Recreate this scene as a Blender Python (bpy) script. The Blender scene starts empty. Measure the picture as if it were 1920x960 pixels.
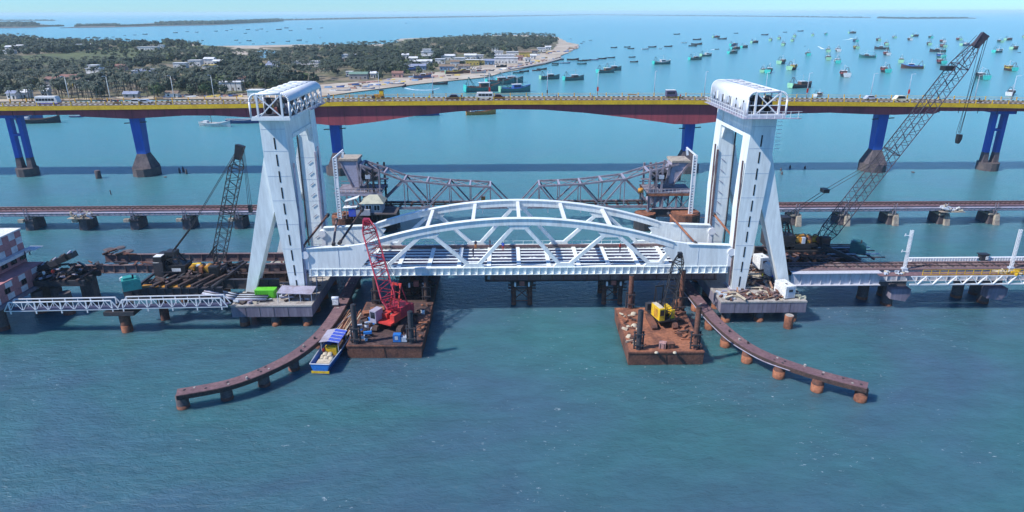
import bpy, bmesh, math, random
from mathutils import Vector, Matrix
random.seed(7)
R = math.radians
scene = bpy.context.scene
col = scene.collection
# ---------------------------------------------------------------- camera
H = 51.0; FPX = 1270.0
PITCH, YAW, ROLL = R(19.8), R(0.75), R(0.17)
cam_d = bpy.data.cameras.new('camera'); cam = bpy.data.objects.new('camera', cam_d); col.objects.link(cam)
fwd = Vector((math.sin(YAW)*math.cos(PITCH), math.cos(YAW)*math.cos(PITCH), -math.sin(PITCH)))
r0 = Vector((math.cos(YAW), -math.sin(YAW), 0)); u0 = r0.cross(fwd)
rgt = r0*math.cos(ROLL) - u0*math.sin(ROLL); upv = rgt.cross(fwd)
M = Matrix((rgt, upv, -fwd)).transposed().to_4x4(); M.translation = Vector((0, 0, H))
cam.matrix_world = M
cam_d.sensor_width = 36; cam_d.lens = 36*FPX/1920; cam_d.clip_start = 1; cam_d.clip_end = 120000
scene.camera = cam
CAM = Vector((0, 0, H))
def ray(px, py): return fwd + rgt*((px-960)/FPX) - upv*((py-480)/FPX)
def wz(px, py, z=0.0):                     # where the sight line meets a level plane
    d = ray(px, py); return CAM + d*((z-H)/d.z)
def wy(px, py, y):                         # where it meets an upright plane
    d = ray(px, py); return CAM + d*(y/d.y)
# ---------------------------------------------------------------- world and sun
SUN_EL, SUN_AZ_VEC = R(47.5), Vector((-0.945, -0.327))
w = bpy.data.worlds.new('World'); scene.world = w; w.use_nodes = True
nt = w.node_tree; bg = nt.nodes['Background']
sky = nt.nodes.new('ShaderNodeTexSky'); sky.sky_type = 'NISHITA'; sky.sun_disc = False
sky.sun_elevation = SUN_EL; sky.sun_rotation = math.atan2(SUN_AZ_VEC.x, SUN_AZ_VEC.y)
sky.air_density = 1.0; sky.dust_density = 0.0; sky.ozone_density = 5.0; sky.altitude = 50
tint = nt.nodes.new('ShaderNodeMix'); tint.data_type = 'RGBA'; tint.blend_type = 'MULTIPLY'; tint.inputs[0].default_value = 1; tint.inputs[7].default_value = (.36, .64, .95, 1)
nt.links.new(sky.outputs[0], tint.inputs[6]); nt.links.new(tint.outputs[2], bg.inputs[0]); bg.inputs[1].default_value = 0.138
sl = bpy.data.lights.new('sun', 'SUN'); so = bpy.data.objects.new('sun', sl); col.objects.link(so)
sl.energy = 4.2; sl.angle = R(0.9); sl.color = (1.0, 0.98, 0.94)
sd = Vector((SUN_AZ_VEC.x*math.cos(SUN_EL), SUN_AZ_VEC.y*math.cos(SUN_EL), math.sin(SUN_EL))).normalized()
so.rotation_euler = sd.to_track_quat('Z', 'Y').to_euler()
vs = scene.view_settings; vs.view_transform = 'Standard'; vs.look = 'None'; vs.exposure = 0.38; vs.gamma = 1.0; vs.use_curve_mapping = False
# ---------------------------------------------------------------- materials
def srgb(r, g, b):
    f = lambda c: (c/255/12.92) if c/255 <= .04045 else ((c/255+.055)/1.055)**2.4
    return (f(r), f(g), f(b))
MATS = {}
def mat(name, c, c2=None, rough=0.6, metal=0.0, scale=0.6, lo=0.45, hi=0.65, var=0.25, bump=0.0, bscale=3.0, spec=0.5, streak=False):
    """base colour, weathering patches of a second colour, fine value variation"""
    if name in MATS: return MATS[name]
    m = bpy.data.materials.new(name); m.use_nodes = True; MATS[name] = m
    t = m.node_tree; b = t.nodes['Principled BSDF']; L = t.links.new
    geo = t.nodes.new('ShaderNodeNewGeometry'); mp = t.nodes.new('ShaderNodeMapping'); L(geo.outputs['Position'], mp.inputs[0])
    if streak: mp.inputs['Scale'].default_value = (1, 1, 0.15)
    n1 = t.nodes.new('ShaderNodeTexNoise'); n1.inputs['Scale'].default_value = scale; n1.inputs['Detail'].default_value = 5; n1.inputs['Roughness'].default_value = .65; L(mp.outputs[0], n1.inputs['Vector'])
    rp = t.nodes.new('ShaderNodeValToRGB'); rp.color_ramp.elements[0].position = lo; rp.color_ramp.elements[1].position = hi
    L(n1.outputs[0], rp.inputs[0])
    mx = t.nodes.new('ShaderNodeMix'); mx.data_type = 'RGBA'
    mx.inputs[6].default_value = (*c, 1); mx.inputs[7].default_value = (*(c2 or tuple(v*.8 for v in c)), 1)
    L(rp.outputs[0], mx.inputs[0])
    n2 = t.nodes.new('ShaderNodeTexNoise'); n2.inputs['Scale'].default_value = scale*7; n2.inputs['Detail'].default_value = 3; L(mp.outputs[0], n2.inputs['Vector'])
    mr = t.nodes.new('ShaderNodeMapRange'); mr.inputs[1].default_value = .3; mr.inputs[2].default_value = .7; mr.inputs[3].default_value = 1-var; mr.inputs[4].default_value = 1+var
    L(n2.outputs[0], mr.inputs[0])
    hs = t.nodes.new('ShaderNodeHueSaturation'); L(mx.outputs[2], hs.inputs['Color']); L(mr.outputs[0], hs.inputs['Value'])
    L(hs.outputs[0], b.inputs['Base Color'])
    b.inputs['Roughness'].default_value = rough; b.inputs['Metallic'].default_value = metal
    b.inputs['Specular IOR Level'].default_value = spec
    if bump:
        n3 = t.nodes.new('ShaderNodeTexNoise'); n3.inputs['Scale'].default_value = bscale; n3.inputs['Detail'].default_value = 4; L(geo.outputs['Position'], n3.inputs['Vector'])
        bp = t.nodes.new('ShaderNodeBump'); bp.inputs['Strength'].default_value = bump; bp.inputs['Distance'].default_value = .1; L(n3.outputs[0], bp.inputs['Height']); L(bp.outputs[0], b.inputs['Normal'])
    return m
WHITE = mat('bridge_white', (.81, .85, .82), (.56, .57, .54), rough=.5, scale=.35, lo=.48, hi=.9, var=.1, streak=True)
WHITE2 = mat('cladding_white', (.80, .80, .80), (.66, .66, .66), rough=.45, scale=.5, lo=.5, hi=.8, var=.04)
GREYGAL = mat('galvanised', (.50, .55, .62), (.38, .42, .48), rough=.45, scale=.8, var=.1)
LILAC = mat('grey_lilac_paint', (.36, .34, .42), (.22, .17, .18), rough=.6, scale=.5, lo=.5, hi=.75, var=.12)
PALEG_ = mat('pale_grey_girder', (.50, .50, .54), (.34, .32, .36), rough=.65, scale=.5, lo=.5, hi=.8, var=.12, streak=True)
OLDTRUSS = mat('weathered_truss_paint', (.25, .23, .27), (.14, .09, .085), rough=.7, scale=.7, lo=.45, hi=.7, var=.15)
RUST = mat('rusty_steel', (.17, .07, .045), (.07, .035, .03), rough=.85, scale=.5, var=.3, bump=.3)
RUSTB = mat('bright_rust', (.30, .115, .06), (.14, .055, .035), rough=.9, scale=.35, var=.3, bump=.3)
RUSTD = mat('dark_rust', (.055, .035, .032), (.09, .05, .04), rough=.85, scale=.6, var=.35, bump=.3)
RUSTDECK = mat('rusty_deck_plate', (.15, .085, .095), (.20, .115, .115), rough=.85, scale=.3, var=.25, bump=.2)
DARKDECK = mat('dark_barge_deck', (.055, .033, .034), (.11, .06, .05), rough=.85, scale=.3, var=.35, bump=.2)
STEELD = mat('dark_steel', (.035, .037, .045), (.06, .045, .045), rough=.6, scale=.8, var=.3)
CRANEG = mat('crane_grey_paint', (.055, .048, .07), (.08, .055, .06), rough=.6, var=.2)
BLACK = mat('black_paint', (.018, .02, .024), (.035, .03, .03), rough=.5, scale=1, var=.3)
GIRD = mat('brown_girder', (.16, .10, .10), (.25, .20, .18), rough=.8, scale=.5, lo=.5, hi=.7, var=.25)
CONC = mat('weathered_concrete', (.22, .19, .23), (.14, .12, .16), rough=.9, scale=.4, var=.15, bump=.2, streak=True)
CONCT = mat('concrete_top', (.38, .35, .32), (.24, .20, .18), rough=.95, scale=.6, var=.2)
CONCD = mat('dark_wet_concrete', (.085, .07, .075), (.13, .10, .09), rough=.8, scale=.5, var=.25, bump=.3)
STONE = mat('pier_stone', (.085, .07, .08), (.15, .12, .12), rough=.9, scale=.6, var=.3, bump=.4)
STONEL = mat('pale_pier_stone', (.42, .36, .28), (.25, .20, .17), rough=.9, scale=.8, var=.2, bump=.4)
BLUE = mat('blue_pier_paint', (.012, .10, .46), (.02, .065, .28), rough=.55, scale=.15, lo=.4, hi=.7, var=.1, streak=True)
MAROON = mat('maroon_girder_paint', (.36, .06, .075), (.26, .045, .065), rough=.75, scale=.12, var=.14, streak=True)
YELLOW = mat('yellow_parapet', (.75, .46, .012), (.60, .34, .012), rough=.6, scale=.3, var=.12)
ORANGE = mat('orange_ochre', (.55, .24, .03), (.45, .20, .05), rough=.7, scale=.4, var=.2)
ASPH = mat('asphalt', (.16, .14, .125), (.12, .11, .10), rough=.9, scale=.2, var=.1)
KERBW = mat('kerb_white', (.75, .74, .68), rough=.7, var=.08)
REDC = mat('red_crane_paint', (.42, .022, .05), (.25, .02, .04), rough=.45, scale=1.2, var=.15)
REDO = mat('orange_red_paint', (.60, .05, .04), (.36, .04, .04), rough=.5, scale=1.2, var=.15)
YEL = mat('machine_yellow', (.80, .52, .02), (.50, .30, .03), rough=.5, scale=1.5, var=.15)
OCHRE = mat('machine_ochre', (.55, .27, .03), (.30, .14, .03), rough=.6, scale=1.5, var=.25)
TEAL = mat('teal_paint', (.035, .30, .26), (.03, .22, .20), rough=.5, scale=1, var=.1)
TEALD = mat('dark_teal_paint', (.02, .12, .12), (.02, .08, .085), rough=.5, scale=1, var=.1)
GREEN = mat('bright_green_paint', (.13, .55, .03), (.10, .40, .03), rough=.5, scale=1, var=.08)
BLUET = mat('blue_tarpaulin', (.05, .10, .55), (.09, .12, .40), rough=.6, scale=1.5, var=.2)
BLUEB = mat('bright_blue_paint', (.02, .18, .55), (.02, .13, .38), rough=.5, scale=1, var=.15)
TIMBER = mat('bamboo_poles', (.42, .25, .15), (.24, .11, .08), rough=.85, scale=1.5, var=.35)
SACK = mat('pale_sacks', (.55, .48, .36), (.38, .32, .24), rough=.95, scale=1.5, var=.15)
GLASS = mat('dark_glass', (.02, .025, .03), rough=.15, var=.1)
ROOFG = mat('pale_green_roof', (.45, .44, .33), (.36, .36, .28), rough=.8, scale=.8, var=.1)
HUTW = mat('hut_wall', (.40, .41, .45), (.32, .32, .36), rough=.9, scale=.8, var=.1)
REDW = mat('red_chequer', (.46, .20, .20), (.34, .15, .15), rough=.85, scale=.8, var=.15)
WHW = mat('white_chequer', (.68, .66, .66), (.52, .50, .52), rough=.85, scale=.8, var=.1)
SLOT = mat('slot_dark', (.008, .009, .012), rough=.9, var=.1)
SKIN = mat('skin', (.16, .08, .05), rough=.7, var=.05)
JEANS = mat('dark_cloth', (.04, .05, .09), rough=.9, var=.1)
# ---------------------------------------------------------------- builders
ORG = {}
def tag(o, label=None, cat=None, group=None, kind=None):
    if label: o['label'] = label
    if cat: o['category'] = cat
    if group: o['group'] = group
    if kind: o['kind'] = kind
    return o
def thing(name, label, cat, loc=(0, 0, 0), group=None):
    o = bpy.data.objects.new(name, None); col.objects.link(o); o.location = loc; o.empty_display_size = .5
    ORG[o.name] = Vector(loc); return tag(o, label, cat, group)
class MB:
    def __init__(s): s.v = []; s.f = []; s.mi = []; s.m = 0; s.sm = []; s.smooth = False
    def add(s, vs, fs):
        n = len(s.v); s.v += [tuple(v) for v in vs]; s.f += [tuple(i+n for i in f) for f in fs]
        s.mi += [s.m]*len(fs); s.sm += [s.smooth]*len(fs); return s
    def box(s, a, b):
        x0, y0, z0 = a; x1, y1, z1 = b
        return s.add([(x0,y0,z0),(x1,y0,z0),(x1,y1,z0),(x0,y1,z0),(x0,y0,z1),(x1,y0,z1),(x1,y1,z1),(x0,y1,z1)],
                     [(0,3,2,1),(4,5,6,7),(0,1,5,4),(1,2,6,5),(2,3,7,6),(3,0,4,7)])
    def hexa(s, lo, hi):       # two quads, lower and upper, same winding seen from above
        return s.add(list(lo)+list(hi), [(3,2,1,0),(4,5,6,7),(0,1,5,4),(1,2,6,5),(2,3,7,6),(3,0,4,7)])
    def beam(s, p, q, w, h, up=(0, 0, 1)):
        p, q = Vector(p), Vector(q); d = (q-p).normalized(); up = Vector(up)
        if abs(d.dot(up)) > .98: up = Vector((0, 1, 0))
        sx = d.cross(up).normalized(); uz = sx.cross(d)
        a, b = sx*w/2, uz*h/2
        return s.add([p-a-b, p+a-b, p+a+b, p-a+b, q-a-b, q+a-b, q+a+b, q-a+b], [(0,3,2,1),(4,5,6,7),(0,1,5,4),(1,2,6,5),(2,3,7,6),(3,0,4,7)])
    def tube(s, p, q, r, r2=None, n=10, cap=True):
        p, q = Vector(p), Vector(q); d = (q-p).normalized(); a = d.orthogonal().normalized(); b = d.cross(a); r2 = r if r2 is None else r2
        vs = [p+(a*math.cos(2*math.pi*i/n)+b*math.sin(2*math.pi*i/n))*r for i in range(n)]+[q+(a*math.cos(2*math.pi*i/n)+b*math.sin(2*math.pi*i/n))*r2 for i in range(n)]
        fs = [(i, (i+1) % n, n+(i+1) % n, n+i) for i in range(n)]
        sm = s.smooth; s.smooth = n > 6; s.add(vs, fs); s.smooth = False
        if cap:
            k = len(s.v)-2*n; s.f += [tuple(k+i for i in range(n-1, -1, -1)), tuple(k+n+i for i in range(n))]; s.mi += [s.m]*2; s.sm += [False]*2
        s.smooth = sm; return s
    def poly(s, pts, r, n=8):
        for a, b in zip(pts, pts[1:]): s.tube(a, b, r, n=n)
        return s
    def prism(s, pts2, a, b, axis='y'):     # outline extruded along an axis between a and b
        def mk(u, v, t): return {'y': (u, t, v), 'z': (u, v, t), 'x': (t, u, v)}[axis]
        n = len(pts2)
        vs = [mk(u, v, a) for u, v in pts2]+[mk(u, v, b) for u, v in pts2]
        fs = [tuple(range(n)), tuple(range(2*n-1, n-1, -1))]+[(i, n+i, n+(i+1) % n, (i+1) % n) for i in range(n)]
        return s.add(vs, fs)
    def build(s, name, m, parent=None, label=None, loc=None, fix=True):
        org = Vector((0, 0, 0))
        if parent is not None: org = ORG.get(parent.name, org)
        elif loc is not None: org = Vector(loc)
        me = bpy.data.meshes.new(name)
        me.from_pydata([(v[0]-org.x, v[1]-org.y, v[2]-org.z) for v in s.v], [], s.f)
        ms = m if isinstance(m, (list, tuple)) else [m]
        for k in ms: me.materials.append(k)
        me.polygons.foreach_set('material_index', s.mi); me.polygons.foreach_set('use_smooth', s.sm)
        if fix:
            bm = bmesh.new(); bm.from_mesh(me); bmesh.ops.recalc_face_normals(bm, faces=bm.faces); bm.to_mesh(me); bm.free()
        me.update()
        o = bpy.data.objects.new(name, me); col.objects.link(o)
        if parent is not None: o.parent = parent
        else: o.location = org
        ORG[o.name] = org
        if label: o['label'] = label
        return o
_unit = {}
def unit(kind, m):
    k = (kind, m.name)
    if k not in _unit:
        b = MB()
        if kind == 'box': b.box((-.5, -.5, -.5), (.5, .5, .5))
        else: b.tube((0, 0, -.5), (0, 0, .5), .5, n=12 if kind == 'cyl' else 20)
        o = b.build('unit', m); me = o.data; me.name = kind+'_'+m.name; bpy.data.objects.remove(o); _unit[k] = me
    return _unit[k]
def place(name, me, Mw, parent, label=None):
    o = bpy.data.objects.new(name, me); col.objects.link(o)
    org = ORG.get(parent.name, Vector()) if parent else Vector()
    if parent: o.parent = parent
    o.matrix_local = Matrix.Translation(-org) @ Mw
    if label: o['label'] = label
    return o
def frame(p, q, up=(0, 0, 1)):
    p, q = Vector(p), Vector(q); d = (q-p).normalized(); up = Vector(up)
    if abs(d.dot(up)) > .98: up = Vector((0, 1, 0))
    x = d.cross(up).normalized(); y = d.cross(x)
    m = Matrix((x, y, d)).transposed().to_4x4(); m.translation = (p+q)/2; return m, (q-p).length
def bar(parent, name, p, q, w, h, m, up=(0, 0, 1), label=None):    # one straight member, an object of its own sharing mesh data
    F, l = frame(p, q, up); return place(name, unit('box', m), F @ Matrix.Diagonal((w, h, l, 1)), parent, label)
def rod(parent, name, p, q, r, m, label=None, kind='cyl'):
    F, l = frame(p, q); return place(name, unit(kind, m), F @ Matrix.Diagonal((2*r, 2*r, l, 1)), parent, label)
def blk(parent, name, a, b, m, label=None):
    a, b = Vector(a), Vector(b); c = (a+b)/2; d = b-a
    return place(name, unit('box', m), Matrix.Translation(c) @ Matrix.Diagonal((abs(d.x), abs(d.y), abs(d.z), 1)), parent, label)
def copy_tree(o, parent=None):
    c = o.copy(); col.objects.link(c)
    if parent: c.parent = parent
    for ch in list(o.children): copy_tree(ch, c)
    return c
def interp(pts, x):
    if x <= pts[0][0]: return pts[0][1]
    for (a, b), (c, d) in zip(pts, pts[1:]):
        if x <= c: return b+(d-b)*(x-a)/(c-a)
    return pts[-1][1]
def smoothpts(pts, k=4):     # Catmull-Rom through a polyline
    P = [Vector(p) for p in pts]; out = []
    for i in range(len(P)-1):
        a, b, c, d = P[max(i-1, 0)], P[i], P[i+1], P[min(i+2, len(P)-1)]
        for j in range(k):
            t = j/k; out.append(.5*((2*b)+(c-a)*t+(2*a-5*b+4*c-d)*t*t+(3*b-a-3*c+d)*t**3))
    out.append(P[-1]); return out
def lattice(parent, p0, p1, w0, wm, w1, n, m, side=(0, 1, 0), cr=.09, lr=.05, taper=.12, name='boom_chord'):
    """a four-chord lattice boom: every chord and every lacing bar is its own part"""
    p0, p1 = Vector(p0), Vector(p1); d = (p1-p0).normalized(); s = Vector(side); s = (s-d*s.dot(d)).normalized(); u = s.cross(d)
    def wd(t):
        if t < taper: return w0+(wm-w0)*t/taper
        if t > 1-taper: return wm+(w1-wm)*(t-1+taper)/taper
        return wm
    def pt(t, a, b): h = wd(t)/2; return p0+(p1-p0)*t+s*a*h+u*b*h
    cs = [(-1, -1), (1, -1), (1, 1), (-1, 1)]
    k = MB()
    for t_ in (0, taper, .5, 1-taper, 1):
        for j in range(4): k.beam(pt(t_, *cs[j]), pt(t_, *cs[(j+1) % 4]), cr*1.6, cr*1.6)
    parent = k.build('boom', m, parent)
    for a, b in cs:
        k = MB(); k.poly([pt(t, a, b) for t in (0, taper, 1-taper, 1)], cr, n=6); k.build(name, m, parent)
    for i in range(n):
        t0, t1 = i/n, (i+1)/n
        for j in range(4):
            A, B = cs[j], cs[(j+1) % 4]
            if i % 2: A, B = B, A
            bar(parent, 'lacing', pt(t0, *A), pt(t1, *B), lr*1.6, lr*1.6, m)
# ================================================================ water
def water():
    m = bpy.data.materials.new('sea_water'); m.use_nodes = True; t = m.node_tree; b = t.nodes['Principled BSDF']; L = t.links.new
    geo = t.nodes.new('ShaderNodeNewGeometry')
    def noise(scale, det, st=(1, 1, 1), rough=.55, dist=0):
        mp = t.nodes.new('ShaderNodeMapping'); mp.inputs['Scale'].default_value = st; mp.inputs['Rotation'].default_value = (0, 0, R(-18)); L(geo.outputs['Position'], mp.inputs[0])
        n = t.nodes.new('ShaderNodeTexNoise'); n.inputs['Scale'].default_value = scale; n.inputs['Detail'].default_value = det; n.inputs['Roughness'].default_value = rough; n.inputs['Distortion'].default_value = dist
        L(mp.outputs[0], n.inputs['Vector']); return n
    def ramp(src, lo, hi, c0, c1):
        r = t.nodes.new('ShaderNodeValToRGB'); r.color_ramp.elements[0].position = lo; r.color_ramp.elements[1].position = hi
        r.color_ramp.elements[0].color = (*c0, 1); r.color_ramp.elements[1].color = (*c1, 1); L(src, r.inputs[0]); return r
    big = noise(.022, 5, (1, 1.6, 1), dist=.4)
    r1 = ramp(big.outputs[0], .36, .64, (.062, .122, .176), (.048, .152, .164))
    mid = noise(.15, 6, (1, 2.2, 1), .7)
    r2 = ramp(mid.outputs[0], .35, .7, (.86,)*3, (1.15,)*3)
    mx = t.nodes.new('ShaderNodeMix'); mx.data_type = 'RGBA'; mx.blend_type = 'MULTIPLY'; mx.inputs[0].default_value = 1
    L(r1.outputs[0], mx.inputs[6]); L(r2.outputs[0], mx.inputs[7])
    # base colour grows paler with distance, from the lift span to past the road bridge
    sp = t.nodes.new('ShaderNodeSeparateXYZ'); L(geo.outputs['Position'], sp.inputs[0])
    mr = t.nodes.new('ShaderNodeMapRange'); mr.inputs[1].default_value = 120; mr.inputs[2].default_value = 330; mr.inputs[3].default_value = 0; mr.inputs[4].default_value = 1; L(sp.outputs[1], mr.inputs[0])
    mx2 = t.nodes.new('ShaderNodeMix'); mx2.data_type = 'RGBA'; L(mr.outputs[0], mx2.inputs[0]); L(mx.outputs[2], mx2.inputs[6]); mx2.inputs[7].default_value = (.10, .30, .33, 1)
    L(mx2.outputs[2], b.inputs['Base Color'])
    b.inputs['Subsurface Weight'].default_value = 1.0; b.inputs['Subsurface Radius'].default_value = (.5, 1.0, 1.0); b.inputs['Subsurface Scale'].default_value = 5.0
    b.inputs['Roughness'].default_value = .16; b.inputs['IOR'].default_value = 1.33
    h1 = noise(.55, 6, (1, 1.9, 1), .62, .3); h2 = noise(2.6, 4, (1, 1.7, 1), .6)
    ad = t.nodes.new('ShaderNodeMath'); ad.operation = 'MULTIPLY_ADD'; ad.inputs[1].default_value = .22; L(h2.outputs[0], ad.inputs[0]); L(h1.outputs[0], ad.inputs[2])
    bp = t.nodes.new('ShaderNodeBump'); bp.inputs['Strength'].default_value = 1.0; bp.inputs['Distance'].default_value = .36; L(ad.outputs[0], bp.inputs['Height']); L(bp.outputs[0], b.inputs['Normal'])
    # scattered whitecaps / foam flecks
    fm = noise(.9, 8, (1, 1.5, 1), .75); fm2 = noise(.06, 3)
    fr = ramp(fm.outputs[0], .61, .66, (0,)*3, (1,)*3); fr2 = ramp(fm2.outputs[0], .48, .6, (0,)*3, (.7,)*3)
    ml = t.nodes.new('ShaderNodeMath'); ml.operation = 'MULTIPLY'; L(fr.outputs[0], ml.inputs[0]); L(fr2.outputs[0], ml.inputs[1])
    mx3 = t.nodes.new('ShaderNodeMix'); mx3.data_type = 'RGBA'; L(ml.outputs[0], mx3.inputs[0]); L(mx2.outputs[2], mx3.inputs[6]); mx3.inputs[7].default_value = (.55, .6, .62, 1)
    L(mx3.outputs[2], b.inputs['Base Color'])
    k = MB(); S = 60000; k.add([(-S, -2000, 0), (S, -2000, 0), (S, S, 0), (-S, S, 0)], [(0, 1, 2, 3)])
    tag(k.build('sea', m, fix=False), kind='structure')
water()
# ================================================================ lift span
XC = 2.7
PLATE = mat('deck_plate_primer', (.20, .15, .18), (.26, .22, .28), rough=.7, scale=.4, var=.2)
def topz(s): 
    s = abs(s)
    return 17.6-4.4*(s/27)**2 if s < 27 else interp([(27, 13.2), (30, 12.75), (33.5, 12.5), (37, 12.4)], s)
span = thing('lift_span', 'white arched steel lift span hanging between the two white towers', 'bridge', (XC, 118, 7))
def X(s): return XC+s
YF, YB = 112.0, 124.0
for Yc in (YF, YB):
    ss = [i*1.5 for i in range(-18, 19)]
    top = [(X(s), topz(s)) for s in ss]; bot = [(X(s), topz(s)-1.15) for s in reversed(ss)]
    MB().prism(top+bot, Yc-.42, Yc+.42).build('arch_chord', WHITE, span)
    MB().prism([(X(s), topz(s)) for s in ss]+[(X(s), topz(s)+.06) for s in reversed(ss)], Yc-.6, Yc+.6).build('top_flange', WHITE, span)
    for sg in (-1, 1):
        pts = [(27, topz(27)), (30, topz(30)), (33.5, topz(33.5)), (37, 12.4), (37, 7.4), (24.6, 7.4), (24.6, 8.9), (31.2-3.6, 9.0), (25.2, 11.9), (26, 12.2)]
        pl = [(X(sg*a), b) for a, b in pts]
        MB().prism(pl, Yc-.36, Yc+.36).build('end_gusset_plate', WHITE, span)
        bar(span, 'plate_flange', (X(sg*29.5), Yc, 12.78), (X(sg*37), Yc, 12.46), 1.1, .1, WHITE)
        bar(span, 'plate_seam', (X(sg*31.5), Yc-.37, 8.9), (X(sg*31.5), Yc-.37, 12.5), .05, .06, GREYGAL)
        # bearing arm and guide bracket at the span end
        k = MB(); k.tube((X(sg*37.3), Yc-.7, 11.3), (X(sg*37.3), Yc+.7, 11.3), .7, n=14); k.box((X(sg*36.8), Yc-.5, 8.6), (X(sg*37.5), Yc+.5, 11.3)); k.build('lifting_bracket', WHITE2, span)
    bar(span, 'bottom_chord', (X(-37), Yc, 8.0), (X(37), Yc, 8.0), .5, 1.15, WHITE)
    bar(span, 'chord_flange', (X(-37), Yc, 8.62), (X(37), Yc, 8.62), .95, .08, WHITE)
    bar(span, 'chord_flange', (X(-37), Yc, 7.38), (X(37), Yc, 7.38), 1.1, .1, WHITE)
    for i in range(61):
        x = X(-36.6+i*1.22)
        bar(span, 'stiffener', (x, Yc-.40, 7.45), (x, Yc-.40, 8.56), .07, .34, WHITE)
    nodes = [(-24, -29), (-24, -16), (-8, -16), (-8, 0), (8, 0), (8, 16), (24, 16), (24, 29)]
    for a, b in nodes:
        za = 8.7; zb = topz(b)-1.0 if abs(b) < 27 else 12.0
        bb = b if abs(b) < 27 else (27.3 if b > 0 else -27.3)
        bar(span, 'diagonal', (X(a+(.5 if bb > a else -.5)), Yc, za), (X(bb-(.5 if bb > a else -.5)), Yc, zb), .55, .62, WHITE)
    for a in (-24, -8, 8, 24):
        MB().prism([(X(a-2.0), 8.66), (X(a+2.0), 8.66), (X(a+1.25), 9.4), (X(a-1.25), 9.4)], Yc-.3, Yc+.3).build('node_plate', WHITE, span)
    for b in (-16, 0, 16):
        z = topz(b)-1.1
        MB().prism([(X(b-2.3), z+.02-(.12 if b < 0 else 0)), (X(b+2.3), z+.02-(.12 if b > 0 else 0)), (X(b+1.3), z-.85), (X(b-1.3), z-.85)], Yc-.29, Yc+.29).build('node_plate', WHITE, span)
for s in (-16, -8, 0, 8, 16):
    bar(span, 'top_strut', (X(s), YF+.4, topz(s)-.35), (X(s), YB-.4, topz(s)-.35), .6, .5, WHITE2)
i = 0
for k_ in range(-6, 7):
    s = k_*5.333+2.667*0
    bar(span, 'cross_girder', (X(s), YF+.3, 8.1), (X(s), YB-.3, 8.1), .55, .85, WHITE)
    bar(span, 'girder_flange', (X(s), YF+.3, 8.55), (X(s), YB-.3, 8.55), .75, .07, WHITE)
for yy in (113.7, 115.3, 116.9, 118.7, 120.3, 121.9):
    bar(span, 'stringer', (X(-36.5), yy, 8.1), (X(36.5), yy, 8.1), .22, .6, LILAC)
    bar(span, 'stringer_flange', (X(-36.5), yy, 8.44), (X(36.5), yy, 8.44), .5, .07, WHITE)
for k_ in range(-7, 7):
    blk(span, 'deck_plate', (X(k_*5.333+.3), 112.5, 7.78), (X(k_*5.333+5.03), 123.5, 7.84), PLATE)
for yy in (114.5, 121.2):
    bar(span, 'walkway_plank', (X(-36.5), yy, 7.95), (X(36.5), yy, 7.95), .9, .08, GIRD)
bar(span, 'rail_beam', (X(-37), 122.95, 8.75), (X(37), 122.95, 8.75), .4, .5, GIRD)
for k_ in range(-6, 6):
    s = k_*5.333
    bar(span, 'lateral_brace', (X(s+.3), 116.9, 8.0), (X(s+2.6), 118.7, 8.0), .2, .15, WHITE)
    bar(span, 'lateral_brace', (X(s+5), 116.9, 8.0), (X(s+2.7), 118.7, 8.0), .2, .15, WHITE)
for i in range(38):
    x = X(-35+i*1.9); bar(span, 'rail_post', (x, 124.3, 8.65), (x, 124.3, 9.35), .07, .07, WHITE)
bar(span, 'handrail', (X(-36), 124.3, 9.35), (X(36), 124.3, 9.35), .05, .05, WHITE)
# brown struts between span ends and towers
for (p, q, m_) in [((-35.2, 112.2, 12.4), (-33.2, 124, 15.0), RUST), ((-28.6, 112, 13.2), (-26.6, 124.0, 16.0), RUSTD), ((-31.7, 124, 14.0), (-29.6, 112, 13.0), GIRD),
                   ((31.5, 124, 14.8), (33.8, 112, 12.6), RUSTB), ((40.2, 124, 14.6), (41.5, 113, 12.4), RUSTB)]:
    o = thing('temporary_strut', 'x', 'strut', ((p[0]+q[0])/2, 118, 13))
    rod(o, 'pipe', p, q, .2, m_); rod(o, 'end_collar', p, Vector(p).lerp(Vector(q), .06), .34, STEELD); rod(o, 'end_collar', q, Vector(q).lerp(Vector(p), .06), .34, STEELD)
    o['label'] = {-35.2: 'rusty pipe strut from the left tower across the span end, leftmost strut', -28.6: 'dark brown pipe strut above the left gusset plates, touching the red boom tip', -31.7: 'grey-brown slanting strut between the two left gusset plates', 31.5: 'red-brown pipe strut across the right pair of gusset plates', 40.2: 'red-brown pipe strut reaching down to the right tower front leg'}[p[0]]
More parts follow.
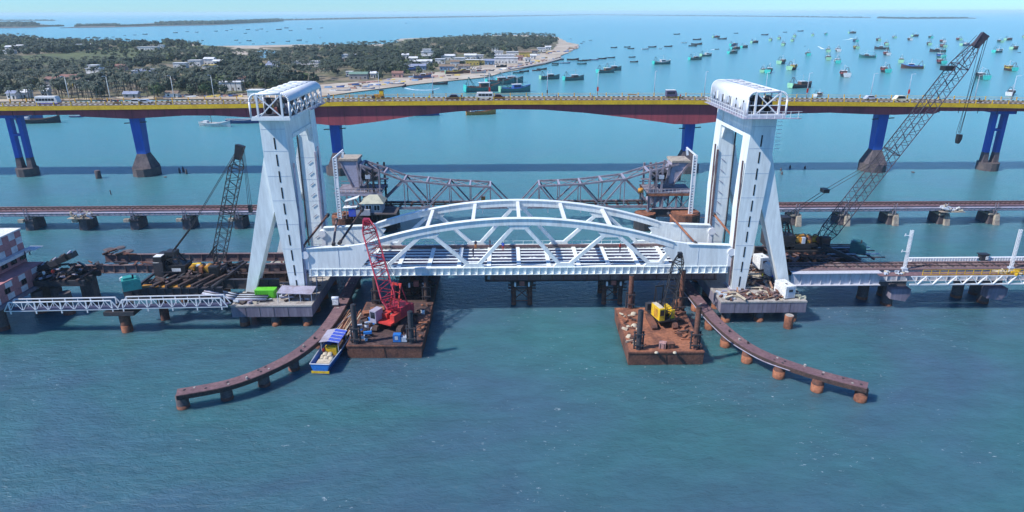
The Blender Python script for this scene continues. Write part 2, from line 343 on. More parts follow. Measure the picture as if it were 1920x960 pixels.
# temporary rusty erection beam and its trestles under the span
tb = thing('erection_beam', 'brown steel launching girder lying under the right half of the lift span', 'girder', (10, 119, 6.5))
for yy in (113.6, 123.0):
    bar(tb, 'girder_web', (-2.5, yy, 6.3), (38.5, yy, 6.3), .25, 1.7, GIRD); bar(tb, 'girder_flange', (-3.4, yy, 7.22), (38.5, yy, 7.22), .8, .1, RUSTD); bar(tb, 'girder_flange', (-3.4, yy, 5.4), (38.5, yy, 5.4), .8, .1, RUSTD)
    for i in range(20): bar(tb, 'web_stiffener', (-1.8+i*2.1, yy-.2, 5.5), (-1.8+i*2.1, yy-.2, 7.1), .12, .2, RUST)
for x in (-3.2, 8, 20, 33): bar(tb, 'cross_beam', (x, 113.5, 5.9), (x, 123.5, 5.9), .5, .7, STEELD)
def trestle(cx, lab):
    t = thing('trestle', lab, 'trestle', (cx, 117.6, 0))
    for yy in (115.2, 120.5):
        for dx in (-1.5, 1.5):
            rod(t, 'pile', (cx+dx, yy, -2), (cx+dx, yy, 3.9), .42, RUST, kind='cyl20'); rod(t, 'pile_shoe', (cx+dx, yy, -1), (cx+dx, yy, .5), .45, RUSTB)
        bar(t, 'cap_beam', (cx-2.1, yy, 4.2), (cx+2.1, yy, 4.2), .7, .6, STEELD)
        bar(t, 'brace', (cx-1.5, yy, .7), (cx+1.5, yy, .75), .12, .12, RUSTB); bar(t, 'brace', (cx-1.5, yy, 1), (cx+1.5, yy, 3.6), .12, .12, RUST); bar(t, 'brace', (cx+1.5, yy, 1), (cx-1.5, yy, 3.6), .12, .12, RUST)
    for dx in (-1.6, 0, 1.6):
        bar(t, 'bearer', (cx+dx, 114.2, 4.75), (cx+dx, 121.5, 4.75), .35, .45, BLACK)
    blk(t, 'jack', (cx-.45, 113.9, 4.2), (cx+.45, 114.6, 5.2), mat('faded_red', (.35, .12, .10)))
    for dx in (-1.4, 1.1): blk(t, 'sling_box', (cx+dx, 113.8, 4.1), (cx+dx+.3, 114.1, 4.9), WHITE2)
    for i in range(7):
        bar(t, 'walk_plank', (cx-2.5, 114.3+i*.4, 3.1+(i % 3)*.5), (cx+2.6, 114.3+i*.4, 3.0+(i % 3)*.5), .18, .07, RUSTD)
trestle(3.3, 'rusty four-pile trestle alone under mid-span in open water')
trestle(20.0, 'rusty pile trestle under the span just left of the yellow crane barge')
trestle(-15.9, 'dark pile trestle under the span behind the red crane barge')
# ================================================================ towers
def tower(side):
    sx = side
    def x(v): return XC+sx*v           # v outward from the middle of the span
    L = side < 0
    t = thing('lift_tower', 'white steel lift tower on the left with open-framed machine room' if L else 'white steel lift tower on the right, machine room clad in white panels', 'tower', (x(40), 118.5, 4.1), 'lift towers')
    legp = [(38.2, 34.9), (42.2, 34.9), (42.1, 27), (41.7, 21.6), (40.3, 4.1), (37.9, 4.1), (37.6, 19)]
    strp = [(42.15, 29), (48.6, 4.15), (46.9, 4.1), (41.2, 20.5), (40.5, 21.0), (40.5, 29)]
    for (ya, yb) in ((111.2, 114.5), (126.6, 129.9)):
        lp = legp if ya < 120 else [(38.2, 34.9), (40.3, 34.9), (40.5, 30), (41.6, 25.5), (41.3, 21.0), (40.3, 4.1), (37.9, 4.1), (37.6, 19)]
        MB().prism([(x(a), b) for a, b in lp], ya, yb).build('leg', WHITE, t)
        MB().prism([(x(a), b) for a, b in (strp if ya < 120 else [(41.5, 25.8), (48.2, 4.15), (46.5, 4.1), (41.2, 19), (40.5, 19.5), (40.5, 25)])], ya+.35, yb-.35).build('raking_strut', WHITE, t)
        blk(t, 'foot_plate', (x(37.6), ya-.25, 4.1), (x(40.6), yb+.25, 4.35), LILAC)
        for i in range(10 if ya < 120 else 0):          # the row of maintenance slots
            z1 = 31.8-i*2.78; xm = x(interp([(4, 39.15), (19, 39.75), (35, 40.2)], z1-.9))
            xn = x(interp([(4, 39.15), (19, 39.75), (35, 40.2)], z1-2.3))
            bar(t, 'slot', (xn, ya-.012, z1-1.9), (xm, ya-.012, z1), .22, .06, SLOT, up=(0, 1, 0))
        for z_ in (8.2, 12.6, 17, 21.2, 25.4, 29.6, 33.2):
            a_ = interp([(4.1, 37.95), (19, 37.65), (34.9, 38.25)], z_); b_ = interp([(4.1, 40.25), (21.6, 41.6), (27, 42.0), (34.9, 42.1)], z_) if ya < 120 else interp([(4.1, 40.25), (21, 41.2), (25.5, 41.5), (30, 40.4), (34.9, 40.2)], z_)
            bar(t, 'plate_seam', (x(a_), ya-.008, z_), (x(b_), ya-.008, z_), .03, .06, GREYGAL)
    # portal girder joining the two legs at the top
    blk(t, 'portal_beam', (x(38.35), 114.5, 31.4), (x(40.2), 126.6, 34.85), WHITE)
    blk(t, 'portal_ledge', (x(38.0), 114.5, 31.2), (x(38.5), 126.6, 31.8), WHITE)
    MB().prism([(114.5, 31.4), (115.9, 31.4), (114.5, 29.4)], x(38.4), x(38.9), 'x').build('haunch', WHITE, t)
    MB().prism([(126.6, 31.4), (125.0, 31.4), (126.6, 28.6)], x(38.4), x(38.9), 'x').build('haunch', WHITE, t)
    for yy in (112.9, 128.3):
        bar(t, 'guide_rail', (x(37.55), yy-1.4, 5), (x(37.45), yy-1.4, 27.5), .25, .3, LILAC if L else GIRD)
    bar(t, 'guide_rail', (x(40.9), 126.5, 8), (x(40.9), 126.5, 30), .22, .3, STEELD)
    bar(t, 'guide_rail', (x(38.0), 126.5, 5), (x(37.85), 126.5, 26.5), .35, .25, LILAC if L else GIRD)
    for i in range(9):
        z = 8+i*2.1; bar(t, 'step_iron', (x(38.7), 126.5, z), (x(39.5), 126.5, z-.6), .06, .12, LILAC)
    # machine room, from -front to back over both legs
    xa, xb, y0, y1, z0, z1 = 36.4, 42.6, 109.0, 129.0, 35.0, 39.0
    room = MB().box((x(xa), y0, z0-.1), (x(xb), y1, z0+.35)).build('machine_room', WHITE if L else GREYGAL, t); t = room
    blk(t, 'floor_plate', (x(xa)+sx*.3, y0+.3, z0+.35), (x(xb)-sx*.3, y1-.3, z0+.37), STEELD)
    rad = 1.15
    def arc(xc, s, a0, a1, n=7):
        return [(xc+s*rad*math.cos(a0+(a1-a0)*i/n), z1-rad+rad*math.sin(a0+(a1-a0)*i/n)) for i in range(n+1)]
    left = [(xa, z0+.3)]+arc(xa+rad, -1, 0, math.pi/2); right = [(xb, z0+.3)]+arc(xb-rad, 1, 0, math.pi/2)
    prof = left+right[::-1]
    nb = 6
    for i in range(nb+1):            # portal frames with rounded corners
        yy = y0+.15+(y1-y0-.3)*i/nb
        k = MB(); P = [(x(a), yy, b) for a, b in prof]
        for a, b in zip(P, P[1:]): k.tube(a, b, .17 if i in (0, nb) else .12, n=8)
        k.build('roof_frame', WHITE2, t)
    for yy in (y0+.15, y1-.15):
        for a in (37.6, 41.4): bar(t, 'end_post', (x(a), yy, z0+.3), (x(a), yy, z1-.05), .3, .28, WHITE2)
        bar(t, 'cross_brace', (x(37.7), yy-.03, z0+.4), (x(41.3), yy-.03, z1-.2), .17, .17, WHITE2); bar(t, 'cross_brace', (x(41.3), yy+.05, z0+.4), (x(37.7), yy+.05, z1-.2), .17, .17, WHITE2)
        if not L: bar(t, 'end_rail', (x(xa+.1), yy, 36.9), (x(xb-.1), yy, 36.9), .12, .12, WHITE2)
        bar(t, 'sill_beam', (x(xa), yy, z0+.45), (x(xb), yy, z0+.45), .25, .2, WHITE2)
    # cladding: rounded eave on the inner side of the left tower, whole inner wall on the right one
    def skin(path, name, th=.06):
        k = MB(); n = len(path); vs = []
        for (a, b) in path: vs += [(x(a), y0+.1, b), (x(a), y1-.1, b)]
        k.smooth = True; k.add(vs, [(2*i, 2*i+1, 2*i+3, 2*i+2) for i in range(n-1)]); o = k.build(name, WHITE2, t)
        sm = o.modifiers.new('s', 'SOLIDIFY'); sm.thickness = th; sm.offset = 0; return o
    inner = [(37.9, z1+.05)]+[(xa+rad-(rad+.1)*math.sin(q), z1-rad+(rad+.1)*math.cos(q)) for q in [i*math.pi/16 for i in range(9)]]
    if L:
        skin(inner, 'eave_cladding')
        skin([(xb-rad, z1+.05), (xb-rad-.9, z1+.05)], 'roof_panel')
        for yy in [y0+1.2+i*3.1 for i in range(6)]:
            blk(t, 'roof_panel', (x(38.2), yy, z1+.04), (x(41.0), yy+1.0, z1+.12), WHITE)
        for i in range(6):
            ya, yb = y0+.3+i*3.25, y0+.3+(i+1)*3.25
            bar(t, 'side_brace', (x(xa+.05), ya, z0+.4), (x(xa+.05), yb, z1-1.3), .13, .13, WHITE2); bar(t, 'side_brace', (x(xa+.05), yb, z0+.4), (x(xa+.05), ya, z1-1.3), .13, .13, WHITE2)
            bar(t, 'side_post', (x(xa+.05), yb, z0+.3), (x(xa+.05), yb, z1-1.0), .16, .16, WHITE2)
            bar(t, 'purlin', (x(37.6+.7*i), y0, z1-.08), (x(37.6+.7*i), y1, z1-.08), .12, .12, WHITE2)
    else:
        skin(inner+[(xa-.1, z0+.3)], 'wall_cladding')
        outer = [(41.2, z1+.05)]+[(xb-rad+(rad+.1)*math.sin(q), z1-rad+(rad+.1)*math.cos(q)) for q in [i*math.pi/16 for i in range(5)]]
        skin(outer, 'roof_panel'); skin([(37.8, z1+.08), (38.9, z1+.10)], 'roof_panel')
        for i, (yy, h) in enumerate([(110.6, 1.5), (111.9, .5), (114.2, 1.5), (117.0, 1.4), (118.0, 1.4), (118.8, 1.2), (121.4, 1.3), (124.4, .5), (126.2, 1.2)]):
            blk(t, 'wall_opening', (x(xa-.16), yy, 36.0), (x(xa-.12), yy+.5, 36.0+h), SLOT)
        for i in range(9):
            blk(t, 'hanging_sheet', (x(xa-.17), 110+i*2.05, 35.9+(i % 3)*.3), (x(xa-.14), 110.9+i*2.05, 37.2+(i % 2)*.4), WHITE2 if i % 2 else GREYGAL)
        for i in range(7): bar(t, 'purlin', (x(37.9+.55*i), y0+.2, z1-.05), (x(37.9+.55*i), y1-.2, z1-.05), .1, .12, WHITE2)
        for i in range(4): bar(t, 'roof_brace', (x(38.8), y0+1+i*4.7, z1), (x(41.2), y0+4+i*4.7, z1), .12, .12, GREYGAL)
    # machinery inside: sheaves, drums, lockers
    for yy in (111.5, 125.5):
        for a in (38.2, 40.2):
            k = MB(); k.tube((x(a), yy, 36.9), (x(a+.5), yy, 36.9), 1.35, n=20); k.build('sheave', STEELD, t); rod(t, 'sheave_hub', (x(a-.2), yy, 36.9), (x(a+.8), yy, 36.9), .35, GREYGAL)
    blk(t, 'winch_house', (x(38.6), 116, 35.35), (x(41.2), 120.5, 37.3), STEELD)
    blk(t, 'control_cabinet', (x(38), 113.6, 35.35), (x(38.9), 114.6, 36.9), LILAC); blk(t, 'motor', (x(39.4), 121.2, 35.35), (x(40.9), 122.6, 36.4), ORANGE)
    blk(t, 'drive_cover', (x(39.1), 113.7, 35.35), (x(40.3), 114.7, 36.3), mat('faded_red', (.35, .12, .10)))
    # walkway rail around the foot of the machine room
    if not L:
        bar(t, 'walkway', (x(xa-.55), y0-.6, 34.95), (x(xa-.55), y1+.6, 34.95), .9, .08, LILAC); bar(t, 'walkway', (x(xa-.9), y0-.55, 34.93), (x(xb+2.2), y0-.55, 34.93), .9, .08, LILAC)
        for i in range(17):
            yy = y0-.9+i*1.25; bar(t, 'rail_post', (x(xa-.95), yy, 34.95), (x(xa-.95), yy, 36.1), .07, .07, WHITE2)
        for i in range(8):
            xx = x(xa-.9+i*1.25); bar(t, 'rail_post', (xx, y0-.95, 34.95), (xx, y0-.95, 36.1), .07, .07, WHITE2)
        for z in (35.5, 36.05):
            bar(t, 'handrail', (x(xa-.95), y0-.9, z), (x(xa-.95), y1+.5, z), .05, .05, WHITE2); bar(t, 'handrail', (x(xa-.9), y0-.95, z), (x(xb+2.2), y0-.95, z), .05, .05, WHITE2)
        for i in range(9):
            q = i*.62; bar(t, 'hanging_ladder', (x(41.8), y0+.8, 34.8-q), (x(42.6), y0+.8, 34.8-q), .06, .06, GREYGAL)
    else:
        for i in range(8):
            yy = y1-9+i*1.2; bar(t, 'rail_post', (x(xa-.6), yy, 35.2), (x(xa-.6), yy, 36.3), .06, .06, WHITE2)
        bar(t, 'handrail', (x(xa-.6), y1-9, 36.3), (x(xa-.6), y1, 36.3), .05, .05, WHITE2); bar(t, 'walkway', (x(xa-.35), y1-9.3, 35.2), (x(xa-.35), y1+.3, 35.2), .7, .08, LILAC)
    return t
tower(-1); tower(1)
# ================================================================ pile caps
def pilecap(x0, x1, y0, y1, lab, piles):
    t = thing('pile_cap', lab, 'pile cap', ((x0+x1)/2, (y0+y1)/2, 0), 'tower pile caps')
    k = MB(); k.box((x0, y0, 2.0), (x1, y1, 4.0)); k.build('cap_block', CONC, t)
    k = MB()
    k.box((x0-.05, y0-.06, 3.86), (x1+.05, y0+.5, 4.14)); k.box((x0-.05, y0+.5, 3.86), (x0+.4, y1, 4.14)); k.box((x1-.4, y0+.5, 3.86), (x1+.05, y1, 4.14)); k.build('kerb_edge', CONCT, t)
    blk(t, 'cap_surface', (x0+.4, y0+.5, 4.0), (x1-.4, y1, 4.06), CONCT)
    for (a, b) in piles:
        rod(t, 'pile', (a, b, -3), (a, b, 1.98), .78, CONCD, kind='cyl20'); rod(t, 'pile_collar', (a, b, -1), (a, b, .75), .83, RUSTB, kind='cyl20')
    n = int((x1-x0)/2.4)
    for i in range(1, n): bar(t, 'formwork_joint', (x0+i*2.4, y0-.012, 2.05), (x0+i*2.4, y0-.012, 3.85), .05, .05, CONCD)
    return t
pilecap(-46.5, -32.8, 106.2, 134, 'grey concrete pile cap under the left white tower', [(x, y) for x in (-45.0, -39.6, -34.2) for y in (107.4, 113, 119, 126)])
pilecap(37.3, 52.1, 106.2, 134, 'grey concrete pile cap under the right white tower, cluttered with materials', [(x, y) for x in (38.8, 44.6, 50.4) for y in (107.4, 113, 119, 126)])
t = thing('test_pile', 'single rusty pile with pale top standing before the right pile cap', 'pile', (48.6, 104.4, 0))
rod(t, 'pile', (48.6, 104.4, -3), (48.6, 104.4, 2.3), .75, RUSTB, kind='cyl20'); rod(t, 'pile_top', (48.6, 104.4, 2.3), (48.6, 104.4, 2.36), .68, CONCT, kind='cyl20')
# ================================================================ fender walkways
def fender(path, piles, lab, cable):
    t = thing('fender_walkway', lab, 'walkway', (path[0][0], path[0][1], 0), 'curved fender walkways')
    P = smoothpts([(a, b, 0) for a, b in path], 5); n = len(P)
    def offs(i, d):
        a, b = P[max(i-1, 0)], P[min(i+1, n-1)]; tt = (b-a).normalized(); return P[i]+Vector((-tt.y, tt.x, 0))*d
    hw = .95
    def strip(lo, hi, z0, z1, name, m_):
        k = MB(); vs = []
        for i in range(n):
            a, b = offs(i, lo), offs(i, hi); vs += [(a.x, a.y, z0), (b.x, b.y, z0), (b.x, b.y, z1), (a.x, a.y, z1)]
        fs = [(0, 1, 2, 3), (4*n-1, 4*n-2, 4*n-3, 4*n-4)]
        for i in range(n-1):
            for j in range(4): fs.append((4*i+j, 4*i+(j+1) % 4, 4*i+4+(j+1) % 4, 4*i+4+j))
        k.add(vs, fs); return k.build(name, m_, t)
    strip(-hw, hw, 1.9, 2.5, 'deck_beam', RUSTDECK)
    strip(-hw-.08, -hw+.02, 1.8, 2.44, 'fender_plate', RUSTD); strip(hw-.02, hw+.08, 1.8, 2.44, 'fender_plate', RUSTD)
    r = random.Random(3)
    for k_ in range(26):
        i = r.randrange(1, n-1); p = offs(i, r.uniform(-.7, .7)); blk(t, 'bollard' if k_ % 5 == 0 else 'deck_fitting', (p.x-.12, p.y-.12, 2.5), (p.x+.12, p.y+.2, 2.5+(.35 if k_ % 5 == 0 else .08)), STEELD if k_ % 2 else CONCT)
    for a, b in piles:
        rod(t, 'pile', (a, b, -3), (a, b, 1.9), .82, RUST if cable else CONCD, kind='cyl20')
        if cable:
            k = MB(); k.tube((a, b, -1), (a, b, 1.15), .86, n=20); k.build('pile_shell', RUSTB, t)
        else: rod(t, 'pile_shell', (a, b, -1), (a, b, .5), .85, RUST, kind='cyl20')
    if cable:
        k = MB(); k.poly([offs(i, hw+.2)+Vector((0, 0, 2.0+.05*math.sin(i))) for i in range(8, n-5)], .07, n=6); k.build('service_pipe', LILAC, t)
fender([(-44.6, 81.0), (-38.6, 83.4), (-34.4, 87.4), (-31.3, 92.6), (-29.4, 99.8), (-28.8, 108.5), (-29.0, 118), (-29, 127)], [(-44.2, 81.3), (-39.0, 83.4), (-35, 87.0), (-32.0, 91.6), (-30, 99), (-29, 107.5), (-29, 116), (-29, 124)], 'curved rusty fender walkway sweeping left from the left tower', False)
fender([(50.0, 81.0), (45.2, 84.2), (40.3, 88.8), (37.4, 93.6), (35.6, 101), (34.9, 109), (34.5, 118), (34.4, 127)], [(49.5, 81.3), (44.6, 84.0), (40.6, 87.9), (37.5, 92.6), (35.8, 97.9), (35.1, 104.4), (34.8, 112), (34.6, 120)], 'curved rusty fender walkway with grey pipe sweeping right from the right tower', True)
# ================================================================ people (one continuous skinned body mesh)
_pm = {}
def person_mesh(shirt, pants):
    k = (shirt.name, pants.name)
    if k in _pm: return _pm[k]
    V = [(0,0,.95),(0,0,1.2),(0,0,1.42),(0,0,1.53),(0,.01,1.70),(.19,0,1.40),(.27,.03,1.12),(.24,.14,.90),(-.19,0,1.40),(-.27,.0,1.12),(-.25,.12,.88),
         (.10,0,.90),(.12,.03,.50),(.12,0,.08),(.12,.14,.04),(-.10,0,.90),(-.13,-.03,.50),(-.13,-.05,.08),(-.13,.09,.04)]
    Ed = [(0,1),(1,2),(2,3),(3,4),(2,5),(5,6),(6,7),(2,8),(8,9),(9,10),(0,11),(11,12),(12,13),(13,14),(0,15),(15,16),(16,17),(17,18)]
    Rr = [.15,.14,.13,.055,.105,.065,.045,.035,.065,.045,.035,.09,.065,.045,.04,.09,.065,.045,.04]
    me = bpy.data.meshes.new('body'); me.from_pydata(V, Ed, []); o = bpy.data.objects.new('tmp', me); col.objects.link(o)
    sk = o.modifiers.new('s', 'SKIN')
    for v, r in zip(me.skin_vertices[0].data, Rr): v.radius = (r, r)
    me.skin_vertices[0].data[0].use_root = True
    ss = o.modifiers.new('u', 'SUBSURF'); ss.levels = 1
    bpy.context.view_layer.update()
    nm = bpy.data.meshes.new_from_object(o.evaluated_get(bpy.context.evaluated_depsgraph_get())); bpy.data.objects.remove(o)
    nm.materials.clear()
    for m_ in (SKIN, shirt, pants, BLACK): nm.materials.append(m_)
    for p in nm.polygons:
        z = p.center.z; p.material_index = 3 if z > 1.76 else 0 if z > 1.5 else (0 if abs(p.center.x) > .2 and z < 1.12 else 1) if z > .95 else 2 if z > .12 else 3
        if abs(p.center.x) > .19 and .8 < z < 1.1: p.material_index = 0
    nm.name = 'person_body'; _pm[k] = nm; return nm
def person(loc, rz, shirt, pants, label, s=1.0):
    o = bpy.data.objects.new('person', person_mesh(shirt, pants)); col.objects.link(o); o.location = loc; o.rotation_euler = (0, 0, rz); o.scale = (s, s, s)
    return tag(o, label, 'person')
SHW = mat('white_cloth', (.7, .7, .68), rough=.9); SHB = mat('blue_cloth', (.03, .10, .5), rough=.9); SHR = mat('red_cloth', (.5, .04, .03), rough=.9); SHY = mat('yellow_vest', (.75, .65, .05), rough=.9); SHO = mat('orange_vest', (.8, .25, .03), rough=.9)
# ================================================================ barges
def barge(corners, zt, lab, side_m, deck_m, name='work_barge'):
    c = Vector((sum(p[0] for p in corners)/4, sum(p[1] for p in corners)/4, 0))
    t = thing(name, lab, 'barge', c)
    lo = [(p[0]*1+(c.x-p[0])*.02, p[1]+(c.y-p[1])*.02, -1.2) for p in corners]; hi = [(p[0], p[1], zt) for p in corners]
    MB().hexa(lo, hi).build('hull', side_m, t)
    i_ = [(p[0]+(c.x-p[0])*.035, p[1]+(c.y-p[1])*.02, 0) for p in corners]
    MB().hexa([(a, b, zt+.004) for a, b, _ in i_], [(a, b, zt+.03) for a, b, _ in i_]).build('deck_plate', deck_m, t)
    n = 4
    for j in range(4):
        a, b = Vector(hi[j]), Vector(hi[(j+1) % 4]); bar(t, 'rubbing_strake', a+Vector((0, 0, -.12)), b+Vector((0, 0, -.12)), .14, .2, side_m)
        m_ = int((b-a).length/5.5)
        for i in range(1, m_):
            p = a.lerp(b, i/m_); o = (p-c); o.z = 0; o.normalize(); bar(t, 'hull_seam', p+o*.0+Vector((0, 0, -2.0)), p+Vector((0, 0, -.25)), .06, .06, RUSTD)
    return t
def spud(x, y, zt, m_, lab, z0=2.2):
    t = thing('spud_pile', lab, 'pile', (x, y, z0), 'barge spud piles')
    rod(t, 'spud', (x, y, -3), (x, y, zt), .42, m_, kind='cyl20'); rod(t, 'spud_top', (x, y, zt), (x, y, zt+.05), .34, BLACK, kind='cyl20')
    for a in (-.75, .75):
        rod(t, 'guide_leg', (x+a*.9, y+.15, z0), (x+a*.9, y+.15, z0+3.0), .13, STEELD)
        bar(t, 'guide_arm', (x-.8, y+a*.6, z0+2.7), (x+.8, y+a*.6, z0+2.7), .16, .18, STEELD); bar(t, 'guide_arm', (x-.8, y+a*.6, z0+.9), (x+.8, y+a*.6, z0+.9), .16, .18, STEELD)
b1 = barge([(-24.6, 94.9), (-12.9, 94.7), (-12.7, 111.5), (-24.6, 111.8)], 2.2, 'rusty flat deck barge carrying the red crane, left of mid-span', RUST, DARKDECK)
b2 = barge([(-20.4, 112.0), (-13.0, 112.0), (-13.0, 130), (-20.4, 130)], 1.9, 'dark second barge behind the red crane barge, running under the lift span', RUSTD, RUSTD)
b3 = barge([(18.9, 91.8), (30.5, 91.8), (31.4, 108.6), (19.4, 108.4)], 2.2, 'bright rust-orange deck barge carrying the yellow crane', RUST, RUSTB)
for px, py, pt_, lab in [(668, 644, 571, 'dark spud pile at the front left corner of the red crane barge'), (772, 643, 584, 'dark spud pile at the front right of the red crane barge'), (706, 570, 520, 'dark spud pile beside the red boom at the back left of its barge'), (800, 563, 505, 'dark leaning-looking spud pile at the back right of the red crane barge')]:
    p = wz(px, py, 2.2); spud(p.x, p.y, wy(px, pt_, p.y).z, STEELD if py > 600 else RUSTD, lab)
for px, py, pt_, lab, m_ in [(1197, 655, 582, 'steel spud pile at the front left corner of the yellow crane barge', STEELD), (1303, 655, 575, 'brown spud pile at the front right corner of the yellow crane barge', RUST), (1181, 578, 517, 'brown spud pile at the back left corner of the yellow crane barge', RUST), (1275, 583, 507, 'tall red-brown spud pile behind the yellow crane beside its dark boom', RUST)]:
    p = wz(px, py, 2.2); spud(p.x, p.y, wy(px, pt_, p.y).z, m_, lab)
def crawler(t, c, yaw, zb, L_=5.2, W=3.6, tm=BLACK):
    Rz = Matrix.Translation(c) @ Matrix.Rotation(yaw, 4, 'Z')
    for s in (-1, 1):
        k = MB(); pr = [(-L_/2, .45), (-L_/2+.35, 0), (L_/2-.35, 0), (L_/2, .45), (L_/2-.35, .95), (-L_/2+.35, .95)]
        pts = []
        k.prism(pr, s*W/2-.4, s*W/2+.4); k.v = [tuple(Rz @ Vector(v)) for v in k.v]; k.build('crawler_track', tm, t)
        for i in range(5):
            a = Rz @ Vector((-L_/2+.8+i*(L_-1.6)/4, s*W/2-.44, .45)); b = Rz @ Vector((-L_/2+.8+i*(L_-1.6)/4, s*W/2+.44, .45)); rod(t, 'road_wheel', a, b, .3, RUST)
    return Rz
def obox(t, name, Mx, a, b, m_, label=None):
    k = MB().box(a, b); k.v = [tuple(Mx @ Vector(v)) for v in k.v]; return k.build(name, m_, t, label)
# ---- red crane
cb = wz(735, 612, 2.2); t = thing('crawler_crane', 'red lattice boom crawler crane standing on the left barge', 'crane', cb)
Mx = crawler(t, cb, R(80), 0, 5.6, 4.0, RUSTD)
obox(t, 'turntable', Mx, (-1.2, -1.2, .9), (1.2, 1.2, 1.3), BLACK)
Mu = Matrix.Translation(cb) @ Matrix.Rotation(R(62), 4, 'Z')     # machine deck; +x points away from camera
obox(t, 'machine_deck', Mu, (-2.2, -1.5, 1.3), (3.4, 1.5, 1.6), REDO)
obox(t, 'engine_house', Mu, (.6, -1.55, 1.6), (3.3, 1.55, 3.3), REDC); obox(t, 'counterweight', Mu, (3.3, -1.6, 1.2), (4.2, 1.6, 2.9), REDC)
obox(t, 'side_cover', Mu, (-1.3, -1.55, 1.6), (.55, -.7, 2.7), REDO); obox(t, 'engine_hood', Mu, (-.9, .2, 1.6), (.5, 1.3, 2.5), REDO)
cabm = obox(t, 'cab', Mu, (-2.5, 1.2, 1.3), (-.6, 2.4, 3.4), LILAC); obox(t, 'cab_window', Mu, (-2.53, 1.35, 2.1), (-2.5, 2.25, 3.2), GLASS); obox(t, 'cab_window', Mu, (-2.3, 2.4, 2.1), (-.9, 2.43, 3.2), GLASS)
foot = wy(733, 578, cb.y-.6); tip = wy(687, 414, 108.6)
lattice(t, foot, tip, 1.0, 2.2, 1.0, 15, REDC, side=(1, .2, 0), cr=.10, lr=.055)
k = MB(); k.prism([(tip.x-.6, tip.z-.7), (tip.x+.6, tip.z-.7), (tip.x+.5, tip.z+.3), (tip.x-.5, tip.z+.4)], tip.y-.6, tip.y+.6); k.build('boom_head', REDC, t)
g = Mu @ Vector((2.2, 0, 6.9))
for s in (-1, 1):
    bar(t, 'gantry_leg', Mu @ Vector((.5, s*.9, 1.6)), Mu @ Vector((2.0, s*.7, 6.8)), .2, .2, REDO); bar(t, 'gantry_leg', Mu @ Vector((3.0, s*1.2, 3.2)), Mu @ Vector((2.1, s*.7, 6.8)), .14, .14, REDC)
bar(t, 'gantry_head', Mu @ Vector((2.05, -.9, 6.8)), Mu @ Vector((2.05, .9, 6.8)), .3, .4, REDO); bar(t, 'gantry_rung', Mu @ Vector((1.2, -.8, 4.4)), Mu @ Vector((1.2, .8, 4.4)), .14, .14, REDO)
for z in (4.2, 5.5): bar(t, 'gantry_rung', Mu @ Vector((2.7-.17*z, -.8, z)), Mu @ Vector((2.7-.17*z, .8, z)), .1, .1, REDO)
for s in (-.5, .5): rod(t, 'pendant_rope', Mu @ Vector((2.05, s, 6.9)), tip+Vector((s*.8, 0, .3)), .035, BLACK, kind='cyl'); rod(t, 'hoist_rope', Mu @ Vector((.8, s*.5, 2.6)), tip+Vector((s*.4, 0, .1)), .025, BLACK)
rod(t, 'winch_drum', Mu @ Vector((.2, -.8, 2.0)), Mu @ Vector((.2, .6, 2.0)), .45, BLACK)
# ---- yellow crane
cb = wz(1240, 607, 2.2); t = thing('crawler_crane', 'yellow crawler crane with short dark lattice boom on the right barge', 'crane', cb)
Mx = crawler(t, cb, R(92), 0, 5.0, 3.4, RUST)
Mu = Matrix.Translation(cb) @ Matrix.Rotation(R(105), 4, 'Z')
obox(t, 'turntable', Mx, (-1.2, -1.1, .9), (1.2, 1.1, 1.25), BLACK); obox(t, 'machine_deck', Mu, (-2.0, -1.4, 1.25), (2.6, 1.4, 1.5), BLACK)
obox(t, 'cab', Mu, (-1.9, .55, 1.5), (1.0, 1.5, 3.6), YEL); obox(t, 'side_door', Mu, (-1.2, 1.5, 1.7), (.0, 1.53, 3.2), OCHRE); obox(t, 'cab_window', Mu, (-1.93, .7, 2.4), (-1.9, 1.4, 3.4), GLASS); obox(t, 'cab_roof', Mu, (-1.6, .6, 3.6), (.9, 1.45, 3.66), SACK)
obox(t, 'engine_cover', Mu, (-1.5, -1.45, 1.5), (1.2, -.75, 3.0), YEL); obox(t, 'counterweight', Mu, (2.6, -1.3, 1.2), (3.4, 1.4, 2.6), STEELD)
rod(t, 'winch_drum', Mu @ Vector((.8, -.7, 2.1)), Mu @ Vector((.8, .5, 2.1)), .5, RUST); rod(t, 'winch_drum', Mu @ Vector((-.5, -.7, 2.0)), Mu @ Vector((-.5, .5, 2.0)), .42, BLACK)
foot = wy(1245, 600, cb.y-1.2); tip = wy(1275, 478, 107.2)
lattice(t, foot, tip, 1.3, 1.6, .7, 11, BLACK, side=(1, 0, 0), cr=.08, lr=.05)
blk(t, 'boom_head', tip+Vector((-.35, -.4, -.5)), tip+Vector((.35, .4, .45)), BLACK)
for s in (-.7, .7):
    bar(t, 'gantry_leg', Mu @ Vector((1.8, s, 1.5)), Mu @ Vector((1.5, s, 6.2)), .15, .15, BLACK); bar(t, 'gantry_leg', Mu @ Vector((-.2, s, 1.5)), Mu @ Vector((1.5, s, 6.2)), .1, .1, BLACK)
bar(t, 'gantry_head', Mu @ Vector((1.5, -.8, 6.2)), Mu @ Vector((1.5, .8, 6.2)), .25, .25, BLACK)
for s in (-.4, .4): rod(t, 'pendant_rope', Mu @ Vector((1.5, s, 6.3)), tip+Vector((s*.6, 0, .2)), .03, BLACK)
rod(t, 'hoist_rope', tip+Vector((0, -.4, .2)), (tip.x+.02, tip.y-.4, 6.0), .03, BLACK); blk(t, 'hook_block', (tip.x-.2, tip.y-.6, 5.3), (tip.x+.2, tip.y-.2, 6.0), BLACK)
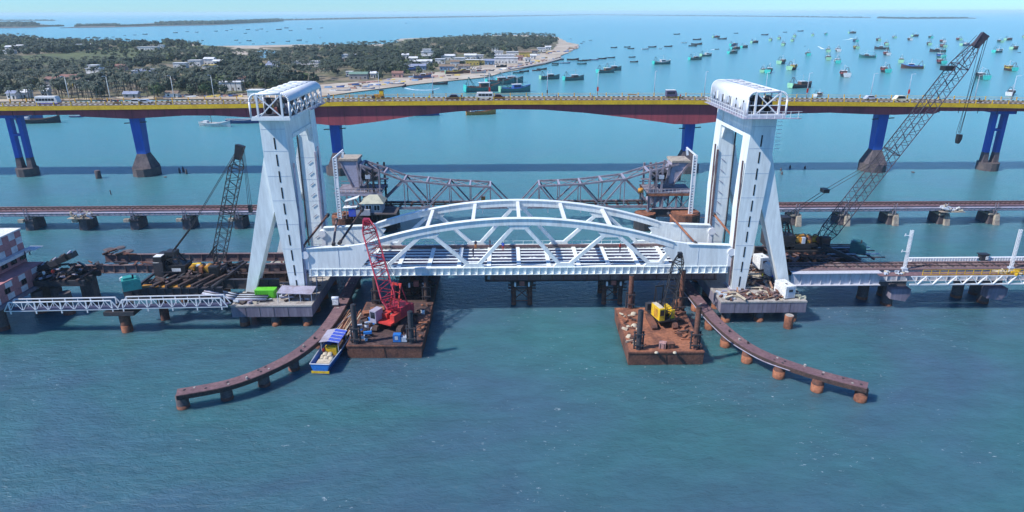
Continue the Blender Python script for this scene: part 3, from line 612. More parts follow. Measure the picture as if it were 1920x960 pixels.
# ---- loose kit on the barges
def junk(name, lab, cat, px, py, z, build, group=None):
    p = wz(px, py, z); t = thing(name, lab, cat, p, group); build(t, p); return t
def genset(c1, c2):
    def f(t, p):
        blk(t, 'housing', (p.x-1.0, p.y-.5, p.z), (p.x+.2, p.y+.5, p.z+1.3), c1); blk(t, 'engine', (p.x+.25, p.y-.45, p.z), (p.x+1.2, p.y+.45, p.z+.9), c2)
        rod(t, 'exhaust', (p.x+.7, p.y, p.z+.9), (p.x+.7, p.y, p.z+1.6), .08, RUST); blk(t, 'panel', (p.x-.7, p.y-.52, p.z+.5), (p.x-.2, p.y-.5, p.z+1.1), c2); blk(t, 'skid', (p.x-1.1, p.y-.55, p.z-.0), (p.x+1.3, p.y+.55, p.z+.12), STEELD)
    return f
junk('generator', 'blue generator set with pale panel near the front of the red crane barge', 'generator', 750, 640, 2.23, genset(BLUEB, GREYGAL))
def drums(cols):
    def f(t, p):
        for i, c in enumerate(cols): rod(t, 'drum', (p.x+(i % 3)*.65, p.y+(i//3)*.7, p.z), (p.x+(i % 3)*.65, p.y+(i//3)*.7, p.z+.9), .3, c)
    return f
for i, (px, py, c, lab) in enumerate([(678, 625, BLUEB, 'blue drum beside the front left spud of the red crane barge'), (695, 603, BLUEB, 'blue drum left of the red crane tracks'), (793, 590, WHITE2, 'white drum at the back right of the red crane barge deck'), (688, 618, GREYGAL, 'grey drum among gear at the left edge of the red crane barge')]):
    p = wz(px, py, 2.23); d = thing('drum', lab, 'drum', p); rod(d, 'barrel', p, p+Vector((0, 0, 1.0)), .33, c); rod(d, 'rim', p+Vector((0, 0, .98)), p+Vector((0, 0, 1.03)), .35, STEELD)
def crateat(px, py, z, s, m_, lab, name='crate', cat='crate', rz=.3):
    p = wz(px, py, z); t = thing(name, lab, cat, p); Mx = Matrix.Translation(p) @ Matrix.Rotation(rz, 4, 'Z')
    obox(t, 'box', Mx, (-s[0]/2, -s[1]/2, 0), (s[0]/2, s[1]/2, s[2]), m_); obox(t, 'lid', Mx, (-s[0]/2-.04, -s[1]/2-.04, s[2]), (s[0]/2+.04, s[1]/2+.04, s[2]+.07), m_)
    for a in (-.3, .3): obox(t, 'batten', Mx, (a*s[0]-.05, -s[1]/2-.05, .05), (a*s[0]+.05, -s[1]/2, s[2]-.05), RUSTD)
PINK = mat('faded_pink_box', (.45, .26, .24), (.3, .15, .13), rough=.8)
crateat(1242, 652, 2.23, (1.0, .9, .9), PINK, 'pale pink box at the front middle of the yellow crane barge', rz=-.35)
crateat(1257, 652, 2.23, (1.1, .8, .8), RUST, 'brown box just right of the pale pink box on the yellow crane barge', rz=.1)
crateat(690, 592, 2.23, (1.6, 1.2, .7), RUSTB, 'rust-orange crate at the left edge of the red crane barge')
crateat(708, 583, 2.23, (2.2, 1.5, .4), RUSTB, 'flat orange-brown plate stack at the back left of the red crane barge', 'plate_stack', 'plates')
crateat(795, 600, 2.23, (2.0, 2.6, .35), RUST, 'low brown plate stack on the right edge of the red crane barge', 'plate_stack', 'plates', .05)
crateat(1270, 573, 2.23, (1.4, 1.0, .9), RUSTB, 'red-brown box beside the tall spud at the back of the yellow crane barge')
for i, (px, py, lab) in enumerate([(1188, 590, 'pale sack at the back left edge of the yellow crane barge'), (1189, 612, 'pale sack halfway along the left edge of the yellow crane barge'), (1180, 632, 'grey-white sack left of the front left spud on the yellow crane barge'), (1231, 662, 'small white bundle on the front edge of the yellow crane barge'), (1265, 662, 'small white bundle front right of the boxes on the yellow crane barge')]):
    p = wz(px, py, 2.23); k = MB(); k.smooth = True
    rr = random.Random(i); s = .5 if i < 3 else .28
    vs = []; n = 8
    for a in range(4):
        for b in range(n):
            r_ = s*(1, .95, .7, .25)[a]*(1+.25*rr.random()); vs.append((p.x+r_*math.cos(b*2*math.pi/n), p.y+r_*math.sin(b*2*math.pi/n)*.8, p.z+s*(0, .4, .8, 1.0)[a]))
    k.add(vs, [(a*n+b, a*n+(b+1) % n, (a+1)*n+(b+1) % n, (a+1)*n+b) for a in range(3) for b in range(n)]+[tuple(3*n+b for b in range(n))])
    tag(k.build('sack', SACK, loc=p), lab, 'sack')
def scrap(name, lab, x0, x1, y0, y1, z, n, ms, seed, ln=(.8, 3), hmax=.8, cat='scrap'):
    """a heap of separate steel pieces: the heap is one thing, every bar a part"""
    rr = random.Random(seed); t = thing(name, lab, cat, ((x0+x1)/2, (y0+y1)/2, z))
    for i in range(n):
        x, y = rr.uniform(x0, x1), rr.uniform(y0, y1); a = rr.uniform(0, math.pi); l = rr.uniform(*ln); zz = z+.12+rr.random()**2*hmax
        d = Vector((math.cos(a), math.sin(a), rr.uniform(-.12, .12)))*l/2; c = Vector((x, y, zz))
        bar(t, 'steel_piece', c-d, c+d, rr.uniform(.12, .45), rr.uniform(.08, .4), rr.choice(ms))
    return t
scrap('scrap_heap', 'heap of dark steel offcuts along the back of the yellow crane barge', 24.5, 30.5, 105, 108, 2.23, 22, [RUST, RUSTD, RUSTB], 11)
scrap('scrap_heap', 'scattered steel offcuts right of the yellow crane near the barge edge', 27.5, 30.3, 95, 103, 2.23, 20, [RUST, RUSTD, RUSTB], 12, (.4, 2.2), .3)
scrap('scrap_heap', 'tools and offcuts along the left edge of the yellow crane barge', 19.6, 21.8, 93.5, 105, 2.23, 34, [RUST, RUSTD, RUSTB, SACK], 13, (.3, 1.3), .4)
scrap('scrap_heap', 'hoses and gear between the left spuds of the red crane barge', -24.1, -21.2, 96, 106, 2.23, 46, [RUST, RUSTD, STEELD, GREYGAL, BLUEB], 14, (.3, 1.4), .7)
scrap('scrap_heap', 'offcuts on the right side deck of the red crane barge', -15.6, -13.2, 97, 110, 2.23, 26, [RUST, RUSTD, RUSTB], 15, (.4, 1.8), .3)
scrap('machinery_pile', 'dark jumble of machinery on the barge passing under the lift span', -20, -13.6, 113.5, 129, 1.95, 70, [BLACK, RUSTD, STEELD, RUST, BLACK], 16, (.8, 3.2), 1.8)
for i in range(9):
    pass
bm_ = thing('spare_boom', 'long dark steel boom section lying on the barge right of the red crane', 'boom', (-15, 120, 3.5))
lattice(bm_, (-14.0, 113, 3.2), (-16.4, 127, 6.0), .9, 1.0, .9, 8, RUSTD, side=(1, 0, 0), cr=.09, lr=.06)
# ---- workboat with bamboo poles
def hull_mesh(k, L_, W, D, sheer=.6, bow=1.0, n=9, z0=0.0, stern=.85, base=.55):
    """open-topped planked hull, bow towards +x"""
    vs = []; st = []
    for i in range(n+1):
        u = i/n; x = -L_/2+L_*u
        wf = (stern+(1-stern)*min(u/.35, 1)) if u < .55 else max(0.03, (1-((u-.55)/.45)**2.2))
        zt = D+sheer*bow*max(0, (u-.45)/.55)**2+sheer*.25*max(0, (.3-u)/.3)
        hw = W/2*wf
        st.append((x, hw, zt))
        vs += [(x, -hw, zt+z0), (x-.0, -hw*base, z0-.35), (x, hw*base, z0-.35), (x, hw, zt+z0)]
    fs = []
    for i in range(n):
        a, b = 4*i, 4*i+4
        fs += [(a, b, b+1, a+1), (a+1, b+1, b+2, a+2), (a+2, b+2, b+3, a+3)]
    fs += [(0, 1, 2, 3), (4*n, 4*n+3, 4*n+2, 4*n+1)]
    k.add(vs, fs); return st
bl = wz(598, 706, 0.0); bfar = wz(664, 596, 1.0); d = Vector((bfar.x-bl.x, bfar.y-bl.y, 0)); L_ = d.length; yaw = math.atan2(d.y, d.x); c = Vector(((bl.x+bfar.x)/2, (bl.y+bfar.y)/2, 0))
t = thing('workboat', 'blue and yellow open workboat with a blue tarp roof beside the red crane barge', 'boat', c)
k = MB(); L1 = 17.0; st = hull_mesh(k, L1, 3.5, 1.5, .5); k.f.append((0, 0, 0)) if False else None
T = Matrix.Translation(c) @ Matrix.Rotation(yaw, 4, 'Z')
k.v = [tuple(T @ Vector(v)) for v in k.v]; k.build('hull', BLUEB, t)
def TV(a, b, z): return T @ Vector((a, b, z))
k = MB()
for s in (-1, 1): k.poly([TV(a, s*(b+.02), z+.03) for a, b, z in st], .09, n=6)
k.tube(TV(st[0][0], -st[0][1], st[0][2]+.03), TV(st[0][0], st[0][1], st[0][2]+.03), .09, n=6); k.build('gunwale', GREYGAL, t)
obox(t, 'transom_band', T, (-L1/2-.05, -1.35, .12), (-L1/2+.02, 1.35, .5), YEL)
obox(t, 'hold_floor', T, (-L1/2+.2, -1.2, .45), (3.6, 1.2, .5), RUSTD)
for i, (a, b) in enumerate([(-7.3, 0), (-6.9, .2)]): obox(t, 'stern_deck', T, (a, -1.0, 1.1+i*.02), (a+.9, 1.0, 1.16+i*.02), SACK)
for i, (a, b, z) in enumerate([(-5.3, -.7, .55), (-5.2, .1, .6), (-5.0, .8, .55), (-4.5, -.3, .8), (-4.3, .5, .8)]):
    q = bpy.data.objects.new('sack', unit('cyl', SACK)); F, l = frame(TV(a-.5, b, z+.25), TV(a+.5, b+.2, z+.3)); q.matrix_world = F @ Matrix.Diagonal((.75, .5, 1.15, 1)); col.objects.link(q)
    tag(q, 'cream sack piled in the stern of the blue workboat', 'sack', 'cream sacks in the workboat')
obox(t, 'yellow_hood', T, (-3.4, -.9, .5), (-2.7, .9, 1.9), YEL)
for a in (-3.6, .2):
    for b in (-1.35, 1.35): rod(t, 'canopy_post', TV(a, b, 1.3), TV(a, b, 2.9), .05, GREYGAL)
k = MB(); k.smooth = False
k.hexa([TV(-3.9, -1.6, 2.85), TV(.5, -1.6, 2.9), TV(.5, .2, 3.15), TV(-3.9, .2, 3.1)], [TV(-3.9, -1.6, 2.9), TV(.5, -1.6, 2.95), TV(.5, .2, 3.2), TV(-3.9, .2, 3.15)]); k.build('tarp_roof', BLUET, t)
k = MB(); k.hexa([TV(-3.9, .2, 3.1), TV(.5, .2, 3.15), TV(.5, 1.6, 2.9), TV(-3.9, 1.6, 2.85)], [TV(-3.9, .2, 3.15), TV(.5, .2, 3.2), TV(.5, 1.6, 2.95), TV(-3.9, 1.6, 2.9)]); k.build('roof_sheet', LILAC, t)
for i in range(5): bar(t, 'roof_batten', TV(-3.8+i*1.05, -1.6, 2.97), TV(-3.8+i*1.05, .2, 3.22), .07, .05, SHW)
rr = random.Random(5)
tp = thing('pole_stack', 'stack of bamboo poles and planks lying across the bow of the blue workboat', 'timber', TV(4, 0, 1.3))
for i in range(46):
    b = rr.uniform(-1.7, 2.3); z = 1.35+rr.random()*.55-abs(b)*.08; a0 = rr.uniform(.6, 2.6); a1 = rr.uniform(6.5, 10.8)
    rod(tp, 'pole', TV(a0, b+rr.uniform(-.3, .3), z), TV(a1, b*.8+rr.uniform(-.5, .5), z+.25), rr.uniform(.06, .12), [TIMBER, TIMBER, RUSTB, SACK][i % 4])
person(TV(-3.9, .9, .5), 1.0, SHR, JEANS, 'worker in red shirt standing under the workboat tarp', .95)
# ================================================================ launching yard on the left
def plate_girder(t, p, q, h, m_, n, stiff=True, fw=.7):
    p, q = Vector(p), Vector(q); up = Vector((0, 0, 1))
    bar(t, 'web', p, q, .18, h, m_); bar(t, 'flange', p+up*h/2, q+up*h/2, fw, .09, m_); bar(t, 'flange', p-up*h/2, q-up*h/2, fw, .09, m_)
    d = (q-p).normalized(); s = Vector((d.y, -d.x, 0))
    if stiff:
        for i in range(1, n): c = p.lerp(q, i/n)+s*.2; bar(t, 'web_stiffener', c-up*h*.47, c+up*h*.47, .1, .22, m_)
def gird_thing(lab, p, q, h, m_, n, group=None):
    t = thing('plate_girder', lab, 'girder', (Vector(p)+Vector(q))/2, group); plate_girder(t, p, q, h, m_, n); return t
g1 = gird_thing('long brown plate girder farthest back behind the left black crane', (-77.5, 125, 6.2), (-40, 125, 6.2), 1.5, GIRD, 16)
g2 = gird_thing('long brown plate girder running left to right just in front of the rear girder', (-81, 119.6, 6.0), (-40, 119.6, 6.0), 1.5, GIRD, 20)
g3 = gird_thing('dark blue-black plate girder carrying the teal box, behind the white footbridge', (-65.5, 108.6, 5.6), (-48.5, 108.6, 5.6), 1.9, STEELD, 12)
g4 = gird_thing('dark plate girder under the left black crane tracks', (-64, 112.6, 5.6), (-40, 112.6, 5.6), 1.7, STEELD, 12)
g5 = gird_thing('dark plate girder with rusty top between the crane girders on the left', (-61, 116, 5.5), (-38, 116, 5.5), 1.6, RUSTD, 12)
sl = thing('girder_grillage', 'grillage of dark cross beams joining the left plate girders', 'grillage', (-55, 114, 5))
for i in range(6): bar(sl, 'cross_beam', (-63+i*2.6, 108, 6.85), (-63+i*2.9, 120.5, 6.85), .4, .35, STEELD)
for i in range(5): bar(sl, 'timber_sleeper', (-60+i*2.2, 108, 7.1), (-58.2+i*2.2, 113, 7.1), .45, .4, RUSTD)
bar(sl, 'top_plank', (-65, 109.2, 6.65), (-54, 109.2, 6.65), 1.2, .1, ORANGE)
# steel working deck carrying the black crane, its trestles
for x, y in [(-60, 110), (-60, 118), (-52, 118)]:
    t = thing('trestle_pile', 'rusty pile under the left girder yard', 'pile', (x, y, 0), 'piles under the left girder yard')
    rod(t, 'pile', (x, y, -3), (x, y, 4.6), .75, RUST, kind='cyl20'); blk(t, 'cap_plate', (x-1.2, y-1.2, 4.3), (x+1.2, y+1.2, 4.8), STEELD)
scrap('steel_debris', 'loose steel sections heaped on the ends of the rear girders at far left', -78, -66, 119.0, 120.2, 6.85, 11, [RUST, RUSTD, STEELD], 21, (.8, 2.6), .5)
scrap('steel_debris', 'short steel sections on the tip of the rearmost left girder', -77.5, -72, 124.3, 125.7, 7.05, 10, [RUST, RUSTD, RUSTD], 22, (.8, 2.2), .4)
scrap('steel_debris', 'dark steel sections between the teal box and the left black crane', -61.5, -55, 110, 114.5, 6.9, 14, [RUSTD, RUSTD, GIRD, STEELD], 23, (1.2, 4), .7)
scrap('steel_debris', 'piled steel sections just left of the left tower feet', -53, -48.5, 115.5, 119, 6.4, 16, [RUSTD, STEELD, BLACK, STEELD], 24, (1.2, 4), 1.2)
def tealbox(lab, p, m_, yaw):
    t = thing('compressor', lab, 'compressor', p); Mx = Matrix.Translation(p) @ Matrix.Rotation(yaw, 4, 'Z')
    k = MB(); k.prism([(-1.4, 0), (1.4, 0), (1.4, 1.5), (.9, 1.9), (-1.4, 1.9)], -1.0, 1.0); k.v = [tuple(Mx @ Vector(v)) for v in k.v]; k.build('housing', m_, t)
    obox(t, 'top_hatch', Mx, (-1.1, -.7, 1.9), (.2, .7, 2.25), m_); obox(t, 'side_panel', Mx, (-1.1, -1.03, .3), (1.1, -1.0, 1.3), m_); obox(t, 'exhaust', Mx, (.3, -.2, 1.85), (.55, .1, 2.5), STEELD); obox(t, 'skid', Mx, (-1.5, -1.0, -.15), (1.5, 1.0, -.005), STEELD)
tealbox('bright teal compressor box on the left dark girder', wz(248, 541, 6.9), TEAL, .55)
blk(thing('white_tank', 'small white drum left of the bright teal compressor', 'drum', wz(232, 525, 6.9)), 'tank', wz(232, 525, 6.9)-Vector((.5, .4, 0)), wz(232, 525, 6.9)+Vector((.5, .4, .5)), SHW)
# ---- black lattice crane (left)
def big_crane(lab, base, foot, tip, wm, n, bodycol, jib_side, gantry_top, cabside, tipm=BLACK, text=False):
    t = thing('lattice_crane', lab, 'crane', base); X0, Y0, Z0 = base
    crawler(t, Vector(base), 0, 0, 8.6, 5.0, BLACK)
    blk(t, 'turntable', (X0-1.6, Y0-1.6, Z0+.95), (X0+1.6, Y0+1.6, Z0+1.4), BLACK)
    blk(t, 'machine_deck', (X0-5.2, Y0-1.6, Z0+1.4), (X0+4.6, Y0+1.6, Z0+1.9), BLACK)
    blk(t, 'counterweight', (X0-7.0, Y0-2.0, Z0+1.2), (X0-5.3, Y0+2.0, Z0+4.2), STEELD); blk(t, 'counterweight', (X0-6.9, Y0-1.8, Z0+4.25), (X0-5.4, Y0+1.8, Z0+5.2), BLACK)
    blk(t, 'counterweight_top', (X0-6.85, Y0-1.7, Z0+5.21), (X0-5.5, Y0-.3, Z0+5.3), SHW); blk(t, 'counterweight_top', (X0-6.95, Y0-1.95, Z0+4.205), (X0-5.9, Y0-1.85, Z0+4.24), SHW)
    blk(t, 'engine_house', (X0-5.1, Y0-1.5, Z0+1.95), (X0-1.6, Y0+1.5, Z0+3.5), BLACK)
    rr = random.Random(len(lab))
    for i in range(14):
        x = X0-1.2+rr.random()*4.6; y = Y0-1.3+rr.random()*2.2; h = .5+rr.random()*.9
        blk(t, 'drum_housing', (x-.3, y-.3, Z0+1.95), (x+.3, y+.3, Z0+1.95+h), [bodycol, RUSTB, OCHRE, GREYGAL, bodycol, BLACK, RUST][i % 7])
    for i in range(4): rod(t, 'winch_drum', (X0-.8+i*1.35, Y0-1.0, Z0+2.6), (X0-.8+i*1.35, Y0+1.0, Z0+2.6), .55, [bodycol, BLACK, bodycol, RUST][i])
    blk(t, 'yellow_guard', (X0-.9, Y0-.3, Z0+3.1), (X0+.6, Y0+.4, Z0+3.35), YEL if text else bodycol)
    blk(t, 'cab', (X0+3.0, Y0-2.7, Z0+1.5), (X0+4.6, Y0-1.6, Z0+3.6), BLACK); blk(t, 'cab_window', (X0+3.2, Y0-2.73, Z0+2.5), (X0+4.4, Y0-2.70, Z0+3.4), GLASS)
    G = Vector(gantry_top)
    for s in (-1.2, 1.2):
        bar(t, 'gantry_leg', (X0-5.4, Y0+s, Z0+2), G+Vector((-.8, s*.6, 0)), .22, .22, BLACK); bar(t, 'gantry_leg', (X0-1.4, Y0+s, Z0+2), G+Vector((.5, s*.6, 0)), .28, .28, BLACK)
        bar(t, 'gantry_leg', (X0-3.6, Y0+s, Z0+2), G+Vector((0, s*.6, -.4)), .18, .18, BLACK); bar(t, 'gantry_brace', (X0-4.9, Y0+s, Z0+4.6), (X0-2.6, Y0+s, Z0+4.8), .14, .14, BLACK)
        bar(t, 'gantry_brace', (X0-4.9, Y0+s, Z0+4.6), (X0-1.9, Y0+s, Z0+3.0), .12, .12, BLACK)
    for zz in (-.1, -1.5, -2.8): bar(t, 'gantry_rung', G+Vector((-.6, -1.1, zz)), G+Vector((-.6, 1.1, zz)), .2, .2, BLACK)
    blk(t, 'gantry_head', G+Vector((-1.0, -1.0, -.35)), G+Vector((.7, 1.0, .45)), BLACK)
    foot, tip = Vector(foot), Vector(tip)
    lattice(t, foot, tip, .9, wm, .9, n, tipm, side=(0, 1, 0), cr=.085, lr=.045, taper=.1)
    d = (tip-foot).normalized()
    k = MB(); u = Vector((-d.z, 0, d.x)); a = tip-d*.6; b = tip+d*1.9
    k.hexa([a-u*.5-Vector((0, .5, 0)), a+u*.5-Vector((0, .5, 0)), a+u*.5+Vector((0, .5, 0)), a-u*.5+Vector((0, .5, 0))], [b-u*.75-Vector((0, .5, 0)), b+u*.75-Vector((0, .5, 0)), b+u*.5+Vector((0, .5, 0)), b-u*.75+Vector((0, .5, 0))]); k.build('boom_head', tipm, t)
    return t, G, foot, tip, d
ft = wy(408, 493, 116.0); tp_ = wy(447, 292, 116.0)
t, G, foot, tip, d = big_crane('tall black lattice crane with ochre winches on the left girders', (-55.6, 116.0, 4.9), (ft.x, 116.0, ft.z), (tp_.x, 116.0, tp_.z), 1.9, 24, OCHRE, 1, wy(324, 474, 116.0), -1, text=True)
for s in (-.5, .5):
    rod(t, 'pendant_rope', G+Vector((0, s, .2)), wy(357, 428, 116)+Vector((0, s, 0)), .10, BLACK); rod(t, 'pendant_rope', wy(357, 428, 116)+Vector((0, s, 0)), tip+Vector((-.3, s, .6)), .05, BLACK)
    rod(t, 'hoist_rope', (G.x+6.3, 116+s, 9.6), wy(404, 461, 116)+Vector((0, s, 0)), .10, BLACK)
hk = wy(468, 396, 116.0)
for s in (-.35, 0, .35): rod(t, 'hoist_rope', tip+d*1.6+Vector((.5, s, 0)), (hk.x+.2+s*.5, 116+s, hk.z+1), .035, BLACK)
blk(t, 'hook_block', (hk.x-.1, 115.7, hk.z-.1), (hk.x+.5, 116.3, hk.z+1.1), BLACK)
blk(t, 'maker_plate', (-59.6, 114.46, 7.3), (-58.0, 114.49, 7.9), SHW)
# ---- right giant crane
ft = wy(1528, 467, 124.0); tp_ = wy(1832, 82, 124.0)
t, G, foot, tip, d = big_crane('giant dark lattice crane with long boom crossing the road bridge at right', (57.6, 124.0, 7.0), (ft.x, 124.0, ft.z), (tp_.x, 124.0, tp_.z), 2.3, 40, OCHRE, 1, (54.1, 124.0, 13.6), 1, tipm=CRANEG)
mid = wy(1549, 357, 124)
for s in (-.6, .6):
    rod(t, 'pendant_rope', G+Vector((0, s, .3)), (mid.x, 124+s, mid.z), .05, BLACK); rod(t, 'pendant_rope', (mid.x, 124+s, mid.z), foot.lerp(tip, .42)+Vector((-1.2, s, 1.0)), .045, BLACK)
    rod(t, 'pendant_rope', foot.lerp(tip, .42)+Vector((-1.2, s, 1.0)), foot.lerp(tip, .86)+Vector((-1.1, s, 1.2)), .04, BLACK); rod(t, 'pendant_rope', foot.lerp(tip, .86)+Vector((-1.1, s, 1.2)), tip+d*1.2+Vector((-.6, s, .4)), .04, BLACK)
    rod(t, 'hoist_rope', (60.5, 124+s*.5, 9.6), foot.lerp(tip, .22)+Vector((-1.3, s*.5, 1.2)), .05, BLACK)
blk(t, 'spreader', (mid.x-.8, 123.2, mid.z-.35), (mid.x+.3, 124.8, mid.z+.35), BLACK)
sp = foot.lerp(tip, .86)+Vector((-1.1, 0, 1.2)); blk(t, 'spreader', sp+Vector((-.9, -.8, -.4)), sp+Vector((.9, .8, .4)), BLACK)
hk = wy(1797, 262, 124.0)
for s in (-.35, .35):
    rod(t, 'hoist_rope', tip+d*1.7+Vector((.6, s, 0)), (hk.x+s, 124+s, hk.z+1.2), .045, BLACK); rod(t, 'hoist_rope', tip+d*1.4+Vector((.2, s*1.6, -.5)), (hk.x+s*1.2-.5, 124+s, hk.z+1.2), .035, BLACK)
k = MB(); k.prism([(hk.x-.35, hk.z+1.0), (hk.x+.35, hk.z+1.0), (hk.x+.4, hk.z+.2), (hk.x+.1, hk.z-.6), (hk.x-.2, hk.z-.7), (hk.x-.35, hk.z-.1)], 123.6, 124.4); k.build('hook_block', BLACK, t)
# ---- deck under the right crane
g = gird_thing('dark plate girder carrying the near track of the right giant crane', (50, 121.4, 6.2), (67, 121.4, 6.2), 1.5, RUSTD, 12)
g = gird_thing('dark plate girder carrying the far track of the right giant crane', (50, 126.8, 6.2), (70, 126.8, 6.2), 1.5, STEELD, 12)
sl = thing('girder_grillage', 'open steel grillage deck holding the dark teal compressor at right', 'grillage', (66, 124, 6))
for i in range(8): bar(sl, 'cross_beam', (52+i*2.6, 119.6, 6.75), (52+i*2.6, 128, 6.75), .35, .3, STEELD if i % 2 else GIRD)
for i in range(5): bar(sl, 'deck_bar', (62, 120+i*1.9, 7.0), (72.4, 120+i*1.9, 7.0), .2, .18, GREYGAL if i % 2 else GIRD)
bar(sl, 'ramp_beam', (60.6, 121.5, 9.0), (66.5, 117.3, 6.9), .5, .7, BLACK)
tealbox('dark teal tank-shaped compressor on the right grillage deck', Vector((68.4, 122.6, 7.15)), TEALD, -.5)
scrap('steel_debris', 'rusty steel sections lying on the girders right of the right tower', 52, 62, 117.5, 120.5, 7.2, 34, [RUST, GIRD, RUSTD, STEELD, RUSTB], 31, (.8, 4), .6)
# ================================================================ right approach viaduct
va = thing('rail_viaduct', 'new railway viaduct with pale grey girders leading right from the right tower', 'bridge', (75, 115, 5))
plate_girder(va, (51.5, 112.2, 5.9), (67.5, 112.2, 5.9), 2.3, PALEG_, 9, True, 1.4)
bar(va, 'track_deck', (51.5, 114.9, 7.15), (130, 114.9, 7.15), 4.0, .2, GIRD)
plate_girder(va, (67.6, 113.4, 5.9), (130, 113.4, 5.9), 2.0, PALEG_, 34); plate_girder(va, (51.5, 116.8, 5.9), (130, 116.8, 5.9), 2.0, STEELD, 34)
for yy in (114.4, 115.8): bar(va, 'rail', (51.5, yy, 7.35), (130, yy, 7.35), .12, .18, RUSTD)
for i in range(110): x = 52.2+i*.7; bar(va, 'sleeper', (x, 113.8, 7.27), (x, 116.4, 7.27), .26, .1, GIRD if i % 3 else STEELD)
plate_girder(va, (75.5, 117.6, 7.35), (88.6, 117.6, 7.35), .7, WHITE2, 26, True, .5); plate_girder(va, (90.5, 117.6, 7.35), (103.8, 117.6, 7.35), .7, WHITE2, 26, True, .5)
bx = thing('trolley_box', 'small dark box between the two pale girders on the right viaduct', 'box', (89.5, 117.6, 8)); blk(bx, 'body', (88.8, 117.1, 7.2), (90.1, 118.1, 8.3), STEELD); blk(bx, 'white_panel', (89.6, 117.05, 7.4), (90.1, 117.09, 8.1), SHW); blk(bx, 'lid', (88.5, 117.0, 8.3), (90.3, 118.2, 8.45), BLACK)
wk = thing('footbridge', 'white truss footbridge with yellow handrails along the right viaduct', 'footbridge', (90, 110.5, 5))
x0 = 72.0; zt, zb_ = 6.9, 5.3
bar(wk, 'walkway_deck', (x0-5.5, 111.3, 6.95), (130, 111.3, 6.95), 1.8, .12, RUSTDECK); bar(wk, 'bottom_chord', (x0, 110.4, zb_), (130, 110.4, zb_), .2, .22, WHITE2); bar(wk, 'top_chord', (x0, 110.4, zt-.05), (130, 110.4, zt-.05), .16, .16, WHITE2)
for i in range(40):
    a = x0+i*1.35; bar(wk, 'diagonal', (a, 110.36, zb_ if i % 2 else zt), (a+1.35, 110.36, zt if i % 2 else zb_), .26 if i % 2 else .14, .14, WHITE2)
for i in range(36):
    a = x0+2+i*1.5; bar(wk, 'rail_post', (a, 110.5, 7.0), (a, 110.5, 8.0), .08, .08, YELLOW)
for z in (7.5, 8.0): bar(wk, 'handrail', (x0+2, 110.5, z), (130, 110.5, z), .06, .06, YELLOW)
bar(wk, 'kick_plate', (x0+2, 110.45, 7.1), (130, 110.45, 7.1), .05, .2, OCHRE)
scrap('material_pile', 'pale yellow bundles lying on the right footbridge deck', 88.0, 92.0, 110.8, 112.0, 7.05, 16, [SACK, YELLOW, SACK], 41, (.6, 1.6), .3, 'materials')
scrap('material_pile', 'white and grey bits scattered at the start of the right footbridge', 67.5, 72.0, 110.8, 112, 7.05, 14, [SACK, GREYGAL, SHW], 42, (.3, .9), .2, 'materials')
for i, (x, y) in enumerate([(67.6, 116.8), (70.6, 113.8), (72.2, 118.2), (85.8, 117.2), (88.9, 114.4), (90.0, 118.4), (103.5, 117), (106.6, 114), (108, 118)]):
    t = thing('viaduct_pile', 'dark round pile with rusty foot under the right viaduct', 'pile', (x, y, 0), 'piles under the right viaduct')
    rod(t, 'pile', (x, y, -3), (x, y, 4.4), .95, CONCD, kind='cyl20'); rod(t, 'rusty_foot', (x, y, -2), (x, y, .5), 1.0, RUST if i % 3 else RUSTB, kind='cyl20')
for x in (70.0, 87.6, 105.5):
    t = thing('crosshead', 'dark concrete crosshead on the piles under the right viaduct', 'crosshead', (x, 116, 4), 'crossheads under the right viaduct')
    blk(t, 'beam', (x-3.2, 113.2, 3.9), (x+3.2, 119.4, 4.95), CONCD); k = MB(); k.prism([(x-.2, 2.0), (x+2.6, 1.5), (x+3.3, 2.8), (x+3.3, 3.9), (x-.2, 3.9)], 111.6, 113.4); k.build('bracket', CONC, t)
for px, base in ((1697, wy(1694, 512, 113).x), (1902, wy(1894, 508, 113).x)):
    t = thing('electric_mast', 'white lattice electrification mast %s' % ('beside the start of the yellow handrail' if px < 1800 else 'nearest the right picture edge'), 'mast', (base, 113.0, 7.1))
    hgt = 7.6
    for dx in (-.18, .18):
        for dy in (-.15, .15): bar(t, 'mast_leg', (base+dx, 113+dy, 7.0), (base+dx, 113+dy, 7+hgt), .1, .1, WHITE2)
    for i in range(11):
        z = 7.1+i*.68; bar(t, 'lacing', (base-.18, 112.83, z), (base+.18, 112.83, z+.34), .1, .06, WHITE2); bar(t, 'lacing', (base+.18, 112.83, z+.34), (base-.18, 112.83, z+.68), .1, .06, WHITE2)
    if px < 1800:
        for z in (3.6, 6.6): bar(t, 'bracket_arm', (base, 113, 7+z), (base-1.1, 113, 7.05+z), .1, .1, WHITE2); bar(t, 'bracket_tip', (base-1.1, 113, 6.9+z), (base-1.0, 113, 7.35+z), .12, .12, WHITE2)
    blk(t, 'base', (base-.45, 112.6, 6.9), (base+.45, 113.4, 7.5), GREYGAL)
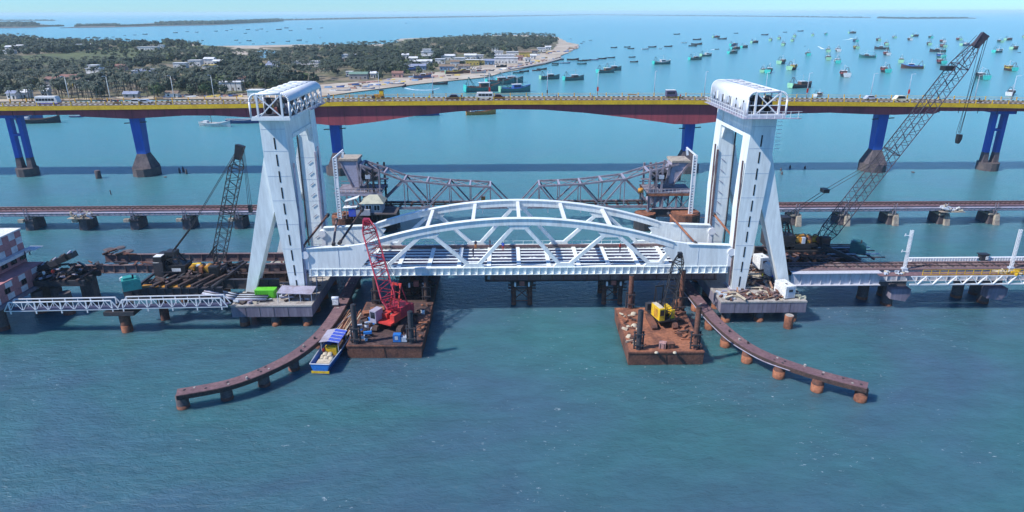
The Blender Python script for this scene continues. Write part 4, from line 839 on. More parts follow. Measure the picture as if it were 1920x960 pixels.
# ================================================================ white footbridge and chequered block at left
NAVY = mat('navy_deck', (.05, .055, .11), rough=.7)
for i, (xa, xb, za, zb2) in enumerate([(-82.5, -65.5, 4.2, 4.4), (-63.7, -47.3, 4.5, 4.7)]):
    t = thing('footbridge', ['white truss footbridge span from the chequered building to the rusty pile', 'white truss footbridge span from the rusty pile to the left pile cap'][i], 'footbridge', ((xa+xb)/2, 105.2, za))
    hgt = 1.55; y0, y1 = 104.6, 106.0; n = 16
    P = lambda u, z, y: Vector((xa+(xb-xa)*u, y, za+(zb2-za)*u+z))
    for y in (y0, y1):
        bar(t, 'bottom_chord', P(-.06, 0, y), P(1.06, 0, y), .16, .16, WHITE2); bar(t, 'top_chord', P(0, hgt, y), P(1, hgt, y), .16, .16, WHITE2)
        bar(t, 'end_brace', P(-.06, 0, y), P(0, hgt, y), .14, .14, WHITE2); bar(t, 'end_brace', P(1.06, 0, y), P(1, hgt, y), .14, .14, WHITE2)
        for j in range(n+1):
            if j % 4 == 0: bar(t, 'post', P(j/n, -.55, y), P(j/n, hgt, y), .17, .17, WHITE2)
            elif j % 2 == 0: bar(t, 'post', P(j/n, 0, y), P(j/n, hgt, y), .09, .09, WHITE2)
            if j < n and y == y0: bar(t, 'diagonal', P(j/n, hgt if j % 2 else 0, y), P((j+1)/n, 0 if j % 2 else hgt, y), .09, .09, WHITE2)
    bar(t, 'walkway_deck', P(-.05, .12, (y0+y1)/2), P(1.05, .12, (y0+y1)/2), 1.6, .08, NAVY)
t = thing('footbridge_pile', 'single rusty round pile carrying the joint of the white footbridge', 'pile', (-64.6, 105.5, 0))
rod(t, 'pile', (-64.2, 105.3, -3), (-64.4, 105.5, 3.6), .85, RUST, kind='cyl20'); rod(t, 'rusty_foot', (-64.2, 105.3, -2), (-64.25, 105.35, 1.2), .89, RUSTB, kind='cyl20'); blk(t, 'cap_beam', (-67.0, 104.2, 3.3), (-62.0, 107.2, 4.0), STEELD)
scrap('bracket_stack', 'dark packing steel on top of the footbridge pile', -65.5, -63.6, 105.6, 108, 4.0, 14, [RUSTD, STEELD, RUST], 44, (.6, 1.6), .9)
# chequered building: panels laid one by one
BS = -3.3
t = thing('chequered_building', 'red and white chequered site building on the left picture edge', 'building', (-88, 112, 6))
def tilewall(o, u, v, nu, nv, su, sv, skip=()):
    o, u, v = Vector(o)+Vector((BS, 0, 0)), Vector(u), Vector(v); nrm = u.cross(v).normalized()
    for i in range(nu):
        for j in range(nv):
            if (i, j) in skip: continue
            c = o+u*su*(i+.5)+v*sv*(j+.5); c += nrm*(.02 if (i+j) % 2 else .0)
            F = Matrix((u.normalized(), v.normalized(), nrm)).transposed().to_4x4(); F.translation = c
            place('wall_panel', unit('box', WHW if ((i % 2 == 0 and j % 2 == 0) or (nv == 3 and i > nu-3 and (i+j) % 2 == 0)) else REDW), F @ Matrix.Diagonal((su*.985, sv*.985, .18, 1)), t)
# upper block
blk(t, 'wall_core', (BS+(-99.8), 108.15, 7.0), (BS+(-84.1), 117.9, 16.9), REDW)
tilewall((-84.0, 108.1, 12.2), (0, 1, 0), (0, 0, 1), 6, 3, 1.6, 1.5); tilewall((-98.4, 108.05, 12.2), (1, 0, 0), (0, 0, 1), 9, 3, 1.6, 1.5)
blk(t, 'parapet', (BS+(-100), 107.8, 16.7), (BS+(-83.9), 118.1, 17.0), SHW)
blk(t, 'floor_band', (BS+(-99.8), 106.6, 11.4), (BS+(-83.0), 118, 12.1), WHW)
# middle storey
for i in range(4):
    blk(t, 'window', (BS+(-83.99), 109.0+i*2.4, 9.8), (BS+(-83.95), 110.3+i*2.4, 10.9), GLASS)
    for q in range(3): blk(t, 'window_bar', (BS+(-83.95), 109.0+i*2.4+q*.62, 9.8), (BS+(-83.9), 109.08+i*2.4+q*.62, 10.9), STEELD)
    blk(t, 'window', (BS+(-98+i*3.6), 108.1, 9.6), (BS+(-96.4+i*3.6), 108.14, 10.9), GLASS)
blk(t, 'awning', (BS+(-84.0), 117.0, 11.9), (BS+(-81.6), 119.4, 12.0), SHW)
# lower block stepping towards the camera and the right
blk(t, 'wall_core', (BS+(-99.8), 103.5, 5.0), (BS+(-80.9), 117, 8.9), REDW)
tilewall((-80.8, 103.4, 5.0), (0, 1, 0), (0, 0, 1), 8, 3, 1.7, 1.3); tilewall((-98.0, 103.4, 5.0), (1, 0, 0), (0, 0, 1), 10, 3, 1.7, 1.3)
blk(t, 'terrace_roof', (BS+(-99.9), 103.3, 8.9), (BS+(-80.7), 117.1, 9.1), REDW)
for i in range(2):
    blk(t, 'window', (BS+(-80.72), 106.4+i*4.2, 6.5), (BS+(-80.68), 107.7+i*4.2, 7.7), GLASS)
    for q in range(3): blk(t, 'window_bar', (BS+(-80.68), 106.4+i*4.2+q*.6, 6.5), (BS+(-80.64), 106.48+i*4.2+q*.6, 7.7), STEELD)
blk(t, 'base_slab', (BS+(-100), 103, 4.2), (BS+(-80.2), 118, 4.9), CONC)
t.scale = (1, 1, .78)
for (x, y) in [(-86, 106.5), (-84, 113.5), (-91, 106), (-81.8, 115.5), (-78.5, 112.8)]:
    q = thing('building_pile', 'dark round pile under the chequered building', 'pile', (x, y, 0), 'piles under the chequered building'); rod(q, 'pile', (x, y, -3), (x, y, 4.15), .95, CONCD, kind='cyl20'); rod(q, 'rusty_foot', (x, y, -2), (x, y, .7), 1.0, RUST, kind='cyl20')
dk = thing('rigging_platform', 'dark steel platform heaped with machinery right of the chequered building', 'platform', (-83.5, 115, 5))
for yy in (113.5, 116, 118.5): bar(dk, 'deck_beam', (-88.5, yy, 5.6), (-75, yy, 5.6), .6, 1.0, STEELD)
for i in range(6): bar(dk, 'cross_beam', (-88+i*2.4, 113, 6.25), (-88+i*2.4, 119, 6.25), .5, .3, RUSTD)
for (x, y) in [(-76.8, 117.5), (-84, 117)]:
    k = MB(); k.hexa([(x-1.1, y-1, -2), (x+1.1, y-1, -2), (x+1.1, y+1, -2), (x-1.1, y+1, -2)], [(x-1.3, y-1, 5.1), (x+.9, y-1, 5.1), (x+.9, y+1, 5.1), (x-1.3, y+1, 5.1)]); k.build('platform_leg', CONCD, dk)
scrap('machinery_heap', 'black heap of machinery rising to the right on the left steel platform', -87, -77, 114.2, 117.8, 6.4, 75, [BLACK, RUSTD, STEELD, RUSTD, LILAC], 51, (.9, 3.4), 1.5, 'machinery')
k_ = thing('machine_arm', 'dark tilted launching arm on top of the left machinery heap', 'machinery', (-80.5, 116, 8))
for i in range(8):
    a = Vector((-84.5+i*.85, 116+(i % 2)*.5, 7.2+i*.36)); bar(k_, 'arm_block', a-Vector((.8, 0, .25)), a+Vector((.9, 0, .3)), 1.8, 1.0, [STEELD, RUSTD, BLACK, BLACK][i % 4]); bar(k_, 'arm_fitting', a+Vector((.2, -.6, .5)), a+Vector((.7, -.2, .95)), .4, .5, [RUSTD, LILAC, BLACK][i % 3])
for i, (x, y, z, m_) in enumerate([(-81.6, 113.2, 6.5, SHW), (-80.2, 113.6, 6.6, SHR), (-86.3, 116.3, 9.1, JEANS)]):
    person((x, y, z), i, m_, JEANS, ['worker in white shirt at the left end of the steel platform', 'worker in red shirt beside the black machinery heap', 'person in dark clothes on the terrace of the chequered building'][i])
# ================================================================ things on the tower caps
t = thing('container', 'bright lime green container box on the left pile cap', 'container', wz(500, 557, 4.1)); p = t.location.copy()
MB().box((p.x-1.8, p.y-.5, 4.12), (p.x+1.6, p.y+1.1, 5.5)).build('body', GREEN, t); blk(t, 'door_panel', (p.x+.5, p.y-.54, 4.3), (p.x+1.4, p.y-.5, 5.3), GREEN); blk(t, 'roof_strip', (p.x-1.85, p.y-.52, 5.5), (p.x+1.65, p.y+1.15, 5.56), GREEN)
for i in range(9): bar(t, 'corrugation', (p.x-1.6+i*.38, p.y-.515, 4.2), (p.x-1.6+i*.38, p.y-.515, 5.4), .06, .04, GREEN)
def canopy(lab, x0, x1, y0, y1, z0, z1, m_, name='canopy'):
    t = thing(name, lab, 'canopy', ((x0+x1)/2, (y0+y1)/2, z0)); k = MB(); k.hexa([(x0, y0, z1), (x1, y0, z1-.25), (x1, y1, z1-.1), (x0, y1, z1+.1)], [(x0, y0, z1+.07), (x1, y0, z1-.18), (x1, y1, z1-.03), (x0, y1, z1+.17)]); k.build('roof_sheet', m_, t)
    for i in range(4):
        for yy in (y0+.1, y1-.1): rod(t, 'post', (x0+.1+(x1-x0-.2)*i/3, yy, z0), (x0+.1+(x1-x0-.2)*i/3, yy, z1-.1), .06, GREYGAL)
    return t
canopy('lilac sheet canopy on posts around the foot of the left tower', -39.0, -33.0, 107.6, 110.9, 4.1, 5.75, LILAC)
canopy('small lilac sheet canopy left of the lift span on the left pile cap', -36.5, -33.3, 112.4, 116.5, 4.1, 7.6, LILAC)
t = thing('pipe_bundle', 'bundle of long grey-white pipes lying along the left pile cap', 'pipes', (-45, 108.4, 4.5))
for i in range(9): k = MB(); k.poly([(-51.5, 107.2+i*.32, 6.0+.03*i), (-48.0, 107.4+i*.3, 5.2), (-46.2, 107.6+i*.28, 4.6+(i % 3)*.12), (-41.0, 107.6+i*.28, 4.6+(i % 3)*.12)], .11, n=7); k.build('pipe', [LILAC, GREYGAL, STEELD][i % 3], t)
scrap('steel_debris', 'assorted scaffold and offcuts covering the left pile cap', -46, -33.6, 107.2, 116, 4.1, 60, [RUSTD, LILAC, GREYGAL, RUST, SACK, STEELD], 61, (.5, 2.6), .5)
scrap('steel_debris', 'timber and scaffold stacked behind the left tower feet', -46.5, -34, 116.5, 128, 4.1, 36, [RUSTD, GIRD, RUST, STEELD], 62, (1.2, 4), 2.0)
scrap('material_heap', 'dense heap of timber, sacks and scaffold between the right tower feet', 42.6, 50.6, 111.5, 127, 4.1, 110, [RUSTD, GIRD, RUST, SACK, TIMBER, STEELD], 63, (.6, 3.6), 1.6, 'materials')
scrap('material_heap', 'rebar and timber along the front edge of the right pile cap', 38.5, 48.2, 107.0, 109.8, 4.1, 60, [RUST, GIRD, RUST, SACK, TIMBER], 64, (.5, 2.8), .7, 'materials')
scrap('material_heap', 'pale green and grey bundles on the right corner of the right pile cap', 50.2, 52, 106.8, 111.0, 4.1, 16, [ROOFG, STEELD, SACK], 65, (.4, 1.5), .5, 'materials')
def container(lab, x, y, z, sx, sy, sz, yaw, m_):
    t = thing('container', lab, 'container', (x, y, z)); Mx = Matrix.Translation((x, y, z)) @ Matrix.Rotation(yaw, 4, 'Z')
    obox(t, 'body', Mx, (-sx/2, -sy/2, 0), (sx/2, sy/2, sz), m_); obox(t, 'door', Mx, (-sx*.3, -sy/2-.03, .15), (sx*.3, -sy/2, sz-.15), GREYGAL); obox(t, 'vent', Mx, (-sx*.2, -sy/2-.06, sz*.55), (sx*.2, -sy/2-.035, sz*.75), STEELD); obox(t, 'roof_slot', Mx, (-sx*.15, -sy*.2, sz), (sx*.05, -sy*.05, sz+.03), STEELD); obox(t, 'base_frame', Mx, (-sx/2-.04, -sy/2-.04, -.02), (sx/2+.04, sy/2+.04, .12), STEELD)
container('white equipment container at the front of the right pile cap', 49.2, 109.0, 4.08, 1.9, 3.4, 2.3, .22, SHW)
container('white site cabin behind the right tower rear strut, left one', 48.6, 119.5, 5.3, 1.8, 2.6, 2.4, .2, SHW)
container('white site cabin behind the right tower rear strut, nearer one', 49.4, 116.4, 5.0, 1.5, 2.0, 2.2, .2, SHW)
scrap('material_heap', 'grey plates lying beside the right tower front foot', 37.8, 40, 107.0, 110.4, 4.1, 14, [GREYGAL, LILAC, SHW, RUST], 66, (.5, 1.6), .4, 'materials')
for (px, py, z, sh, lab) in [(1428, 527, 4.6, SHY, 'worker in yellow vest crouched amid materials on the right pile cap'), (1452, 517, 4.9, SHB, 'worker in blue on the right edge of the right pile cap'), (1408, 532, 4.6, JEANS, 'worker in dark clothes beside the right tower foot')]:
    person(wz(px, py, z), 1, sh, JEANS, lab)
tb_ = wz(1452, 518, 5.0); k = MB(); k.hexa([tb_+Vector(v) for v in ((-.7, -.5, 0), (.7, -.5, 0), (.7, .5, 0), (-.7, .5, 0))], [tb_+Vector(v) for v in ((-.4, -.3, .8), (.5, -.3, .7), (.4, .3, .9), (-.4, .3, .8))]); tag(k.build('tarpaulin', BLUET, loc=tb_), 'bright blue tarpaulin bundle beside the right tower rear strut', 'tarpaulin')
# small white generator on the left fender
t = thing('light_tower', 'small white machine standing on the left curved fender walkway', 'machine', wz(630, 572, 2.6)); p = t.location.copy()
blk(t, 'body', p+Vector((-.5, -.4, .2)), p+Vector((.5, .5, 1.1)), SHW); rod(t, 'tank', p+Vector((-.6, 0, 1.3)), p+Vector((.6, 0, 1.3)), .35, GREYGAL); blk(t, 'skid', p+Vector((-.6, -.5, 0)), p+Vector((.6, .6, .2)), STEELD)
# people on the lift span deck
for (x, y, sh, pa, rz, lab) in [(-.1, 120.8, SHB, SHR, 0, 'worker in blue and red standing near mid-span on the lift span deck'), (-5.6, 117.5, JEANS, JEANS, 1, 'worker in dark clothes left of mid-span on a cross girder'), (-2.6, 122.4, JEANS, JEANS, 2, 'dark-clothed worker by the far chord left of the blue worker'), (-5.3, 121.8, JEANS, SHO, .4, 'worker with orange trousers by the far chord at a truss node'), (21.8, 119.5, SHR, JEANS, .7, 'worker in red shirt on the right part of the lift span deck')]:
    person((x, y, 8.6), rz, sh, pa, lab, 1.05)
person((-32.0, 127.6, 35.25), .5, SHW, JEANS, 'worker standing on the high walkway of the left tower', 1.1)
# second worker's crate etc. inside the right machine room
person((XC+41.8, 110.0, 35.35), 2.5, SHO, JEANS, 'worker in orange vest inside the right machine room opening')
# ================================================================ old railway viaduct and bascule leaves
YO = 164.0
ORDN = ['first', 'second', 'third', 'fourth', 'fifth', 'sixth', 'seventh', 'eighth', 'ninth', 'tenth', 'eleventh', 'twelfth', 'thirteenth', 'fourteenth', 'fifteenth', 'sixteenth']
def W(px, py, y=YO): return wy(px, py, y)
vd = thing('old_railway_viaduct', 'old brown railway viaduct crossing the whole picture behind the new bridge', 'bridge', (0, 166, 5))
def zdeck(x): return interp([(-150, 4.75), (-60, 4.9), (70, 4.7), (150, 4.7)], x)
segs = [(-210, -54.5), (-54.5, -44.5), (57.5, 66), (66, 230)]
x = -208.0; bays = []
for i in range(36):
    a = -118.7-12.9*7+i*12.9
    bays.append(a)
pier_px = [75, 172, 265, 360, 455, 1480, 1570, 1660, 1755, 1848]
pierx = [wz(p, 424 if p < 900 else 415).x for p in pier_px]
pxs = [pierx[0]-12.9*k for k in range(7, 0, -1)]+pierx[:5]+[pierx[4]+12.6]
pxr = [pierx[5]-12.4]+pierx[5:]+[pierx[9]+12.8*k for k in range(1, 7)]
for arr in (pxs, pxr):
    for a, b in zip(arr, arr[1:]):
        for yy in (YO, YO+3.6):
            bar(vd, 'girder', (a+.15, yy, zdeck(a)-.8), (b-.15, yy, zdeck(b)-.8), .3, 1.25, LILAC if yy == YO else GIRD)
            bar(vd, 'girder_flange', (a+.15, yy-.1, zdeck(a)-.14), (b-.15, yy-.1, zdeck(b)-.14), .6, .08, OLDTRUSS)
        bar(vd, 'track_bed', (a, YO+1.8, zdeck(a)), (b, YO+1.8, zdeck(b)), 4.4, .14, RUSTDECK)
        for yy in (YO+1.1, YO+2.6): bar(vd, 'rail', (a, yy, zdeck(a)+.18), (b, yy, zdeck(b)+.18), .14, .2, RUSTD)
        bar(vd, 'walkway', (a, YO-.9, zdeck(a)-.35), (b, YO-.9, zdeck(b)-.35), .9, .08, LILAC)
        for i in range(9):
            xx = a+(b-a)*(i+.5)/9; bar(vd, 'walkway_bracket', (xx, YO-1.3, zdeck(xx)-.35), (xx, YO, zdeck(xx)-1.0), .1, .14, GREYGAL)
        for i in range(10):
            xx = a+(b-a)*(i+.5)/10; bar(vd, 'sleeper', (xx, YO+.4, zdeck(xx)+.1), (xx, YO+3.3, zdeck(xx)+.1), .3, .1, RUSTD)
for arr, L in ((pxs, True), (pxr, False)):
    for n_, a in enumerate(arr):
        t = thing('viaduct_pier', ('dark stone pier under the left arm of the old viaduct, %s from the bascule' % ORDN[len(pxs)-1-n_] if L else 'pale-faced stone pier under the right arm of the old viaduct, %s from the bascule' % ORDN[n_]), 'pier', (a, YO+1.6, 0), 'stone piers of the left viaduct arm' if L else 'stone piers of the right viaduct arm')
        k = MB(); w0 = 1.05
        k.hexa([(a-w0*1.1, YO-1.1, -2), (a+w0*1.1, YO-1.1, -2), (a+w0*1.1, YO+3.9, -2), (a-w0*1.1, YO+3.9, -2)], [(a-w0*.9, YO-.8, 2.4), (a+w0*.9, YO-.8, 2.4), (a+w0*.9, YO+3.7, 2.4), (a-w0*.9, YO+3.7, 2.4)]); k.build('pier_shaft', STONE, t)
        blk(t, 'pier_cap', (a-w0-.25, YO-1.1, 2.4), (a+w0+.25, YO+4.0, 2.8), STONE if L else STONEL)
        blk(t, 'bearing_block', (a-.9, YO-.5, 2.8), (a+.9, YO+3.9, 3.25), STONEL)
        if L: blk(t, 'pale_bracket', (a-w0-1.0, YO-1.7, 2.2), (a-w0+.3, YO-.6, 2.95), STONEL)
        else:
            k = MB(); k.hexa([(a-.2, YO-2.3, -1), (a+w0*1.2, YO-2.3, -1), (a+w0*1.2, YO-1.55, -1), (a-.2, YO-1.55, -1)], [(a, YO-1.7, 2.5), (a+w0, YO-1.7, 2.5), (a+w0, YO-.9, 2.5), (a, YO-.9, 2.5)]); k.build('patched_face', STONEL, t)
        for dx in (-.35, .35): bar(t, 'mast_stub', (a+dx, YO-1.2, 2.8), (a+dx, YO-1.2, 5.6), .16, .16, OLDTRUSS)
for px, lab in ((158, 'pale heap of tools on a platform over the second pier from the left'), (1778, 'white tangled equipment over the fourth viaduct pier right of the right tower')):
    c = W(px, 400 if px < 900 else 388); t = thing('maintenance_platform', lab, 'platform', c); rr = random.Random(px)
    blk(t, 'platform_deck', (c.x-3, YO-2.4, c.z-.8), (c.x+3, YO-.8, c.z-.65), STONEL)
    for i in range(22):
        q = Vector((c.x+rr.uniform(-2.8, 2.8), YO-1.6+rr.uniform(-.7, .7), c.z-.4+rr.random()*1.1)); e = Vector((rr.uniform(-1, 1), rr.uniform(-.5, .5), rr.uniform(-.3, .9))); bar(t, 'equipment_piece', q-e*.6, q+e*.6, rr.uniform(.1, .4), rr.uniform(.1, .4), [SACK, SHW, GREYGAL][i % 3] if px > 900 else [SACK, STONEL, GREYGAL][i % 3])
def leaf(top, bot, verts, diags, lab, cw, wedge, heel):
    t = thing('bascule_leaf', lab, 'bridge leaf', (W(*top[0]).x, YO+2, 6), 'bascule leaves of the old bridge')
    y0, y1 = YO-.6, YO+5.0
    T_ = [W(a, b, y0) for a, b in top]; B_ = [Vector((W(a, b, y0).x, y0, 5.1)) for a, b in bot]
    for y in (y0, y1):
        sh = lambda v: Vector((v.x, y, v.z))
        for a, b in zip(T_, T_[1:]): bar(t, 'top_chord', sh(a), sh(b), .36, .42, OLDTRUSS)
        for a, b in zip(B_, B_[1:]): bar(t, 'bottom_chord', sh(a), sh(b), .4, .6, OLDTRUSS)
        for a in verts: v = T_[a]; bar(t, 'vertical', sh(v), (v.x, y, 5.1), .2, .3, OLDTRUSS)
        for a, b in diags: bar(t, 'diagonal', sh(T_[a]), sh(B_[b]), .27, .36, OLDTRUSS)
    for i, v in enumerate(T_):
        bar(t, 'cross_strut', (v.x, y0, v.z), (v.x, y1, v.z), .4, .5, LILAC)
        if i+1 < len(T_): q = T_[i+1]; bar(t, 'top_lateral', (v.x, y0, v.z), (q.x, y1, q.z), .18, .14, OLDTRUSS); bar(t, 'top_lateral', (v.x, y1, v.z), (q.x, y0, q.z), .18, .14, OLDTRUSS)
    xa, xb = B_[0].x, B_[-1].x
    n = 12
    for i in range(n+1): x = xa+(xb-xa)*i/n; bar(t, 'floor_beam', (x, y0, 5.0), (x, y1, 5.0), .35, .6, GIRD)
    for y in (YO+1.2, YO+3.0): bar(t, 'rail', (xa, y, 5.5), (xb, y, 5.5), .2, .3, RUSTD)
    for x in (0, 0): pass
    for i in range(0, n, 3):
        x = xa+(xb-xa)*(i+.5)/n; bar(t, 'hanging_pin', (x, y0, 4.7), (x, y0, 3.6), .2, .2, GREYGAL)
    # counterweight: tapered slab rolling on the tower
    P = [W(a, b, y0) for a, b in cw]
    MB().prism([(p.x, p.z) for p in P], y0+.25, y1-.25).build('counterweight', LILAC, t)
    ca, cb_ = P[0], P[1]
    MB().prism([(ca.x-.3, ca.z+.02), (cb_.x+.3, cb_.z+.02), (cb_.x+.2, cb_.z+.5), (ca.x-.2, ca.z+.5)], y0-.1, y1+.1).build('counterweight_cap', STONEL, t)
    for i in range(len(P)):
        a, b = P[i], P[(i+1) % len(P)]; bar(t, 'counterweight_edge', (a.x, y0+.15, a.z), (b.x, y0+.15, b.z), .25, .35, OLDTRUSS)
    Q = [W(a, b, y0) for a, b in wedge]
    for y in (y0, y1):
        for i in range(0, len(Q)-1, 2): bar(t, 'rear_brace', (Q[i].x, y, Q[i].z), (Q[i+1].x, y, Q[i+1].z), .35, .4, OLDTRUSS)
    Hh = [W(a, b, y0) for a, b in heel]
    MB().prism([(p.x, p.z) for p in Hh], y0+.6, y1-.6).build('segmental_girder', LILAC, t)
    return t
leaf([(676, 310), (720, 325), (757, 339), (800, 342.5), (842, 347), (881, 349), (919, 351)], [(706, 390), (757, 390), (801, 389), (842, 389), (881, 388), (919, 388), (957, 388)], [2, 3, 4, 5, 6],
     [(2, 0), (2, 2), (4, 2), (4, 4), (6, 4), (6, 6)], 'left leaf of the old grey-brown bascule span with sloping truss and counterweight',
     [(636, 302), (669, 302), (674, 352), (662, 352)], [(669, 310), (681, 348), (681, 348), (710, 326), (676, 312), (700, 331), (700, 331), (681, 348), (676, 310), (676, 348)], [(668, 356), (712, 356), (704, 378), (690, 384)])
leaf([(1273, 308), (1217, 322), (1172, 336), (1129, 341), (1089, 345.5), (1049, 347.5), (1012, 349)], [(1222, 390), (1172, 390), (1127, 389), (1089, 389), (1044, 388), (1012, 388), (976, 387)], [2, 3, 4, 5, 6],
     [(2, 0), (2, 2), (4, 2), (4, 4), (6, 4), (6, 6)], 'right leaf of the old grey-brown bascule span with sloping truss and counterweight',
     [(1262, 305), (1293, 305), (1262, 346), (1250, 346)], [(1256, 310), (1247, 345), (1247, 345), (1222, 325), (1293, 306), (1262, 346), (1230, 322), (1247, 345), (1256, 308), (1252, 345)], [(1222, 358), (1262, 358), (1250, 376), (1218, 384)])
def basc_tower(px0, px1, lab, s, dark):
    xa, xb = W(px0, 380).x, W(px1, 380).x; t = thing('bascule_tower', lab, 'tower', ((xa+xb)/2, YO+2, 2), 'steel towers of the old bascule span')
    zf = W((px0+px1)/2, 357).z; ztop = W((px0+px1)/2, 330).z
    for y in (YO-2.0, YO+6.2):
        for u in (0, .33, .66, 1):
            x = xa+(xb-xa)*u; bar(t, 'column', (x, y, 3.0), (x, y, zf if u not in ((1,) if s > 0 else (0,)) else ztop+2), .4, .45, OLDTRUSS)
        for z in (zf, zf+.9): bar(t, 'platform_rail', (xa-1.0, y-.3, z), (xb+.6, y-.3, z), .25, .3 if z == zf else .15, OLDTRUSS)
        bar(t, 'platform_girder', (xa-.8, y-.3, zf-.5), (xb+.6, y-.3, zf-.5), .3, .6, RUSTB if s < 0 else LILAC)
        for i in range(3):
            x0, x1 = xa+(xb-xa)*i/3, xa+(xb-xa)*(i+1)/3; bar(t, 'brace', (x0, y, 3.4), (x1, y, zf-.8), .16, .16, OLDTRUSS); bar(t, 'brace', (x1, y, 3.4), (x0, y, zf-.8), .16, .16, OLDTRUSS)
    for i in range(12): x = xa+(xb-xa)*i/11; bar(t, 'rail_post', (x, YO-2.4, zf), (x, YO-2.4, zf+.9), .08, .08, GREYGAL)
    bar(t, 'platform_deck', (xa-.6, YO+2, zf+.05), (xb+.4, YO+2, zf+.05), 8.4, .1, OLDTRUSS)
    e = xb if s > 0 else xa
    for dx in (0, -s*1.6, -s*3.0):
        for y in (YO-1.6, YO+5.9): bar(t, 'drive_column', (e+dx, y, 3), (e+dx, y, ztop+2.2), .45, .45, dark)
    for q in range(4): bar(t, 'drive_brace', (e, YO-1.7, 5+q*2.4), (e-s*3.0, YO-1.7, 7.4+q*2.4), .14, .14, dark)
    blk(t, 'machinery_house', (min(e-s*1, e-s*8), YO, ztop-1.2), (max(e-s*1, e-s*8), YO+4.2, ztop+.9), BLACK)
    blk(t, 'equipment_box', (e-s*3.4, YO-1.9, ztop-.3), (e-s*2.2, YO-1, ztop+.6), GREYGAL)
    blk(t, 'service_balcony', (min(e, e+s*2.0), YO-1.6, ztop-.6), (max(e, e+s*2.0), YO-.2, ztop-.45), OLDTRUSS)
    for q in (.2, 1.0, 1.8): bar(t, 'rail_post', (e+s*q, YO-1.6, ztop-.5), (e+s*q, YO-1.6, ztop+.5), .07, .07, OLDTRUSS)
    return t
basc_tower(640, 717, 'steel tower and machinery platform of the left bascule leaf', 1, BLACK)
basc_tower(1213, 1290, 'steel tower and machinery platform of the right bascule leaf', -1, OLDTRUSS)
# ladder masts
for (px, sg, lab) in ((632, 1, 'white perforated ladder mast left of the old bascule span'), (1297, -1, 'white perforated ladder mast right of the old bascule span')):
    yb = YO-5.5; p0, p1 = wy(px+2 if sg > 0 else px+2, 424, yb), wy(px, 296 if sg > 0 else 291, yb); x = (p0.x+p1.x)/2; t = thing('ladder_mast', lab, 'mast', (x, yb, 2.5))
    zb_, zt = 3.0, p1.z
    for dx in (-.4, .4): bar(t, 'mast_rail', (x+dx, yb, zb_), (x+dx, yb, zt), .22, .5, WHITE2)
    n = 24
    for i in range(n): z = zb_+(zt-zb_)*i/n; blk(t, 'rung_plate', (x-.35, yb-.2, z), (x+.35, yb+.2, z+(zt-zb_)/n*(.55 if i not in (13, 14, 15) else .98)), WHITE2)
    bar(t, 'slanting_arm', (x-.2*sg, yb, zt-.1), (x+sg*1.9, yb+1.5, zt+1.6), .3, .35, WHITE2); bar(t, 'hanging_bracket', (x+sg*1.6, yb+1, zt-.2), (x+sg*1.9, yb+1, zt+1.2), .25, .5, WHITE2)
# hut
hx0, hx1, hy = wy(684, 395, YO-6.5).x, wy(716, 395, YO-6.5).x, YO-6.5
hz0, hz1 = wy(700, 399.5, hy).z, wy(700, 380.5, hy).z
t = thing('control_hut', 'pale grey control hut with hipped roof on the left bascule pier', 'hut', ((hx0+hx1)/2, hy+2, hz0))
blk(t, 'wall', (hx0, hy, hz0), (hx1, hy+4.5, hz1), HUTW); 
k = MB(); e = .7; k.add([(hx0-e*1.6, hy-e, hz1-.05), (hx1+e, hy-e, hz1-.05), (hx1+e, hy+4.5+e, hz1-.05), (hx0-e*1.6, hy+4.5+e, hz1-.05), (hx0+1.0, hy+2.25, hz1+1.5), (hx1-1.2, hy+2.25, hz1+1.5)], [(3, 2, 1, 0), (0, 1, 5, 4), (1, 2, 5), (2, 3, 4, 5), (3, 0, 4)]); k.build('roof', ROOFG, t)
for u in (.24, .72):
    xx = hx0+(hx1-hx0)*u; k = MB().box((xx-.8, hy-.06, hz1-2.0), (xx+.8, hy-.01, hz1-.5)).build('window', SHW, t)
    for q in (-.62, .08): blk(k, 'window_pane', (xx+q, hy-.09, hz1-1.85), (xx+q+.54, hy-.065, hz1-.65), GLASS)
for i in range(4): rod(t, 'stilt', (hx0+.4+i*(hx1-hx0-.8)/3, hy+.4, 2), (hx0+.4+i*(hx1-hx0-.8)/3, hy+.4, hz0), .25, BLACK)
blk(t, 'floor_slab', (hx0-.5, hy-.5, hz0-.35), (hx1+3.5, hy+5, hz0-.01), CONCD)
c = wy(662, 395, hy); t = thing('shelter', 'small lean-to shelter with pale roofs and blue sheet beside the control hut', 'shelter', c)
bar(t, 'roof_sheet', (c.x-1.8, hy+1, c.z+2.3), (c.x+1.4, hy+1, c.z+3.2), 2.6, .12, SHW); bar(t, 'roof_sheet', (c.x-2.2, hy, c.z+.9), (c.x+1.2, hy, c.z+1.2), 2.2, .12, SHW); blk(t, 'blue_sheet', (c.x-.9, hy-.9, c.z-1.2), (c.x+.8, hy-.8, c.z+.7), BLUET); blk(t, 'store_box', (c.x+.9, hy-.9, c.z-1.0), (c.x+4.2, hy+.2, c.z+.4), HUTW)
for dx in (-1.6, 0, 1.2): rod(t, 'post', (c.x+dx, hy, c.z-2), (c.x+dx, hy, c.z+2.4), .09, OLDTRUSS)
